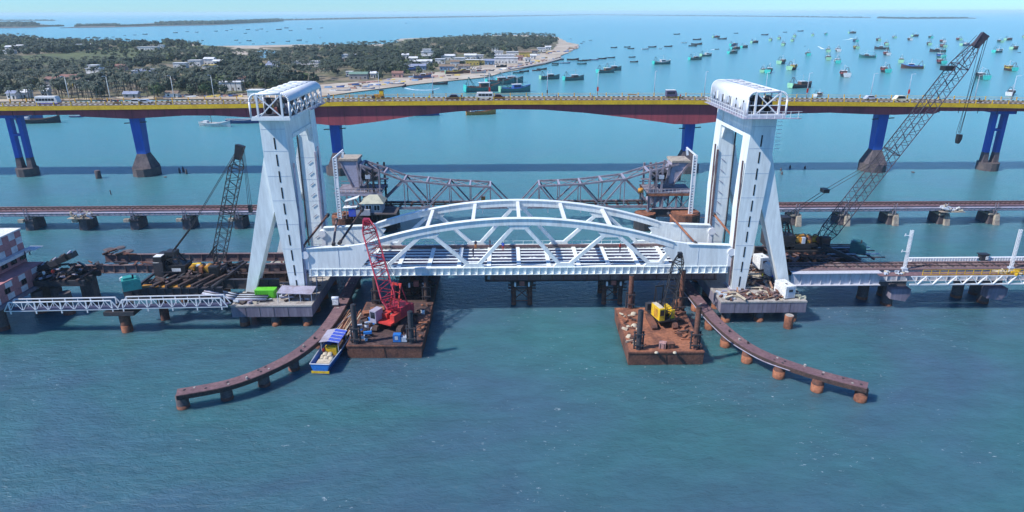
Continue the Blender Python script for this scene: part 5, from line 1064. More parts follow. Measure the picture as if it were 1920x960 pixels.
def basepier(px, py, wpx, hpx, lab, m_, ym=YO-6, top=None):
    a, b = wy(px-wpx/2, py, ym), wy(px+wpx/2, py, ym); z1 = wy(px, py-hpx, ym).z; n = 14; cx, rx = (a.x+b.x)/2, (b.x-a.x)/2
    t = thing('bascule_pier', lab, 'pier', (cx, ym+4, 0)); ry = min(rx, 5)
    k = MB(); pts = [(cx+rx*math.cos(i*2*math.pi/n), ym+ry+ry*math.sin(i*2*math.pi/n)) for i in range(n)]; k.prism(pts, -2, z1, 'z'); k.build('pier_body', m_, t)
    k = MB(); pts = [(cx+rx*.93*math.cos(i*2*math.pi/n), ym+ry+ry*.93*math.sin(i*2*math.pi/n)) for i in range(n)]; k.prism(pts, z1, z1+.25, 'z'); k.build('pier_top', top or RUSTB, t); return t
basepier(643, 433, 50, 22, 'rusty-topped round pier below the left ladder mast', RUST); basepier(700, 428, 90, 24, 'wide dark pier below the control hut', BLACK, YO-5, STEELD)
basepier(1213, 418, 42, 12, 'small round pier with pale rusty top at the heel of the right leaf', STEELD, YO-5); basepier(1290, 428, 56, 22, 'rusty-topped pier below the right ladder mast', RUST, YO-7)
t = thing('dark_ramp', 'black sloping hopper on the left bascule pier', 'hopper', wy(668, 420, hy-1.5)); c = t.location.copy(); MB().prism([(c.x-2.8, c.z-2), (c.x+2.6, c.z-2), (c.x+2.2, c.z+1.2), (c.x+.6, c.z+2.0)], c.y-1, c.y+2).build('hopper_body', BLACK, t)
t = thing('pier_girder', 'dark blue-grey girder low between the right bascule piers', 'girder', wy(1250, 400, YO-2)); a, b = wy(1222, 398, YO-2), wy(1300, 398, YO-2); bar(t, 'web', a, b, .5, 2.2, STEELD); bar(t, 'flange', a+Vector((0, 0, 1.1)), b+Vector((0, 0, 1.1)), 1.5, .12, OLDTRUSS)
c = wy(1201, 357, YO-3); t = thing('siren_tank', 'orange tank on a bracket beside the right bascule tower', 'tank', c); rod(t, 'tank', c-Vector((0, 0, .5)), c+Vector((0, 0, .5)), .6, ORANGE); bar(t, 'bracket', c-Vector((0, 0, 2.2)), c-Vector((0, 0, .6)), .3, .3, STEELD)
c = wy(906, 373, YO+1); t = thing('orange_box', 'small orange box on the old span left of mid-span', 'box', c); blk(t, 'box', c-Vector((.5, .4, .5)), c+Vector((.5, .4, .5)), ORANGE); blk(t, 'lid', c+Vector((-.55, -.45, .5)), c+Vector((.55, .45, .6)), RUST)
scrap('scrap_heap', 'heap of rusty steel on the left bascule pier', wy(630, 430, YO-5).x, wy(662, 430, YO-5).x, YO-5, YO-1, 3.3, 40, [RUSTB, RUST, GIRD, SACK, RUSTD], 71, (.8, 3), 1.6)
scrap('scrap_heap', 'heap of rusty steel on the right bascule pier', wy(1268, 425, YO-5).x, wy(1312, 425, YO-5).x, YO-6, YO-1, 3.3, 30, [RUSTB, RUST, GIRD, RUSTD], 72, (.8, 3), 1.0)
rr = random.Random(8)
for px, py, hh, lab in [(186, 334, 14, 'dark stump standing in the water left of the second blue pier'), (209, 365, 8, 'thin dark stake in the water before the left road pier'), (57, 477, 10, 'thin dark stake in the water behind the chequered building')]:
    p = wz(px, py); zt = wy(px-2, py-hh, p.y).z; t = thing('stump', lab, 'stump', p); r_ = .9 if hh > 10 else .15; rod(t, 'post', (p.x, p.y, -1), (p.x-.2, p.y, zt), r_, CONCD); rod(t, 'post_top', (p.x-.2, p.y, zt), (p.x-.2, p.y, zt+.1), r_*.8, STONE)
for i, (px, py) in enumerate([(337, 324), (344, 322), (350, 326), (1466, 327), (1481, 315), (1509, 316), (1464, 320), (310, 332), (1712, 323), (205, 468), (225, 465), (240, 471)]):
    p = wz(px, py); s = .55 if i > 6 else .3; h_ = (1.8 if i < 3 else 1.0 if i < 7 else .25); k = MB(); rr2 = random.Random(i); n = 9
    vs = []
    for a in range(3):
        for b in range(n): r_ = s*(1, .8, .35)[a]*(1+.4*rr2.random())*(2.2 if i > 8 else 1); vs.append((p.x+r_*math.cos(b*2*math.pi/n), p.y+r_*math.sin(b*2*math.pi/n), (-.4, h_*.6, h_)[a]))
    k.add(vs, [(a*n+b, a*n+(b+1) % n, (a+1)*n+(b+1) % n, (a+1)*n+b) for a in range(2) for b in range(n)]+[tuple(2*n+b for b in range(n))])
    tag(k.build('rock', CONCD, loc=p), 'dark rock or broken pile stub breaking the water near the old viaduct', 'rock', 'stubs and rocks in the channel')
# ================================================================ road bridge
RY0, RY1 = 219.8, 231.0
rb = thing('road_bridge', 'long road bridge with maroon haunched girders and yellow parapets', 'bridge', (0, 225, 22))
def RX(px, py=200): return wy(px, py, RY0).x
topl = [(RX(px), wy(px, py, RY0).z) for px, py in [(-300, 214), (-60, 209), (0, 207.5), (145, 206), (265, 205), (480, 202), (640, 198.5), (960, 196), (1290, 195.5), (1480, 198), (1660, 199.5), (1800, 201), (1920, 203), (2150, 209)]]
botl = [(RX(px), wy(px, py, RY0+.6).z) for px, py in [(-300, 223), (0, 216.5), (142, 215.5), (146, 219), (200, 221.5), (235, 223), (290, 220), (340, 217), (400, 217), (470, 221), (540, 227), (612, 235), (650, 235), (700, 229), (780, 217), (860, 209), (940, 205), (1020, 206), (1100, 212), (1180, 221), (1240, 229), (1268, 233), (1310, 233), (1380, 225), (1430, 219), (1500, 213), (1560, 211.5), (1620, 214), (1680, 215.5), (1760, 213), (1768, 208.5), (1920, 209), (2150, 217)]]
def zt_(x): return interp(topl, x)+1.1
xs = sorted(set([a for a, _ in botl]+[a for a, _ in topl]+[x for x in range(-195, 200, 6)]))
def strip(t, name, m_, ya, yb, ztop, zbot, xs=xs):
    k = MB(); vs = []
    for x in xs: vs += [(x, ya, zbot(x)), (x, yb, zbot(x)), (x, yb, ztop(x)), (x, ya, ztop(x))]
    n = len(xs); fs = [(0, 1, 2, 3), (4*n-1, 4*n-2, 4*n-3, 4*n-4)]
    for i in range(n-1):
        for j in range(4): fs.append((4*i+j, 4*i+(j+1) % 4, 4*i+4+(j+1) % 4, 4*i+4+j))
    k.add(vs, fs); return k.build(name, m_, t)
strip(rb, 'box_girder', MAROON, RY0+.9, RY1-.9, lambda x: zt_(x)-1.3, lambda x: interp(botl, x))
for i in range(62):
    x = -160+i*5.2; bar(rb, 'segment_joint', (x, RY0+.885, interp(botl, x)+.15), (x, RY0+.885, zt_(x)-1.4), .07, .05, RUSTD)
for a, b in ((-205, RX(142)), (RX(1766), 205)):
    xx = [a+(b-a)*i/10 for i in range(11)]
    for i in range(10): bar(rb, 'girder_joint', (xx[i], RY0+.85, zt_(xx[i])-3.1), (xx[i], RY0+.85, zt_(xx[i])-1.35), .12, .12, RUSTD)
strip(rb, 'deck_slab', ASPH, RY0+.17, RY1-.17, lambda x: zt_(x)+.02, lambda x: zt_(x)-1.28)
strip(rb, 'parapet_beam', YELLOW, RY0-.14, RY0+.16, lambda x: zt_(x)+.12, lambda x: zt_(x)-1.12)
strip(rb, 'parapet_beam', YELLOW, RY1-.16, RY1+.14, lambda x: zt_(x)+.12, lambda x: zt_(x)-1.12)
strip(rb, 'footway', ASPH, RY0+.16, RY0+1.5, lambda x: zt_(x)+.22, lambda x: zt_(x)+.024)
strip(rb, 'footway', ORANGE, RY1-1.5, RY1-.16, lambda x: zt_(x)+.22, lambda x: zt_(x)+.024)
for y in (RY0, RY1):
    for h_ in (.72, 1.15): strip(rb, 'handrail', YELLOW if h_ > 1 else ORANGE, y-.03, y+.03, lambda x: zt_(x)+h_+.035, lambda x: zt_(x)+h_-.035)
    for i in range(72):
        x = -190+i*5.35; bar(rb, 'rail_post', (x, y-.02, zt_(x)+.1), (x, y-.02, zt_(x)+1.35), .22, .2, YELLOW)
kk = MB(); kd = MB()
for i in range(230):
    x = -190+i*1.66
    (kk).box((x, RY0+1.5, zt_(x)+.02), (x+.83, RY0+1.72, zt_(x)+.34)); kd.box((x+.83, RY0+1.5, zt_(x)+.02), (x+1.66, RY0+1.72, zt_(x)+.335))
    kk.box((x, RY1-1.72, zt_(x)+.02), (x+.83, RY1-1.5, zt_(x)+.34)); kd.box((x+.83, RY1-1.72, zt_(x)+.02), (x+1.66, RY1-1.5, zt_(x)+.335))
tag(kk.build('white_kerb_blocks', KERBW, rb), kind='stuff'); tag(kd.build('dark_kerb_blocks', BLACK, rb), kind='stuff')
def rpier(px, py, topx, kind, lab):
    base = wz(px, py); x = wy(px, py-8, 221.5).x; t = thing('road_bridge_pier', lab, 'pier', (x, 225.5, 0)); zs = interp(botl, x)
    r_ = 4.4 if kind == 's' else 3.3; n = 12
    k = MB(); pts = [(x+r_*math.cos(i*2*math.pi/n+.26), 225.5+r_*1.05*math.sin(i*2*math.pi/n+.26)) for i in range(n)]; k.prism(pts, -2, 2.6, 'z'); k.build('caisson', CONCD, t)
    if kind == 's':
        w0, w1, d0, d1 = 1.5, 1.65, 1.6, 1.9; zk = 7.2
        k = MB(); k.hexa([(x-3.2, 225.5-3.2, 2.6), (x+3.2, 225.5-3.2, 2.6), (x+3.2, 225.5+3.2, 2.6), (x-3.2, 225.5+3.2, 2.6)], [(x-w0, 225.5-d0, zk), (x+w0, 225.5-d0, zk), (x+w0, 225.5+d0, zk), (x-w0, 225.5+d0, zk)]); k.build('flared_foot', STONE, t)
        k = MB(); k.hexa([(x-w0, 225.5-d0, zk), (x+w0, 225.5-d0, zk), (x+w0, 225.5+d0, zk), (x-w0, 225.5+d0, zk)], [(x-w1, 225.5-d1, zs+.2), (x+w1, 225.5-d1, zs+.2), (x+w1, 225.5+d1, zs+.2), (x-w1, 225.5+d1, zs+.2)]); k.build('column', BLUE, t)
        bar(t, 'maintenance_arm', (x-3.6, 224, zs-1.9), (x+3.6, 224, zs-1.5), .6, .25, STEELD)
    else:
        for s in (-1, 1):
            xc = x+s*1.75; k = MB(); k.box((xc-.75, 224.6, 6.0), (xc+.75, 226.4, zs+.1)); k.build('column', BLUE, t); k = MB(); k.hexa([(xc-.9, 224.4, 2.6), (xc+.9, 224.4, 2.6), (xc+.9, 226.6, 2.6), (xc-.9, 226.6, 2.6)], [(xc-.76, 224.59, 6.0), (xc+.76, 224.59, 6.0), (xc+.76, 226.41, 6.0), (xc-.76, 226.41, 6.0)]); k.build('column_foot', STONE, t)
        blk(t, 'cross_beam', (x-1.0, 224.6, 13.2), (x+1.0, 226.4, 13.9), BLUE)
        blk(t, 'crosshead', (x-3.0, 222, zs-1.1), (x+3.0, 229, zs+.05), BLUE)
for px, py, kind, lab in [(38, 337, 'd', 'double-legged blue road pier nearest the left picture edge'), (265, 336, 's', 'single blue road pier between the left edge and the left white tower'), (632, 333, 's', 'thick blue road pier hidden low behind the left tower and bascule mast'), (1290, 333, 's', 'thick blue road pier just left of the right white tower'), (1646, 328, 's', 'single blue road pier behind the giant crane boom'), (1866, 325, 'd', 'double-legged blue road pier nearest the right picture edge')]: rpier(px, py, 0, kind, lab)
for x in (-195, 205):
    pass
# lamp posts
for i, (px, red) in enumerate([(129, 0), (206, 0), (326, 0), (401, 0), (712, 0), (812, 0), (918, 1), (1026, 0), (1120, 1), (1226, 0), (1320, 0), (1434, 0), (1512, 1), (1632, 0), (1702, 1), (1828, 0), (1897, 0)]):
    p = wy(px, 182, RY1+.3); x = p.x; z = zt_(x); t = thing('lamp_post', 'slim %s lamp post on the road bridge far side, %s from left' % ('red-flagged' if red else 'pale', ['first', 'second', 'third', 'fourth', 'fifth', 'sixth', 'seventh', 'eighth', 'ninth', 'tenth', 'eleventh', 'twelfth', 'thirteenth', 'fourteenth', 'fifteenth', 'sixteenth', 'seventeenth'][i]), 'lamp post', (x, RY1+.3, z))
    k = MB(); k.tube((x, RY1+.3, z-.3), (x, RY1+.3, z+8.2), .14, .06, n=8); k.build('pole', GREYGAL if px > 500 else WHITE, t); bar(t, 'lamp_arm', (x, RY1+.3, z+8.1), (x, RY1-1.3, z+8.4), .09, .09, GREYGAL); blk(t, 'lamp_head', (x-.12, RY1-1.9, z+8.32), (x+.12, RY1-1.2, z+8.46), GREYGAL)
    if red: blk(t, 'red_banner', (x-.3, RY1+.1, z+1.8), (x+.3, RY1+.2, z+3.2), SHR)
    if px in (1026, 812): blk(t, 'dark_box', (x-.2, RY1+.1, z+1.2), (x+.2, RY1+.4, z+2.2), STEELD)
# vehicles
def vehicle(px, lab, cat, L_, Wd, Hh, body, kind, y=224.2, flip=1, trim=None, roof=None):
    x = wy(px, 187, y).x; z = zt_(x)+.04; t = thing({'van': 'van', 'car': 'car', 'bus': 'bus'}[cat], lab, cat, (x, y, z)); f = flip
    def pr(name, pts, w, m_): MB().prism([(x+f*a, z+b) for a, b in pts], y-w/2, y+w/2).build(name, m_, t)
    if kind == 'car':
        pr('body', [(-L_/2, .35), (-L_/2, .9), (-L_*.42, 1.0), (-L_*.3, Hh), (L_*.12, Hh), (L_*.27, 1.0), (L_*.48, .85), (L_/2, .35)], Wd, body)
        pr('window', [(-L_*.38, 1.02), (-L_*.28, Hh-.1), (L_*.10, Hh-.1), (L_*.22, 1.02)], Wd+.04, GLASS)
    else:
        pr('body', [(-L_/2, .4), (-L_/2, Hh-.1), (-L_/2+.15, Hh), (L_/2-.5, Hh), (L_/2-.12, Hh*.6), (L_/2, Hh*.45), (L_/2, .4)], Wd, body)
        n = 4 if cat == 'van' else 6
        for i in range(n): a = -L_/2+.25+i*(L_-1.1)/n; pr('window', [(a, Hh*.52), (a, Hh*.82), (a+(L_-1.1)/n-.12, Hh*.82), (a+(L_-1.1)/n-.12, Hh*.52)], Wd+.05, GLASS)
        if trim: pr('trim_band', [(-L_/2-.01, .38), (-L_/2-.01, Hh*.3), (L_/2+.01, Hh*.3), (L_/2+.01, .38)], Wd+.03, trim)
        if roof: pr('roof', [(-L_/2, Hh), (-L_/2, Hh+.15), (L_/2-.6, Hh+.15), (L_/2-.6, Hh)], Wd*.96, roof)
    pr('windscreen', [(L_/2-.30 if kind != 'car' else L_*.22, Hh*.58), (L_/2-.5 if kind != 'car' else L_*.13, Hh*.9), (L_/2-.42 if kind != 'car' else L_*.15, Hh*.9), (L_/2-.22 if kind != 'car' else L_*.25, Hh*.58)], Wd*.9, GLASS)
    for a in (-.32, .32):
        for s in (-1, 1): rod(t, 'wheel', (x+a*L_, y+s*(Wd/2-.1)-.12, z+.36), (x+a*L_, y+s*(Wd/2-.1)+.12, z+.36), .36, BLACK)
    pr('bumper', [(L_/2-.02, .35), (L_/2-.02, .6), (L_/2+.06, .6), (L_/2+.06, .35)], Wd*.95, STEELD)
vehicle(90, 'white minibus with blue lower band on the road bridge at far left', 'bus', 7.0, 2.2, 2.6, SHW, 'bus', trim=mat('minibus_blue', (.10, .10, .42)), roof=SHW)
vehicle(257, 'white car on the road bridge, leftmost of the two together', 'car', 4.3, 1.8, 1.6, SHW, 'car'); vehicle(273, 'silver-white car following just right of a white car on the road bridge', 'car', 4.0, 1.8, 1.5, GREYGAL, 'car')
vehicle(849, 'dark maroon car with white bonnet on the road bridge near the centre', 'car', 4.3, 1.8, 1.65, mat('dark_maroon_car', (.05, .02, .04), rough=.3), 'car', flip=-1)
vehicle(908, 'white passenger van on the road bridge near the middle', 'van', 5.6, 2.0, 2.3, SHW, 'van', flip=-1)
vehicle(1258, 'dark truck-like bus with white roof on the road bridge left of the right tower', 'bus', 3.6, 2.2, 2.4, mat('bus_dark', (.10, .09, .16)), 'bus', roof=SHW, y=228)
vehicle(1632, 'silver car on the road bridge right of the right tower', 'car', 4.0, 1.8, 1.5, GREYGAL, 'car', y=227); vehicle(1689, 'cream white jeep on the road bridge left of the crane boom', 'car', 5.0, 2.0, 1.9, mat('cream_paint', (.75, .72, .55), rough=.4), 'car')
vehicle(936, 'dark red small car right of the white passenger van', 'car', 3.6, 1.7, 1.6, mat('dark_red_car', (.10, .015, .015), rough=.35), 'car')
def bike(px, lab, sh, y=223.2):
    x = wy(px, 188, y).x; z = zt_(x)+.04; t = thing('motorbike', lab, 'motorbike', (x, y, z))
    for a in (-.62, .62): rod(t, 'wheel', (x+a, y-.05, z+.3), (x+a, y+.05, z+.3), .3, BLACK)
    k = MB(); k.beam((x-.6, y, z+.4), (x+.55, y, z+.6), .18, .25); k.beam((x+.6, y, z+.3), (x+.42, y, z+1.05), .08, .08); k.build('bike_frame', STEELD, t); bar(t, 'seat', (x-.6, y, z+.8), (x+.1, y, z+.8), .25, .12, BLACK); bar(t, 'handlebar', (x+.42, y-.3, z+1.05), (x+.42, y+.3, z+1.05), .05, .05, STEELD)
    o = bpy.data.objects.new('person', person_mesh(sh, JEANS)); col.objects.link(o); o.location = (x-.15, y, z+.25); o.scale = (.9, .9, .82); tag(o, 'rider on '+lab, 'person')
bike(222, 'a dark motorbike between the minibus and the white cars', SHR); bike(316, 'a black motorbike right of the white cars', JEANS); bike(866, 'a dark motorbike left of the white passenger van', JEANS); bike(1276, 'a dark motorbike beside the dark bus', SHR); bike(1837, 'a dark motorbike right of the crane boom on the road bridge', JEANS); bike(216, 'a motorbike trailing close behind another left of the white cars', JEANS)
for i, (px, sh, lab) in enumerate([(805, SHY, 'pedestrian in yellow on the road bridge footway'), (1110, SHO, 'pedestrian in orange on the far footway of the road bridge'), (1043, STEELD, 'pedestrian in dark clothes on the road bridge footway')]):
    x = wy(px, 186, RY0+.8).x; person((x, RY0+.8, zt_(x)+.22), i, sh if sh != STEELD else JEANS, JEANS, lab)
x = wy(711, 183, 228).x; t = thing('road_roller', 'yellow and orange road works machine on the road bridge right of the left tower', 'machine', (x, 228, zt_(x)+.03)); z = zt_(x)+.03
blk(t, 'body', (x-1.6, 227.3, z+.5), (x+1.6, 228.7, z+1.5), OCHRE); blk(t, 'cab', (x+.2, 227.3, z+1.5), (x+1.5, 228.7, z+2.7), YEL); rod(t, 'drum', (x-1.7, 227.2, z+.6), (x-1.7, 228.8, z+.6), .6, STEELD, kind='cyl20'); rod(t, 'wheel', (x+1.2, 227.2, z+.5), (x+1.2, 228.8, z+.5), .5, BLACK, kind='cyl20'); bar(t, 'canopy', (x-.2, 228, z+2.9), (x+1.7, 228, z+2.8), 1.6, .1, JEANS)
for i in range(3): t = None
for i, px in enumerate([655+0, 680, 690, 1385-200]):
    x = wy(px, 186, 228.6).x; t = thing('barrier', 'orange roadworks barrier on the road bridge near the left tower' if i < 3 else 'orange roadworks barrier on the road bridge beside the far railing at centre right', 'barrier', (x, 228.6, zt_(x)), 'orange barriers near the left tower' if i < 3 else None); z = zt_(x)+.05
    bar(t, 'board', (x-1.5, 228.6, z+.9), (x+1.5, 228.6, z+.9), .1, .35, ORANGE); bar(t, 'leg', (x-1.2, 228.6, z), (x-1.2, 228.6, z+.9), .1, .1, ORANGE); bar(t, 'leg', (x+1.2, 228.6, z), (x+1.2, 228.6, z+.9), .1, .1, ORANGE)
# ================================================================ boats
HULLM = {'green': mat('hull_green', (.03, .19, .19), (.025, .13, .14), rough=.5, scale=.8), 'blue': mat('hull_blue', (.02, .08, .26), rough=.5), 'dark': mat('hull_dark', (.035, .035, .05), rough=.7), 'brown': mat('hull_brown', (.10, .045, .04), rough=.7),
         'white': mat('hull_white', (.6, .6, .6), rough=.6), 'orange': mat('hull_orange', (.50, .22, .05), rough=.6), 'teal': mat('hull_teal', (.02, .26, .26), rough=.5), 'red': mat('hull_red', (.28, .05, .05), rough=.6)}
TURQ = mat('turquoise_stern', (.05, .55, .48), rough=.5, var=.1); PALEG = mat('pale_green_stern', (.30, .60, .38), rough=.5, var=.1); CABW = mat('cabin_white', (.65, .66, .66), rough=.6); DECKB = mat('boat_deck', (.12, .09, .08), rough=.9)
CABM = {'white': CABW, 'blue': mat('cabin_blue', (.05, .15, .5), rough=.6), 'red': mat('cabin_red', (.35, .08, .07), rough=.6), 'yellow': mat('cabin_yellow', (.6, .45, .08), rough=.6), 'brown': mat('cabin_brown', (.16, .08, .06), rough=.7), 'dark': STEELD}
PROTO = {}
def trawler(hull, stern, cabc):
    key = ('t', hull, stern, cabc)
    if key in PROTO: return PROTO[key]
    t = thing('fishing_trawler', 'x', 'boat'); k = MB(); st = hull_mesh(k, 16, 4.8, 1.9, 1.6, n=10, base=.45); k.build('hull', HULLM[hull], t)
    k = MB(); vs = []
    for a, b, z in st: vs += [(a, -b*.93, min(z-.35, 1.75)), (a, b*.93, min(z-.35, 1.75))]
    k.add(vs, [(2*i, 2*i+2, 2*i+3, 2*i+1) for i in range(len(st)-1)]); k.build('deck', DECKB, t)
    k = MB(); k.prism([(-2.35, 1.9), (2.35, 1.9), (2.3, 3.0), (-2.3, 3.0)], -8.15, -7.6, 'x'); k.prism([(-1.9, .2), (1.9, .2), (2.3, 1.9), (-2.3, 1.9)], -8.2, -7.95, 'x'); k.build('stern_panel', stern, t)
    k = MB()
    for s in (-1, 1): k.poly([(a, s*b, z+.1) for a, b, z in st], .13, n=5)
    k.build('gunwale', CABM[cabc], t)
    cab = MB().box((-1.2, -1.5, 1.7), (2.8, 1.5, 3.7)).build('wheelhouse', CABM[cabc], t); blk(t, 'wheelhouse_roof', (-1.6, -1.8, 3.7), (3.2, 1.8, 3.9), CABW)
    for s in (-1, 1): blk(t, 'window', (-.8, s*1.52-.02, 2.7), (2.4, s*1.52+.02, 3.3), GLASS)
    blk(t, 'window', (2.8, -1.2, 2.7), (2.84, 1.2, 3.3), GLASS)
    k = MB()
    for s in (-1, 1): k.tube((-7.2, s*2.0, 2), (-6.2, s*.6, 6.2), .13, n=5); k.tube((-3.4, s*1.8, 2), (-6.2, s*.6, 6.2), .11, n=5)
    k.tube((-6.2, -.8, 6.2), (-6.2, .8, 6.2), .13, n=5); k.tube((-7.2, -2.0, 3.6), (-7.2, 2.0, 3.6), .1, n=5); k.build('stern_gallows', TEALD if hull == 'green' else STEELD, t)
    k = MB(); k.tube((1.0, 0, 3.9), (1.0, 0, 7.6), .1, n=6); k.tube((1, 0, 7.4), (-6.2, 0, 6.2), .04, n=4); k.tube((1, 0, 7.2), (7.4, 0, 3.8), .04, n=4); k.build('mast', CABW, t)
    k = MB(); rr = random.Random(hull+cabc)
    for i in range(9): a, b, s = rr.uniform(-5.8, 5.6), rr.uniform(-1.2, 1.2), rr.uniform(.3, .7); k.box((a-s, b-s*.7, 1.6), (a+s, b+s*.7, 1.9+s)); 
    k.build('nets_and_gear', CABM['brown'] if hull != 'blue' else BLUET, t)
    PROTO[key] = t; t['proto'] = 1; return t
def openboat(hull, cab=False):
    key = ('o', hull, cab)
    if key in PROTO: return PROTO[key]
    t = thing('open_boat', 'x', 'boat'); k = MB(); st = hull_mesh(k, 9, 2.0, .85, .8, n=8, base=.5, stern=.6); k.build('hull', HULLM[hull], t)
    k = MB(); vs = []
    for a, b, z in st: vs += [(a, -b*.85, .35), (a, b*.85, .35)]
    k.add(vs, [(2*i, 2*i+2, 2*i+3, 2*i+1) for i in range(len(st)-1)]); k.build('floor', DECKB, t)
    k = MB()
    for s in (-1, 1): k.poly([(a, s*b, z+.03) for a, b, z in st], .07, n=5)
    k.build('gunwale', HULLM['white'] if hull in ('blue', 'white') else HULLM['brown'], t)
    for a in (-2.6, -.4, 1.8): blk(t, 'thwart', (a-.15, -.85, .62), (a+.15, .85, .7), TIMBER)
    if cab: blk(t, 'engine_box', (-3.2, -.5, .4), (-2.0, .5, 1.4), CABW); rod(t, 'pole', (-1, 0, .4), (-1, 0, 3.0), .06, STEELD)
    PROTO[key] = t; t['proto'] = 1; return t
ORDW = ['first', 'second', 'third', 'fourth', 'fifth', 'sixth', 'seventh', 'eighth', 'ninth', 'tenth', 'eleventh', 'twelfth', 'thirteenth', 'fourteenth', 'fifteenth', 'sixteenth', 'seventeenth', 'eighteenth', 'nineteenth', 'twentieth']
BO = []
def put(proto, px, py, yaw, s, lab, grp, z=0.0):
    first = not proto.get('used'); o = proto if first else copy_tree(proto)
    if first: proto['used'] = 1
    p = wz(px, py, z); o.location = p; o.rotation_euler = (0, 0, yaw); o.scale = (s, s, s); tag(o, lab, 'boat', grp); BO.append((px, py, o)); return o
def ang(sx, sy): return math.atan2(sy, sx)
# moored trawlers: x, row, hull, stern, cabin, heading (bow direction in degrees), scale
TR = [(905,170,'green',TURQ,'brown',18,1.55),(938,157,'green',TURQ,'brown',20,1.4),(966,171,'green',PALEG,'blue',15,1.35),(957,154,'green',TURQ,'dark',18,1.3),(1031,147,'green',PALEG,'dark',18,.95),(1076,149,'green',TURQ,'dark',20,1.0),
(1136,135,'green',TURQ,'brown',25,1.0),(1150,131,'green',PALEG,'dark',25,1.0),(1241,119,'green',TURQ,'white',15,1.1),(1304,111,'green',TURQ,'dark',20,.95),(1324,104,'green',PALEG,'white',25,.95),(1374,99,'green',TURQ,'dark',30,.95),(1379,91,'dark',TURQ,'brown',25,.95),(1396,88,'green',TURQ,'dark',35,.9),(1376,84,'blue',TURQ,'dark',30,.95),(1415,79,'dark',PALEG,'brown',30,1.0),(1343,69,'brown',PALEG,'red',20,1.0),
(1442,135,'green',TURQ,'dark',60,.9),(1431,134,'dark',PALEG,'dark',60,.7),(1466,118,'green',PALEG,'brown',50,.95),(1486,129,'dark',PALEG,'yellow',50,1.0),(1501,163,'dark',PALEG,'brown',20,.95),(1514,103,'green',TURQ,'brown',75,.9),(1445,75,'dark',PALEG,'dark',60,.9),(1461,72,'brown',PALEG,'red',60,.95),(1490,68,'brown',PALEG,'brown',60,1.0),(1486,76,'dark',PALEG,'brown',60,.9),(1524,66,'dark',PALEG,'dark',60,.95),(1548,64,'green',TURQ,'dark',80,.85),(1598,61,'dark',PALEG,'brown',10,1.0),(1469,84,'dark',PALEG,'dark',60,.95),
(1603,77,'blue',TURQ,'dark',85,.95),(1604,90,'dark',PALEG,'yellow',80,.95),(1646,75,'brown',PALEG,'brown',80,.95),(1676,70,'green',PALEG,'white',80,.9),(1661,83,'brown',PALEG,'red',70,.95),(1653,91,'dark',TURQ,'dark',150,.95),(1661,102,'dark',CABW,'red',80,.9),(1705,74,'brown',CABW,'brown',80,.9),(1716,67,'dark',PALEG,'brown',20,.95),(1744,70,'green',TURQ,'dark',80,.9),(1741,83,'brown',PALEG,'brown',70,.95),(1766,78,'dark',CABW,'red',80,.95),(1767,87,'brown',PALEG,'red',80,.95),(1758,96,'dark',TURQ,'dark',150,.95),(1762,107,'green',TURQ,'blue',78,1.0),(1763,118,'dark',TURQ,'red',78,.95),
(1797,74,'brown',PALEG,'red',80,.95),(1810,84,'blue',PALEG,'white',20,.95),(1874,78,'green',PALEG,'dark',80,.9),(1891,74,'brown',PALEG,'brown',20,.95),(1871,97,'green',TURQ,'white',25,.95),(1902,91,'dark',PALEG,'brown',30,.95),(1919,69,'brown',PALEG,'brown',60,.9),(1552,96,'brown',PALEG,'brown',70,.95),(1570,95,'dark',CABW,'white',75,.95),(1552,111,'brown',PALEG,'brown',70,.95),(1569,117,'green',TURQ,'white',72,.95),(1626,107,'green',TURQ,'dark',150,.9),(1582,142,'dark',CABW,'red',78,1.0),(1658,134,'dark',TURQ,'red',80,.95),(1689,116,'green',PALEG,'dark',60,.95),(1710,127,'brown',PALEG,'blue',150,.95),(1892,131,'brown',TURQ,'yellow',80,.95),(1839,147,'green',TURQ,'dark',78,1.0),(1535,179,'white',CABW,'dark',40,.5),(1895,177,'dark',CABW,'dark',45,.7)]
cnt = {}
for px, py, h_, st_, cb_, an, s in sorted(TR, key=lambda q: q[0]):
    zone = 'off village' if px < 1000 else 'left of right tower' if px < 1425 else 'left of crane boom' if px < 1680 else 'by crane boom'
    row = 'far' if py < 80 else 'mid-distance' if py < 112 else 'near'
    sn = 'turquoise stern' if st_ is TURQ else 'pale green stern' if st_ is PALEG else 'white stern'
    key = (h_, sn, cb_, zone, row); cnt[key] = cnt.get(key, 0)+1; n = cnt[key]
    lab = '%s %s trawler with %s, %s wheelhouse %s' % (row, h_, sn, cb_, zone)
    q = put(trawler(h_, st_, cb_), px, py+1.5, R(an), s*(1.25 if px > 1425 else 1.1 if px > 1000 else 1), lab, 'moored fishing trawlers'); q['_k'] = str(key); q['_n'] = n
for px, py, o in BO:
    k = o.get('_k')
    if k is None: continue
    tot = [v for kk_, v in cnt.items() if str(kk_) == k][0]
    if tot > 1: o['label'] = o['label']+', '+ORDW[o['_n']-1]+' from left'
    del o['_k']; del o['_n']
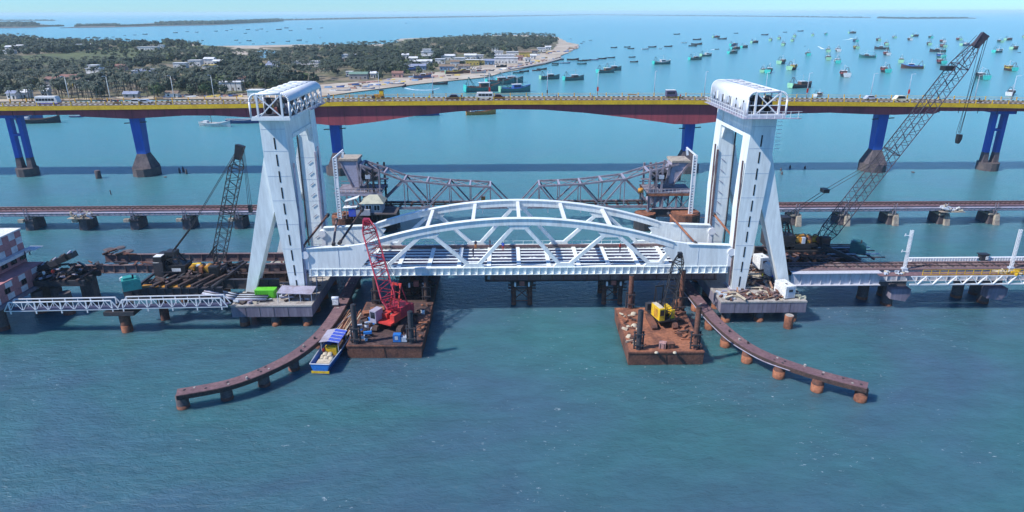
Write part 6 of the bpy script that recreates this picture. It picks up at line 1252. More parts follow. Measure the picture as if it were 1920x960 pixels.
OB = [(1472,60,'dark',0,1.2),(1501,58,'dark',0,1.8),(1269,64,'dark',0,1.7),(1307,74,'dark',0,1.8),(1306,83,'brown',0,2.0),(1299,86,'dark',0,1.5),(1354,73,'dark',0,2.0),(1380,62,'dark',0,1.2),(1434,65,'dark',0,1.8),(1151,89,'dark',0,1.1),(1176,88,'dark',0,1.1),(1183,91,'dark',-20,1.1),(1210,92,'white',15,1.2),(1223,88,'dark',0,1.4),(1238,91,'white',0,.6),(1253,87,'dark',0,1.4),(1283,80,'white',0,1.1),(1344,92,'dark',0,.7),(1185,107,'dark',0,.9),(1189,116,'brown',5,1.0),(1146,108,'dark',5,1.0),(1129,110,'dark',5,1.2),(1115,112,'blue',5,1.0),(1100,113,'dark',0,1.1),(1092,114,'dark',0,1.2),(1091,120,'green',0,1.1),(1074,112,'brown',0,1.5),(1050,112,'dark',0,1.0),(1062,118,'blue',5,.9),(1053,118,'blue',0,.6),(1041,122,'green',0,.8),(1016,130,'brown',15,1.1),(1006,132,'red',15,.9),(972,137,'green',10,1.1),(983,134,'dark',15,1.0),(1041,119,'dark',0,.8),(1070,72,'white',0,.5),(1094,78,'dark',0,.5),(1107,75,'white',0,.8),(1090,81,'dark',0,.5),(1911,98,'dark',0,.5),(1509,86,'dark',0,.3),
(490,54,'dark',0,1.3),(501,59,'brown',0,.7),(523,55,'dark',0,2.0),(537,52,'dark',0,1.7),(545,57,'dark',0,1.2),(580,54,'dark',0,1.8),(603,52,'dark',0,1.3),(600,70,'white',0,.5),(501,80,'dark',0,.5),(512,79,'dark',0,.7),(540,77,'dark',0,.9),(561,75,'dark',10,1.1),(575,78,'dark',0,.5),(675,82,'white',0,1.3),(761,43,'dark',0,1.2),(482,56,'dark',0,1.2),
(234,66,'dark',0,.7),(253,65,'dark',0,.8),(272,64,'dark',0,1.4),(329,61,'dark',0,1.4),(351,59,'dark',0,1.0),(369,60,'dark',0,1.1),(405,58,'dark',0,1.2),(425,57,'brown',0,1.0),(434,55,'dark',0,1.0),(465,55,'dark',0,1.5),(460,62,'dark',0,.9),(443,75,'brown',0,.8),(450,80,'dark',0,.5),(467,76,'dark',5,1.0),(475,82,'dark',0,.5),(98,71,'dark',0,.9),(115,72,'dark',0,.9),(130,70,'dark',0,1.2),(139,72,'dark',0,1.0),(165,70,'dark',0,1.1),(185,70,'dark',0,1.0),(200,70,'brown',0,.9),(212,69,'dark',0,.7),
(642,171,'white',5,1.3),(691,167,'blue',-15,1.1),(746,158,'blue',10,1.1),(825,158,'dark',5,1.3),(758,162,'dark',80,1.0),(850,149,'dark',5,.9),(910,143,'dark',10,1.0),(49,222,'blue',3,1.9),(74,230,'dark',8,2.2),(144,219,'blue',2,.8),(404,236,'white',-12,1.8),(460,230,'blue',5,2.0),(795,216,'blue',3,1.8),(902,214,'orange',15,1.8)]
cnt = {}; tots = {}
def zoneo(px, py):
    if py > 200: return 'floating just behind the road bridge'
    if px < 320: return 'on the far lagoon at upper left'
    if px < 620 and py < 90: return 'on the lagoon beyond the palm grove'
    if px < 1000: return 'close to the village beach' if py > 120 else 'far out beyond the island'
    if px < 1200: return 'off the village point'
    return 'in open water near the horizon' if py < 80 else 'in open water right of the village point'
for q in OB: key = (q[2], zoneo(q[0], q[1])); tots[key] = tots.get(key, 0)+1
for px, py, h_, an, s in sorted(OB):
    zn = zoneo(px, py); key = (h_, zn); cnt[key] = cnt.get(key, 0)+1
    lab = ('small ' if s < .8 else 'long ' if s > 1.6 else '')+h_+' open boat '+zn+('' if tots[key] == 1 else ', %s from left' % (ORDW+['%dth' % q for q in range(21, 60)])[cnt[key]-1])
    put(openboat(h_, px in (74, 404, 902)), px, py+.7, R(an), s, lab, 'open fishing boats')
# boats drawn up on the sand
BB = [(770,133,'blue',TURQ,'blue',8,1.0),(792,146,'blue',CABW,'brown',5,.9),(852,138,'brown',PALEG,'yellow',10,1.0),(868,136,'dark',PALEG,'yellow',10,.95),(880,137,'brown',PALEG,'brown',170,.8),(897,137,'white',CABW,'red',12,.85),(940,126,'dark',CABW,'dark',15,.7)]
for i, (px, py, h_, st_, cb_, an, s) in enumerate(BB):
    put(trawler(h_, st_, cb_), px, py, R(an), s, '%s-hulled boat with %s wheelhouse drawn up on the village sand, %s from the left' % (h_, cb_, ORDW[i]), 'boats on the beach', z=.6)
# wakes
FOAM = mat('foam', (.75, .82, .84), rough=.8)
def wake(pts, w0, w1, lab):
    P = smoothpts([wz(a, b) for a, b in pts], 6); k = MB(); vs = []; n = len(P)
    for i, p in enumerate(P):
        a, b = P[max(i-1, 0)], P[min(i+1, n-1)]; t_ = (b-a).normalized(); nn = Vector((-t_.y, t_.x, 0)); w_ = w0+(w1-w0)*i/(n-1); w_ *= 1+.35*math.sin(i*2.3)
        vs += [tuple(p+nn*w_+Vector((0, 0, .02))), tuple(p-nn*w_+Vector((0, 0, .02))), tuple(p-nn*w_*.4+Vector((0, 0, .12))), tuple(p+nn*w_*.4+Vector((0, 0, .12)))]
    fs = []
    for i in range(n-1):
        for j in range(4): fs.append((4*i+j, 4*i+(j+1) % 4, 4*i+4+(j+1) % 4, 4*i+4+j))
    k.add(vs, fs); tag(k.build('wake_foam', FOAM), lab, None, None, 'structure')
wake([(760, 165), (775, 168), (795, 169), (812, 168), (824, 165)], .9, .3, None); wake([(1543, 92), (1540, 90), (1534, 87)], 2.5, .8, None); wake([(1598, 72), (1590, 74), (1580, 75)], 2.5, .8, None); wake([(1342, 92), (1332, 94)], 1.5, .4, None)
# ================================================================ land
SAND = mat('sand', (.50, .43, .34), (.36, .29, .22), rough=.95, scale=.03, lo=.4, hi=.6, var=.12)
SOIL = mat('scrub_soil', (.10, .10, .045), (.22, .17, .11), rough=1, scale=.02, lo=.45, hi=.6, var=.3)
GRASS = mat('marsh_grass', (.10, .115, .035), (.07, .085, .03), rough=1, scale=.015, lo=.4, hi=.6, var=.35)
DRY = mat('dry_scrub', (.19, .14, .07), (.12, .10, .05), rough=1, scale=.03, lo=.4, hi=.6, var=.3)
def land(pts, z, m_, name, jitter=.0):
    P = [wz(a, b, 0) for a, b in pts]; out = []; rr = random.Random(len(pts)); n = len(P)
    for i in range(n):
        a, b = P[i], P[(i+1) % n]; m2 = max(1, min(12, int((b-a).length/18)))
        for j in range(m2):
            q = a.lerp(b, j/m2); out.append((q.x+rr.uniform(-1, 1)*jitter, q.y+rr.uniform(-1, 1)*jitter))
    c = Vector((sum(p[0] for p in out)/len(out), sum(p[1] for p in out)/len(out)))
    k = MB(); n = len(out); top = [(a, b, z) for a, b in out]; bot = []
    for i in range(n):
        a, b = Vector(out[i-1]), Vector(out[(i+1) % n]); t_ = (b-a); t_.normalize(); nn = Vector((t_.y, -t_.x))
        area = 0
        bot.append((out[i][0]+nn.x*z*3*LANDS, out[i][1]+nn.y*z*3*LANDS, -.3))
    k.add(top+bot, [tuple(range(n))]+[(i, n+i, n+(i+1) % n, (i+1) % n) for i in range(n)])
    o = k.build(name, m_); tag(o, kind='structure'); return out
LANDS = -1
ISL = [(-160, 196), (60, 191), (300, 187), (470, 187), (600, 182), (660, 174), (730, 166), (790, 158), (850, 152), (905, 146), (940, 138), (985, 129), (1020, 121), (1050, 107), (1068, 97), (1085, 90), (1084, 84), (1062, 79), (1046, 70), (1000, 66), (950, 66), (880, 68), (800, 71), (752, 73), (742, 77), (756, 80), (720, 83), (650, 85), (560, 84), (480, 86), (440, 86), (398, 87), (340, 80), (310, 82), (296, 80), (200, 77), (120, 79), (95, 76), (60, 71), (-160, 68)]
land(ISL, .55, SAND, 'beach', 2)
land([(-160, 190), (60, 187), (300, 182), (440, 178), (600, 160), (700, 152), (790, 141), (850, 130), (900, 124), (960, 112), (1000, 104), (1040, 92), (1046, 80), (1036, 73), (950, 67.5), (880, 69.5), (800, 73), (760, 78), (700, 88), (640, 91), (560, 96), (470, 92), (400, 92), (300, 88), (200, 80), (60, 73), (-160, 71)], .75, SOIL, 'scrub_ground', 2)
land([(20, 119), (24, 107), (80, 103), (150, 98), (230, 92), (380, 86), (440, 90), (330, 101), (270, 108), (255, 116), (120, 123)], .95, GRASS, 'marsh', 3)
land([(755, 79), (760, 74.5), (830, 70), (950, 67.5), (1040, 72), (1046, 78), (1000, 76), (900, 72), (830, 77)], .95, GRASS, 'marsh', 2)
land([(486, 90), (560, 88), (640, 86), (690, 87), (640, 90), (540, 95)], .95, DRY, 'scrub_ground', 2)
land([(270, 110), (330, 105), (460, 97), (470, 103), (360, 107), (290, 113)], 1.0, SAND, 'sand_track', 1)
LAG = mat('lagoon_shallow', (.20, .40, .46), rough=.3, var=.1)
land([(478, 108), (484, 97), (500, 95), (524, 98), (516, 106), (498, 110)], 1.05, LAG, 'lagoon_pool', 1)
# far shores
for pts, m_ in [([(-160, 54), (0, 53), (60, 52), (112, 49), (60, 44), (-160, 42)], 0), ([(112, 52.5), (160, 52), (230, 51), (300, 49), (400, 47), (516, 41), (520, 40), (460, 38), (300, 43), (230, 47), (200, 47)], 0),
                ([(-160, 40), (0, 39), (104, 39), (104, 38.2), (-160, 38)], 1), ([(500, 39), (700, 35), (1110, 28.2), (1110, 27.6), (800, 31.2), (640, 33.5), (520, 36.5)], 1), ([(1110, 28.1), (1440, 31.2), (1632, 33.6), (1632, 32.6), (1440, 30.1), (1180, 27.6), (1110, 27.6)], 1), ([(1643, 34.2), (1700, 35.4), (1830, 34.6), (1830, 33.8), (1700, 33.5), (1650, 33.2)], 1)]:
    land(pts, 1.0 if not m_ else 2.0, mat('far_shore_mud', (.11, .085, .07), (.16, .12, .09), rough=1, scale=.01), 'far_shore')
# ================================================================ vegetation
LEAFA = mat('leaf_dark', (.018, .036, .022), (.035, .055, .022), rough=.8, scale=.12, lo=.4, hi=.6, var=.3)
LEAFB = mat('leaf_mid', (.05, .085, .022), (.08, .095, .028), rough=.8, scale=.12, lo=.4, hi=.6, var=.3)
LEAFP = mat('palm_leaf', (.024, .040, .026), (.060, .075, .038), rough=.7, scale=.3, lo=.4, hi=.65, var=.3)
BARK = mat('bark', (.11, .085, .065), rough=.95)
def crown_geo(rr, n, rad, h0, h1, s0, s1):
    vs, fs = [], []
    lobes = [(rr.uniform(-.5, .5)*rad, rr.uniform(-.5, .5)*rad, rr.uniform(.35, .8), rr.uniform(.45, .7)) for _ in range(5)]
    for i in range(n):
        lx, ly, lz, lr = rr.choice(lobes); d = Vector((rr.gauss(0, 1), rr.gauss(0, 1), rr.gauss(0, .8))).normalized()
        c = Vector((lx, ly, h0+(h1-h0)*lz))+Vector((d.x*rad*lr, d.y*rad*lr, d.z*(h1-h0)*.42))
        nn = (d+Vector((rr.uniform(-.6, .6), rr.uniform(-.6, .6), rr.uniform(-.2, .8)))).normalized(); a = nn.orthogonal().normalized(); b = nn.cross(a); q = rr.uniform(0, 6.28); a, b = a*math.cos(q)+b*math.sin(q), b*math.cos(q)-a*math.sin(q); s = rr.uniform(s0, s1)
        m = len(vs); vs += [tuple(c-a*s-b*s*.4), tuple(c+a*s*.4-b*s), tuple(c+a*s+b*s*.5), tuple(c-a*s*.5+b*s)]; fs.append((m, m+1, m+2, m+3))
    return vs, fs
def palm_geo(rr, h, n=13, L_=3.4):
    vs, fs = [], []
    for i in range(n):
        a = i*2*math.pi/n+rr.uniform(-.2, .2); up = rr.uniform(-.1, .9); l = L_*rr.uniform(.8, 1.1); d = Vector((math.cos(a), math.sin(a), 0)); sd = Vector((-d.y, d.x, 0)); pp = None
        for j in range(5):
            t = j/4; c = Vector((0, 0, h))+d*l*t*(1-.12*t)+Vector((0, 0, l*(up*t-1.15*t*t*(.7+.3*up)))); wd = .55*(math.sin(math.pi*min(t+.18, 1))**.7)
            L0, L1 = c+sd*wd-Vector((0, 0, wd*.5)), c-sd*wd-Vector((0, 0, wd*.5)); m = len(vs); vs += [tuple(L0), tuple(c), tuple(L1)]
            if pp is not None: fs += [(pp, pp+1, m+1, m), (pp+1, pp+2, m+2, m+1)]
            pp = m
    return vs, fs
TREEP = []
for i in range(8):
    rr = random.Random(100+i); t = thing('palm_tree' if i < 4 else 'broadleaf_tree', 'x', 'tree')
    if i < 4:
        h = [8.0, 9.5, 7.0, 8.8][i]; lean = Vector((rr.uniform(-1, 1), rr.uniform(-1, 1), 0)); vs, fs = palm_geo(rr, h); vs = [(a+lean.x, b+lean.y, c) for a, b, c in vs]; k = MB(); k.add(vs, fs); k.build('crown', LEAFP, t, fix=False)
        k = MB(); k.tube((0, 0, 0), tuple(lean*.35+Vector((0, 0, h*.5))), .22, .17, n=6); k.tube(tuple(lean*.35+Vector((0, 0, h*.5))), tuple(lean+Vector((0, 0, h))), .17, .14, n=6); k.build('trunk', BARK, t)
    else:
        h = [6.0, 7.5, 5.0, 6.5][i-4]; rad = [3.6, 4.2, 3.2, 3.8][i-4]; vs, fs = crown_geo(rr, 190, rad, 1.2, h, .3, .75); k = MB(); k.add(vs, fs); k.build('crown', LEAFA if i % 2 else LEAFB, t, fix=False)
        k = MB(); k.tube((0, 0, 0), (.1, 0, h*.5), .25, .15, n=6)
        for q in range(4): k.tube((.05, 0, h*.35), (math.cos(q*1.6)*rad*.5, math.sin(q*1.6)*rad*.5, h*.7), .11, .05, n=5)
        k.build('trunk', BARK, t)
    TREEP.append(t)
def inpoly(x, y, P):
    c = False; n = len(P)
    for i in range(n):
        (x1, y1), (x2, y2) = P[i], P[i-1]
        if (y1 > y) != (y2 > y) and x < (x2-x1)*(y-y1)/(y2-y1)+x1: c = not c
    return c
# houses: px, row of the base, width m, depth m, height m, wall, roof colour, kind
RW = mat('roof_white', (.70, .70, .70), (.5, .5, .5), rough=.7, scale=.3); RB_ = mat('roof_blue_grey', (.25, .28, .38), rough=.7); RT = mat('roof_tile', (.26, .13, .10), (.19, .10, .08), rough=.85, scale=.4); RG = mat('roof_green', (.16, .26, .20), rough=.7); TH = mat('thatch', (.24, .17, .12), (.16, .11, .08), rough=1, scale=.5)
WLW = mat('plaster_white', (.72, .70, .66), (.5, .48, .45), rough=.9, scale=.3); WLY = mat('plaster_yellow', (.60, .44, .10), rough=.9); WLB = mat('plaster_blue', (.18, .30, .45), rough=.9); WLG = mat('plaster_grey', (.35, .32, .30), rough=.9); WLP = mat('plaster_pink', (.50, .30, .26), rough=.9)
HS = [(22,96,16,9,5,'w','w','g'),(38,94,10,8,5,'w','w','g'),(14,101,14,8,3.5,'w','w','f'),(128,93,9,8,4,'w','w','g'),(149,91,9,8,5,'w','w','f'),(164,90,9,8,4,'g','w','g'),(276,94,26,9,3.5,'w','w','f'),(302,91,7,6,4,'w','w','f'),
(176,146,10,8,6,'w','w','v'),(272,146,15,9,4.5,'w','b','g'),(258,143,9,7,3.5,'w','w','f'),(337,128,11,7,4,'w','w','f'),(365,124,11,8,4.5,'w','w','f'),(392,122,9,8,5,'w','w','g'),(391,136,9,8,5,'w','y','f'),(408,124,8,7,4,'w','w','g'),(128,160,12,9,5,'w','t','g'),(139,163,7,7,4,'y','n','g'),(150,165,7,6,3.5,'w','w','f'),(98,163,9,8,4.5,'g','t','g'),(84,172,4,4,3,'w','w','f'),(22,186,5,5,3,'w','b','g'),(42,184,6,6,3,'w','w','g'),(84,181,4,4,3,'w','w','g'),
(432,170,14,8,4.5,'w','w','f'),(455,160,8,7,4,'w','t','g'),(512,126,9,7,3.5,'w','b','g'),(506,131,6,6,3.5,'b','b','g'),(573,125,24,9,4,'w','w','f'),(657,112,18,10,4.5,'w','w','f'),(647,117,8,7,3.5,'p','w','f'),(801,112,12,9,7,'w','w','v'),(793,123,16,8,3.5,'w','w','g'),(840,113,14,9,4,'w','w','g'),(862,118,9,7,4,'w','w','f'),(882,112,12,8,4,'w','w','g'),(897,111,10,8,3.5,'w','w','f'),(886,122,12,8,4,'y','w','f'),(901,121,9,7,3.5,'y','w','f'),(918,121,9,7,3.2,'b','b','g'),(949,119,22,9,4.5,'w','w','f'),(946,111,20,9,3.5,'w','w','f'),(963,105,16,8,4,'w','w','f'),(985,106,14,8,4,'y','n','g'),(1015,97,10,8,4,'w','w','f'),(672,149,13,7,3.5,'g','g','g'),(655,143,5,5,3,'w','w','f'),(700,146,4,4,3,'w','w','g'),(478,185,8,7,4,'w','w','f'),(778,131,18,9,3,'b','b','g'),(838,132,12,8,3,'b','n','g'),(870,131,10,7,3,'g','n','g'),(928,96,8,6,4,'w','w','f'),(1002,100,8,6,3,'g','n','g'),(975,113,6,5,3,'p','t','g'),(1000,110,6,5,3,'w','w','g'),(745,145,8,6,2.8,'p','t','g'),(718,112,8,6,3.5,'w','w','f'),(760,110,7,6,3.5,'w','w','g'),(225,134,8,7,4,'p','t','g'),(322,183,7,4,2.2,'w','n','g'),(245,184,8,4,2.2,'g','b','g'),(825,120,9,7,4,'w','w','f'),(853,124,8,6,3.5,'w','n','g'),(935,104,10,7,4,'w','w','f'),(775,118,8,7,4,'w','w','g'),(990,116,6,5,3,'w','w','f'),(1028,93,7,5,3,'w','w','g')]
WM = {'w': WLW, 'y': WLY, 'b': WLB, 'g': WLG, 'p': WLP}; RM = {'w': RW, 'b': RB_, 't': RT, 'g': RG, 'n': TH, 'y': WLY}
WN = {'w': 'white', 'y': 'yellow', 'b': 'blue', 'g': 'grey', 'p': 'pink'}; RN = {'w': 'pale', 'b': 'blue-grey', 't': 'tiled', 'g': 'green', 'n': 'thatched', 'y': 'yellow'}
HC = {}; HT = {}
def hz(px, py): return ('at far left' if px < 220 else 'left of left tower' if px < 470 else 'in grove right of left tower' if px < 730 and py < 135 else 'by sand right of left tower' if px < 760 else 'in beach village')
def hkey(q): return (q[5], q[6], q[7] == 'g', q[7] == 'v', hz(q[0], q[1]))
for q in HS: HT[hkey(q)] = HT.get(hkey(q), 0)+1
for q in sorted(HS):
    px, py, wd, dp, ht, wc, rc, kd = q; ht *= 1.25; wd *= 1.1; p = wz(px, py, .8); k_ = hkey(q); HC[k_] = HC.get(k_, 0)+1
    lab = '%s-walled %s with %s %s roof %s' % (WN[wc], 'two-storey house' if kd == 'v' else 'shed' if wd > 15 else 'house', RN[rc], 'gabled' if kd == 'g' else 'flat', k_[4]) + ('' if HT[k_] == 1 else ', %s from left' % ORDW[HC[k_]-1])
    t = thing('house', lab, 'house', p, 'island houses'); rr = random.Random(px)
    x0, x1, y0, y1, z0 = p.x-wd/2, p.x+wd/2, p.y, p.y+dp, .7
    MB().box((x0, y0, z0), (x1, y1, z0+ht)).build('wall', WM[wc], t)
    if kd == 'g':
        k = MB(); zr = z0+ht+1.5; e = .5; k.add([(x0-e, y0-e, z0+ht-.1), (x1+e, y0-e, z0+ht-.1), (x1+e, (y0+y1)/2, zr), (x0-e, (y0+y1)/2, zr), (x1+e, y1+e, z0+ht-.1), (x0-e, y1+e, z0+ht-.1)], [(0, 1, 2, 3), (3, 2, 4, 5), (0, 3, 5), (1, 4, 2), (0, 5, 4, 1)]); k.build('roof', RM[rc], t)
    else:
        blk(t, 'roof', (x0-.4, y0-.4, z0+ht), (x1+.4, y1+.4, z0+ht+.3), RM[rc])
        if kd == 'v': blk(t, 'balcony', (x0-.3, y0-1.4, z0+ht*.48), (x1+.3, y0-.02, z0+ht*.53), RW); blk(t, 'upper_wall', (x0+1.5, y0+2, z0+ht+.3), (x1-2.5, y1-1, z0+ht+2.6), WM[wc]); blk(t, 'top_roof', (x0+1.0, y0+1, z0+ht+2.6), (x1-2, y1, z0+ht+2.8), RW)
    n = max(2, int(wd/3.2))
    for i in range(n):
        a = x0+wd*(i+.5)/n
        if i == n//2: blk(t, 'door', (a-.5, y0-.06, z0), (a+.5, y0-.01, z0+2.1), GLASS if i % 2 else TH)
        else: blk(t, 'window', (a-.6, y0-.06, z0+1.0), (a+.6, y0-.01, z0+2.1), GLASS)
# forest zones in picture space, planted at their real ground positions
G1 = [(-70, 192), (-70, 112), (60, 122), (130, 126), (255, 120), (275, 110), (330, 106), (400, 101), (470, 106), (530, 104), (560, 97), (640, 90), (700, 89), (745, 86), (800, 80), (880, 73), (960, 68), (1040, 72), (1047, 83), (1020, 92), (960, 100), (900, 106), (850, 112), (820, 118), (790, 126), (765, 140), (740, 148), (690, 148), (640, 146), (600, 153), (520, 169), (440, 177), (340, 183), (200, 188), (60, 192)]
G2 = [(-70, 108), (-70, 70), (10, 70), (40, 72), (80, 76), (96, 80), (140, 79), (210, 82), (290, 84), (300, 88), (230, 90), (190, 92), (150, 97), (110, 103), (30, 104), (10, 106)]
G3 = [(306, 88), (306, 80), (330, 78), (384, 86), (350, 89)]
G4 = [(150, 102), (170, 92), (270, 89), (390, 88), (430, 92), (400, 100), (340, 99), (290, 103), (260, 107), (200, 104)]
hp = [(q[0], q[1], q[2]) for q in HS]
def blocked(px, py, p):
    d = p.y
    for a, b, w_ in hp:
        q = HPOS[(a, b)]
        if abs(p.x-q.x) < w_/2+2 and -(11 if p.y < 520 else 22 if p.y < 700 else 34) < p.y-q.y < 12: return True
    return False
HPOS = {(a, b): wz(a, b, .8) for a, b, w_ in hp}
from mathutils import noise as mnoise
pts = []
rr = random.Random(42)
def sprinkle(G, n, pal, sc=(.8, 1.15), dens=1.0, keep=blocked):
    W_ = [wz(a, b, .7) for a, b in G]; xs_, ys_ = [p.x for p in W_], [p.y for p in W_]; P2 = [(p.x, p.y) for p in W_]; c = 0; tries = 0
    while c < n and tries < n*30:
        tries += 1; u = rr.random(); y = min(ys_)*((max(ys_)/min(ys_))**u); x = rr.uniform(min(xs_), max(xs_))
        if not inpoly(x, y, P2): continue
        if abs(x/y) > .86: continue
        if keep and keep(0, 0, Vector((x, y, 0))): continue
        if mnoise.noise(Vector((x*.011, y*.007, 3.1)))+.5*mnoise.noise(Vector((x*.04, y*.03, 0))) < -.28: continue
        pal_ = pal+.35*(mnoise.noise(Vector((x*.013, y*.006, 9.0))) > .05)
        pts.append((y, x, rr.uniform(*sc), rr.random() < pal_)); c += 1
sprinkle(G1, 3600, .6, (.85, 1.3)); sprinkle(G2, 900, .2, (.9, 1.4)); sprinkle(G3, 70, .1, (.9, 1.2)); sprinkle(G4, 260, .0, (.35, .7))
sprinkle([(640, 152), (700, 150), (760, 146), (800, 134), (900, 120), (960, 112), (900, 104), (820, 112)], 60, .3, (.6, .95))
pts.sort()
near = pts[:300]; far = pts[300:]
zl = lambda x: 'left of the left tower' if x < -150 else 'behind the left tower' if x < -60 else 'right of the left tower'
for i, (y, x, s, pal) in enumerate(near):
    src = TREEP[rr.randrange(4) if pal else 4+rr.randrange(4)]; first = not src.get('used'); o = src if first else copy_tree(src)
    if first: src['used'] = 1
    o.location = (x, y, .5); o.rotation_euler = (0, 0, rr.uniform(0, 6.28)); o.scale = (s, s, s*rr.uniform(.9, 1.1))
    nm = 'coconut palm with feathery crown' if pal else 'rounded bushy green tree'
    tag(o, nm+' behind the road bridge, '+zl(x), 'tree', ('palms ' if pal else 'bushy trees ')+zl(x))
for t in TREEP:
    if not t.get('used'):
        for c in list(t.children): bpy.data.objects.remove(c)
        bpy.data.objects.remove(t)
    else: del t['used']
# the rest of the woods as one mass: leaf clumps of every tree, joined
TV_ = []
for i in range(6):
    r2 = random.Random(200+i)
    TV_.append(crown_geo(r2, 46, 3.9, .8, [5.5, 6.8, 6][i % 3], .8, 1.7))
PV_ = []
for i in range(4):
    r2 = random.Random(300+i); v1, f1 = palm_geo(r2, 8, 9, 3.6); PV_.append((v1, f1))
for name, sel, m_ in (('palm_forest', True, LEAFP), ('forest', False, LEAFA), ('bush_forest', None, LEAFB)):
    k = MB(); vs, fs = [], []
    for i, (y, x, s, pal) in enumerate(far):
        kindf = True if pal else (None if i % 3 == 0 else False)
        if kindf is not sel: continue
        v, f = (PV_ if pal else TV_)[i % (4 if pal else 6)]; a = rr.uniform(0, 6.28); ca, sa = math.cos(a)*s, math.sin(a)*s; n = len(vs); zz = .5
        vs += [(x+p[0]*ca-p[1]*sa, y+p[0]*sa+p[1]*ca, zz+p[2]*s) for p in v]; fs += [tuple(q+n for q in g) for g in f]
    k.v = vs; k.f = fs; k.mi = [0]*len(fs); k.sm = [False]*len(fs)
    tag(k.build(name, m_, fix=False), kind='stuff')
# far mangrove belts
def belt(name, pts, n, h, m_, thick=12):
    P = [wz(a, b, 0) for a, b in pts]; k = MB(); vs, fs = [], []; seg = [(b-a).length for a, b in zip(P, P[1:])]; tot = sum(seg); r2 = random.Random(n)
    for i in range(n):
        u = r2.random()*tot; j = 0
        while u > seg[j] and j < len(seg)-1: u -= seg[j]; j += 1
        c = P[j].lerp(P[j+1], u/seg[j]); hh = h*r2.uniform(.5, 1.1)*(1+.5*math.sin(i*.001)); c = c+Vector((0, r2.uniform(0, thick), 0))
        s = hh*.5
        for q in range(7):
            d = Vector((r2.uniform(-1, 1), r2.uniform(-.6, .6), r2.uniform(-.9, .9)))*s; cc = c+Vector((0, 0, hh*.55))+d; a = Vector((1, 0, r2.uniform(-.4, .4)))*s*.7; b = Vector((0, r2.uniform(-.3, .8), 1))*s*.45; m = len(vs)
            vs += [tuple(cc-a-b), tuple(cc+a-b), tuple(cc+a*.8+b), tuple(cc-a*.7+b)]; fs.append((m, m+1, m+2, m+3))
    k.v = vs; k.f = fs; k.mi = [0]*len(fs); k.sm = [False]*len(fs); tag(k.build(name, m_, fix=False), kind='stuff')
belt('far_mangroves', [(-160, 51), (0, 50.5), (40, 50.5)], 1500, 11, LEAFA, 120); belt('far_mangroves', [(40, 50.5), (110, 49.5)], 400, 5, LEAFA, 40); belt('far_mangroves', [(135, 50), (170, 49.5), (215, 49)], 160, 9, LEAFA, 60)
belt('far_mangroves', [(215, 50), (285, 48)], 300, 6, LEAFA, 40); belt('far_mangroves', [(285, 48), (400, 46), (470, 43), (512, 40.6)], 2200, 10, LEAFA, 200); belt('far_mangroves', [(510, 38.5), (700, 34.6), (900, 31.6), (1110, 28)], 1500, 6, LEAFA, 90); belt('far_mangroves', [(1110, 28), (1440, 31), (1625, 33.3)], 900, 6, LEAFA, 60); belt('far_mangroves', [(1650, 34), (1700, 35), (1820, 34.5)], 500, 8, LEAFA, 40)
belt('far_mangroves', [(-160, 39), (100, 38.8)], 400, 7, LEAFA, 30)
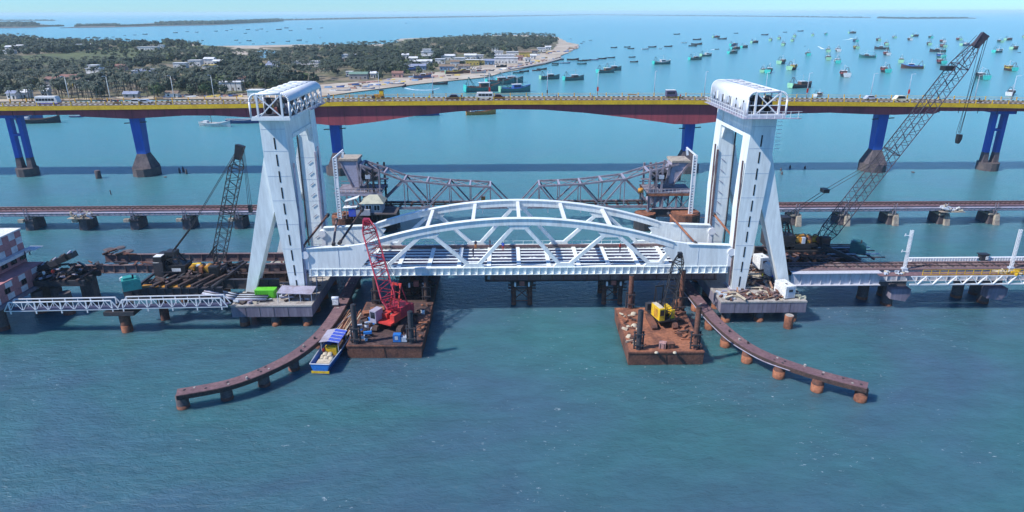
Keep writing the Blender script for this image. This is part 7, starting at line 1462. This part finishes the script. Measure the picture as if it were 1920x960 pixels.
# beach clutter
CL = [RT, WLW, WLB, TH, HULLM['brown'], HULLM['blue'], WLY, HULLM['dark'], WLP]
SH = [[wz(a, b, .6) for a, b in g] for g in ([(610, 172), (700, 160), (780, 150), (860, 140)], [(620, 164), (700, 155), (790, 141), (900, 128)], [(880, 137), (940, 130), (1000, 117), (1040, 104)], [(900, 126), (980, 112), (1040, 96)], [(300, 183), (400, 180), (470, 178)], [(1060, 98), (1070, 92), (1080, 87)])]
ci = 0
for g in SH:
    n = 34 if g is not SH[5] else 26
    for i in range(n):
        u = rr.random()*(len(g)-1); j = min(int(u), len(g)-2); c = g[j].lerp(g[j+1], u-j)+Vector((rr.uniform(-5, 5), rr.uniform(-7, 7), 0)); m_ = CL[ci % len(CL)]; s = rr.uniform(.7, 2.0); a = rr.uniform(-.4, .4); k = MB(); ci += 1
        Mx = Matrix.Translation((c.x, c.y, .55)) @ Matrix.Rotation(a, 4, 'Z')
        k.hexa([Mx @ Vector(v) for v in ((-s*1.3, -s*.5, 0), (s*1.3, -s*.5, 0), (s*1.3, s*.5, 0), (-s*1.3, s*.5, 0))], [Mx @ Vector(v) for v in ((-s*1.5, -s*.2, s*.55), (s*1.6, -s*.3, s*.7), (s*1.3, s*.3, s*.6), (-s*1.2, s*.3, s*.5))])
        tag(k.build('beach_gear', m_, loc=(c.x, c.y, .55)), m_.name.split('_')[-1]+' coloured heap of gear or upturned skiff on the village sand', 'fishing gear', 'fishing gear lying along the beach')
# the jetty at the village point
t = thing('jetty', 'long low concrete jetty lined with gear at the village point', 'jetty', wz(1000, 120, .8))
P = [wz(a, b, 0) for a, b in [(950, 133), (985, 127), (1020, 120), (1045, 113), (1052, 110)]]
for a, b in zip(P, P[1:]): bar(t, 'jetty_deck', a+Vector((0, 0, 1.1)), b+Vector((0, 0, 1.1)), 5, .5, WLG); 
for i in range(14):
    c = P[0].lerp(P[-1], (i+.5)/14); c.z = 0; rod(t, 'jetty_pile', c+Vector((0, -2, -1)), c+Vector((0, -2, 1.1)), .3, CONCD); blk(t, 'gear', c+Vector((-1, -1.5, 1.4)), c+Vector((1, .5, 2.2)), CL[i % len(CL)])
# ================================================================ haze
HAZE = .00008
hm = bpy.data.materials.new('haze'); hm.use_nodes = True; t = hm.node_tree; t.nodes.clear(); vo = t.nodes.new('ShaderNodeOutputMaterial'); pv = t.nodes.new('ShaderNodeVolumePrincipled'); pv.inputs['Color'].default_value = (.80, .96, 1.0, 1); pv.inputs['Density'].default_value = HAZE; pv.inputs['Anisotropy'].default_value = .0
t.links.new(pv.outputs[0], vo.inputs['Volume'])
k = MB(); k.box((-61000, -3000, -4), (61000, 61000, 64)); tag(k.build('haze', hm), kind='stuff')
scene.render.engine = 'CYCLES'; scene.cycles.max_bounces = 5; scene.cycles.volume_bounces = 1
for o in list(bpy.data.objects):
    for kx in ('proto', 'used', '_k', '_n'):
        if kx in o: del o[kx]
for o in list(bpy.data.objects):
    if o.get('label') == 'x': print('unlabelled', o.name)
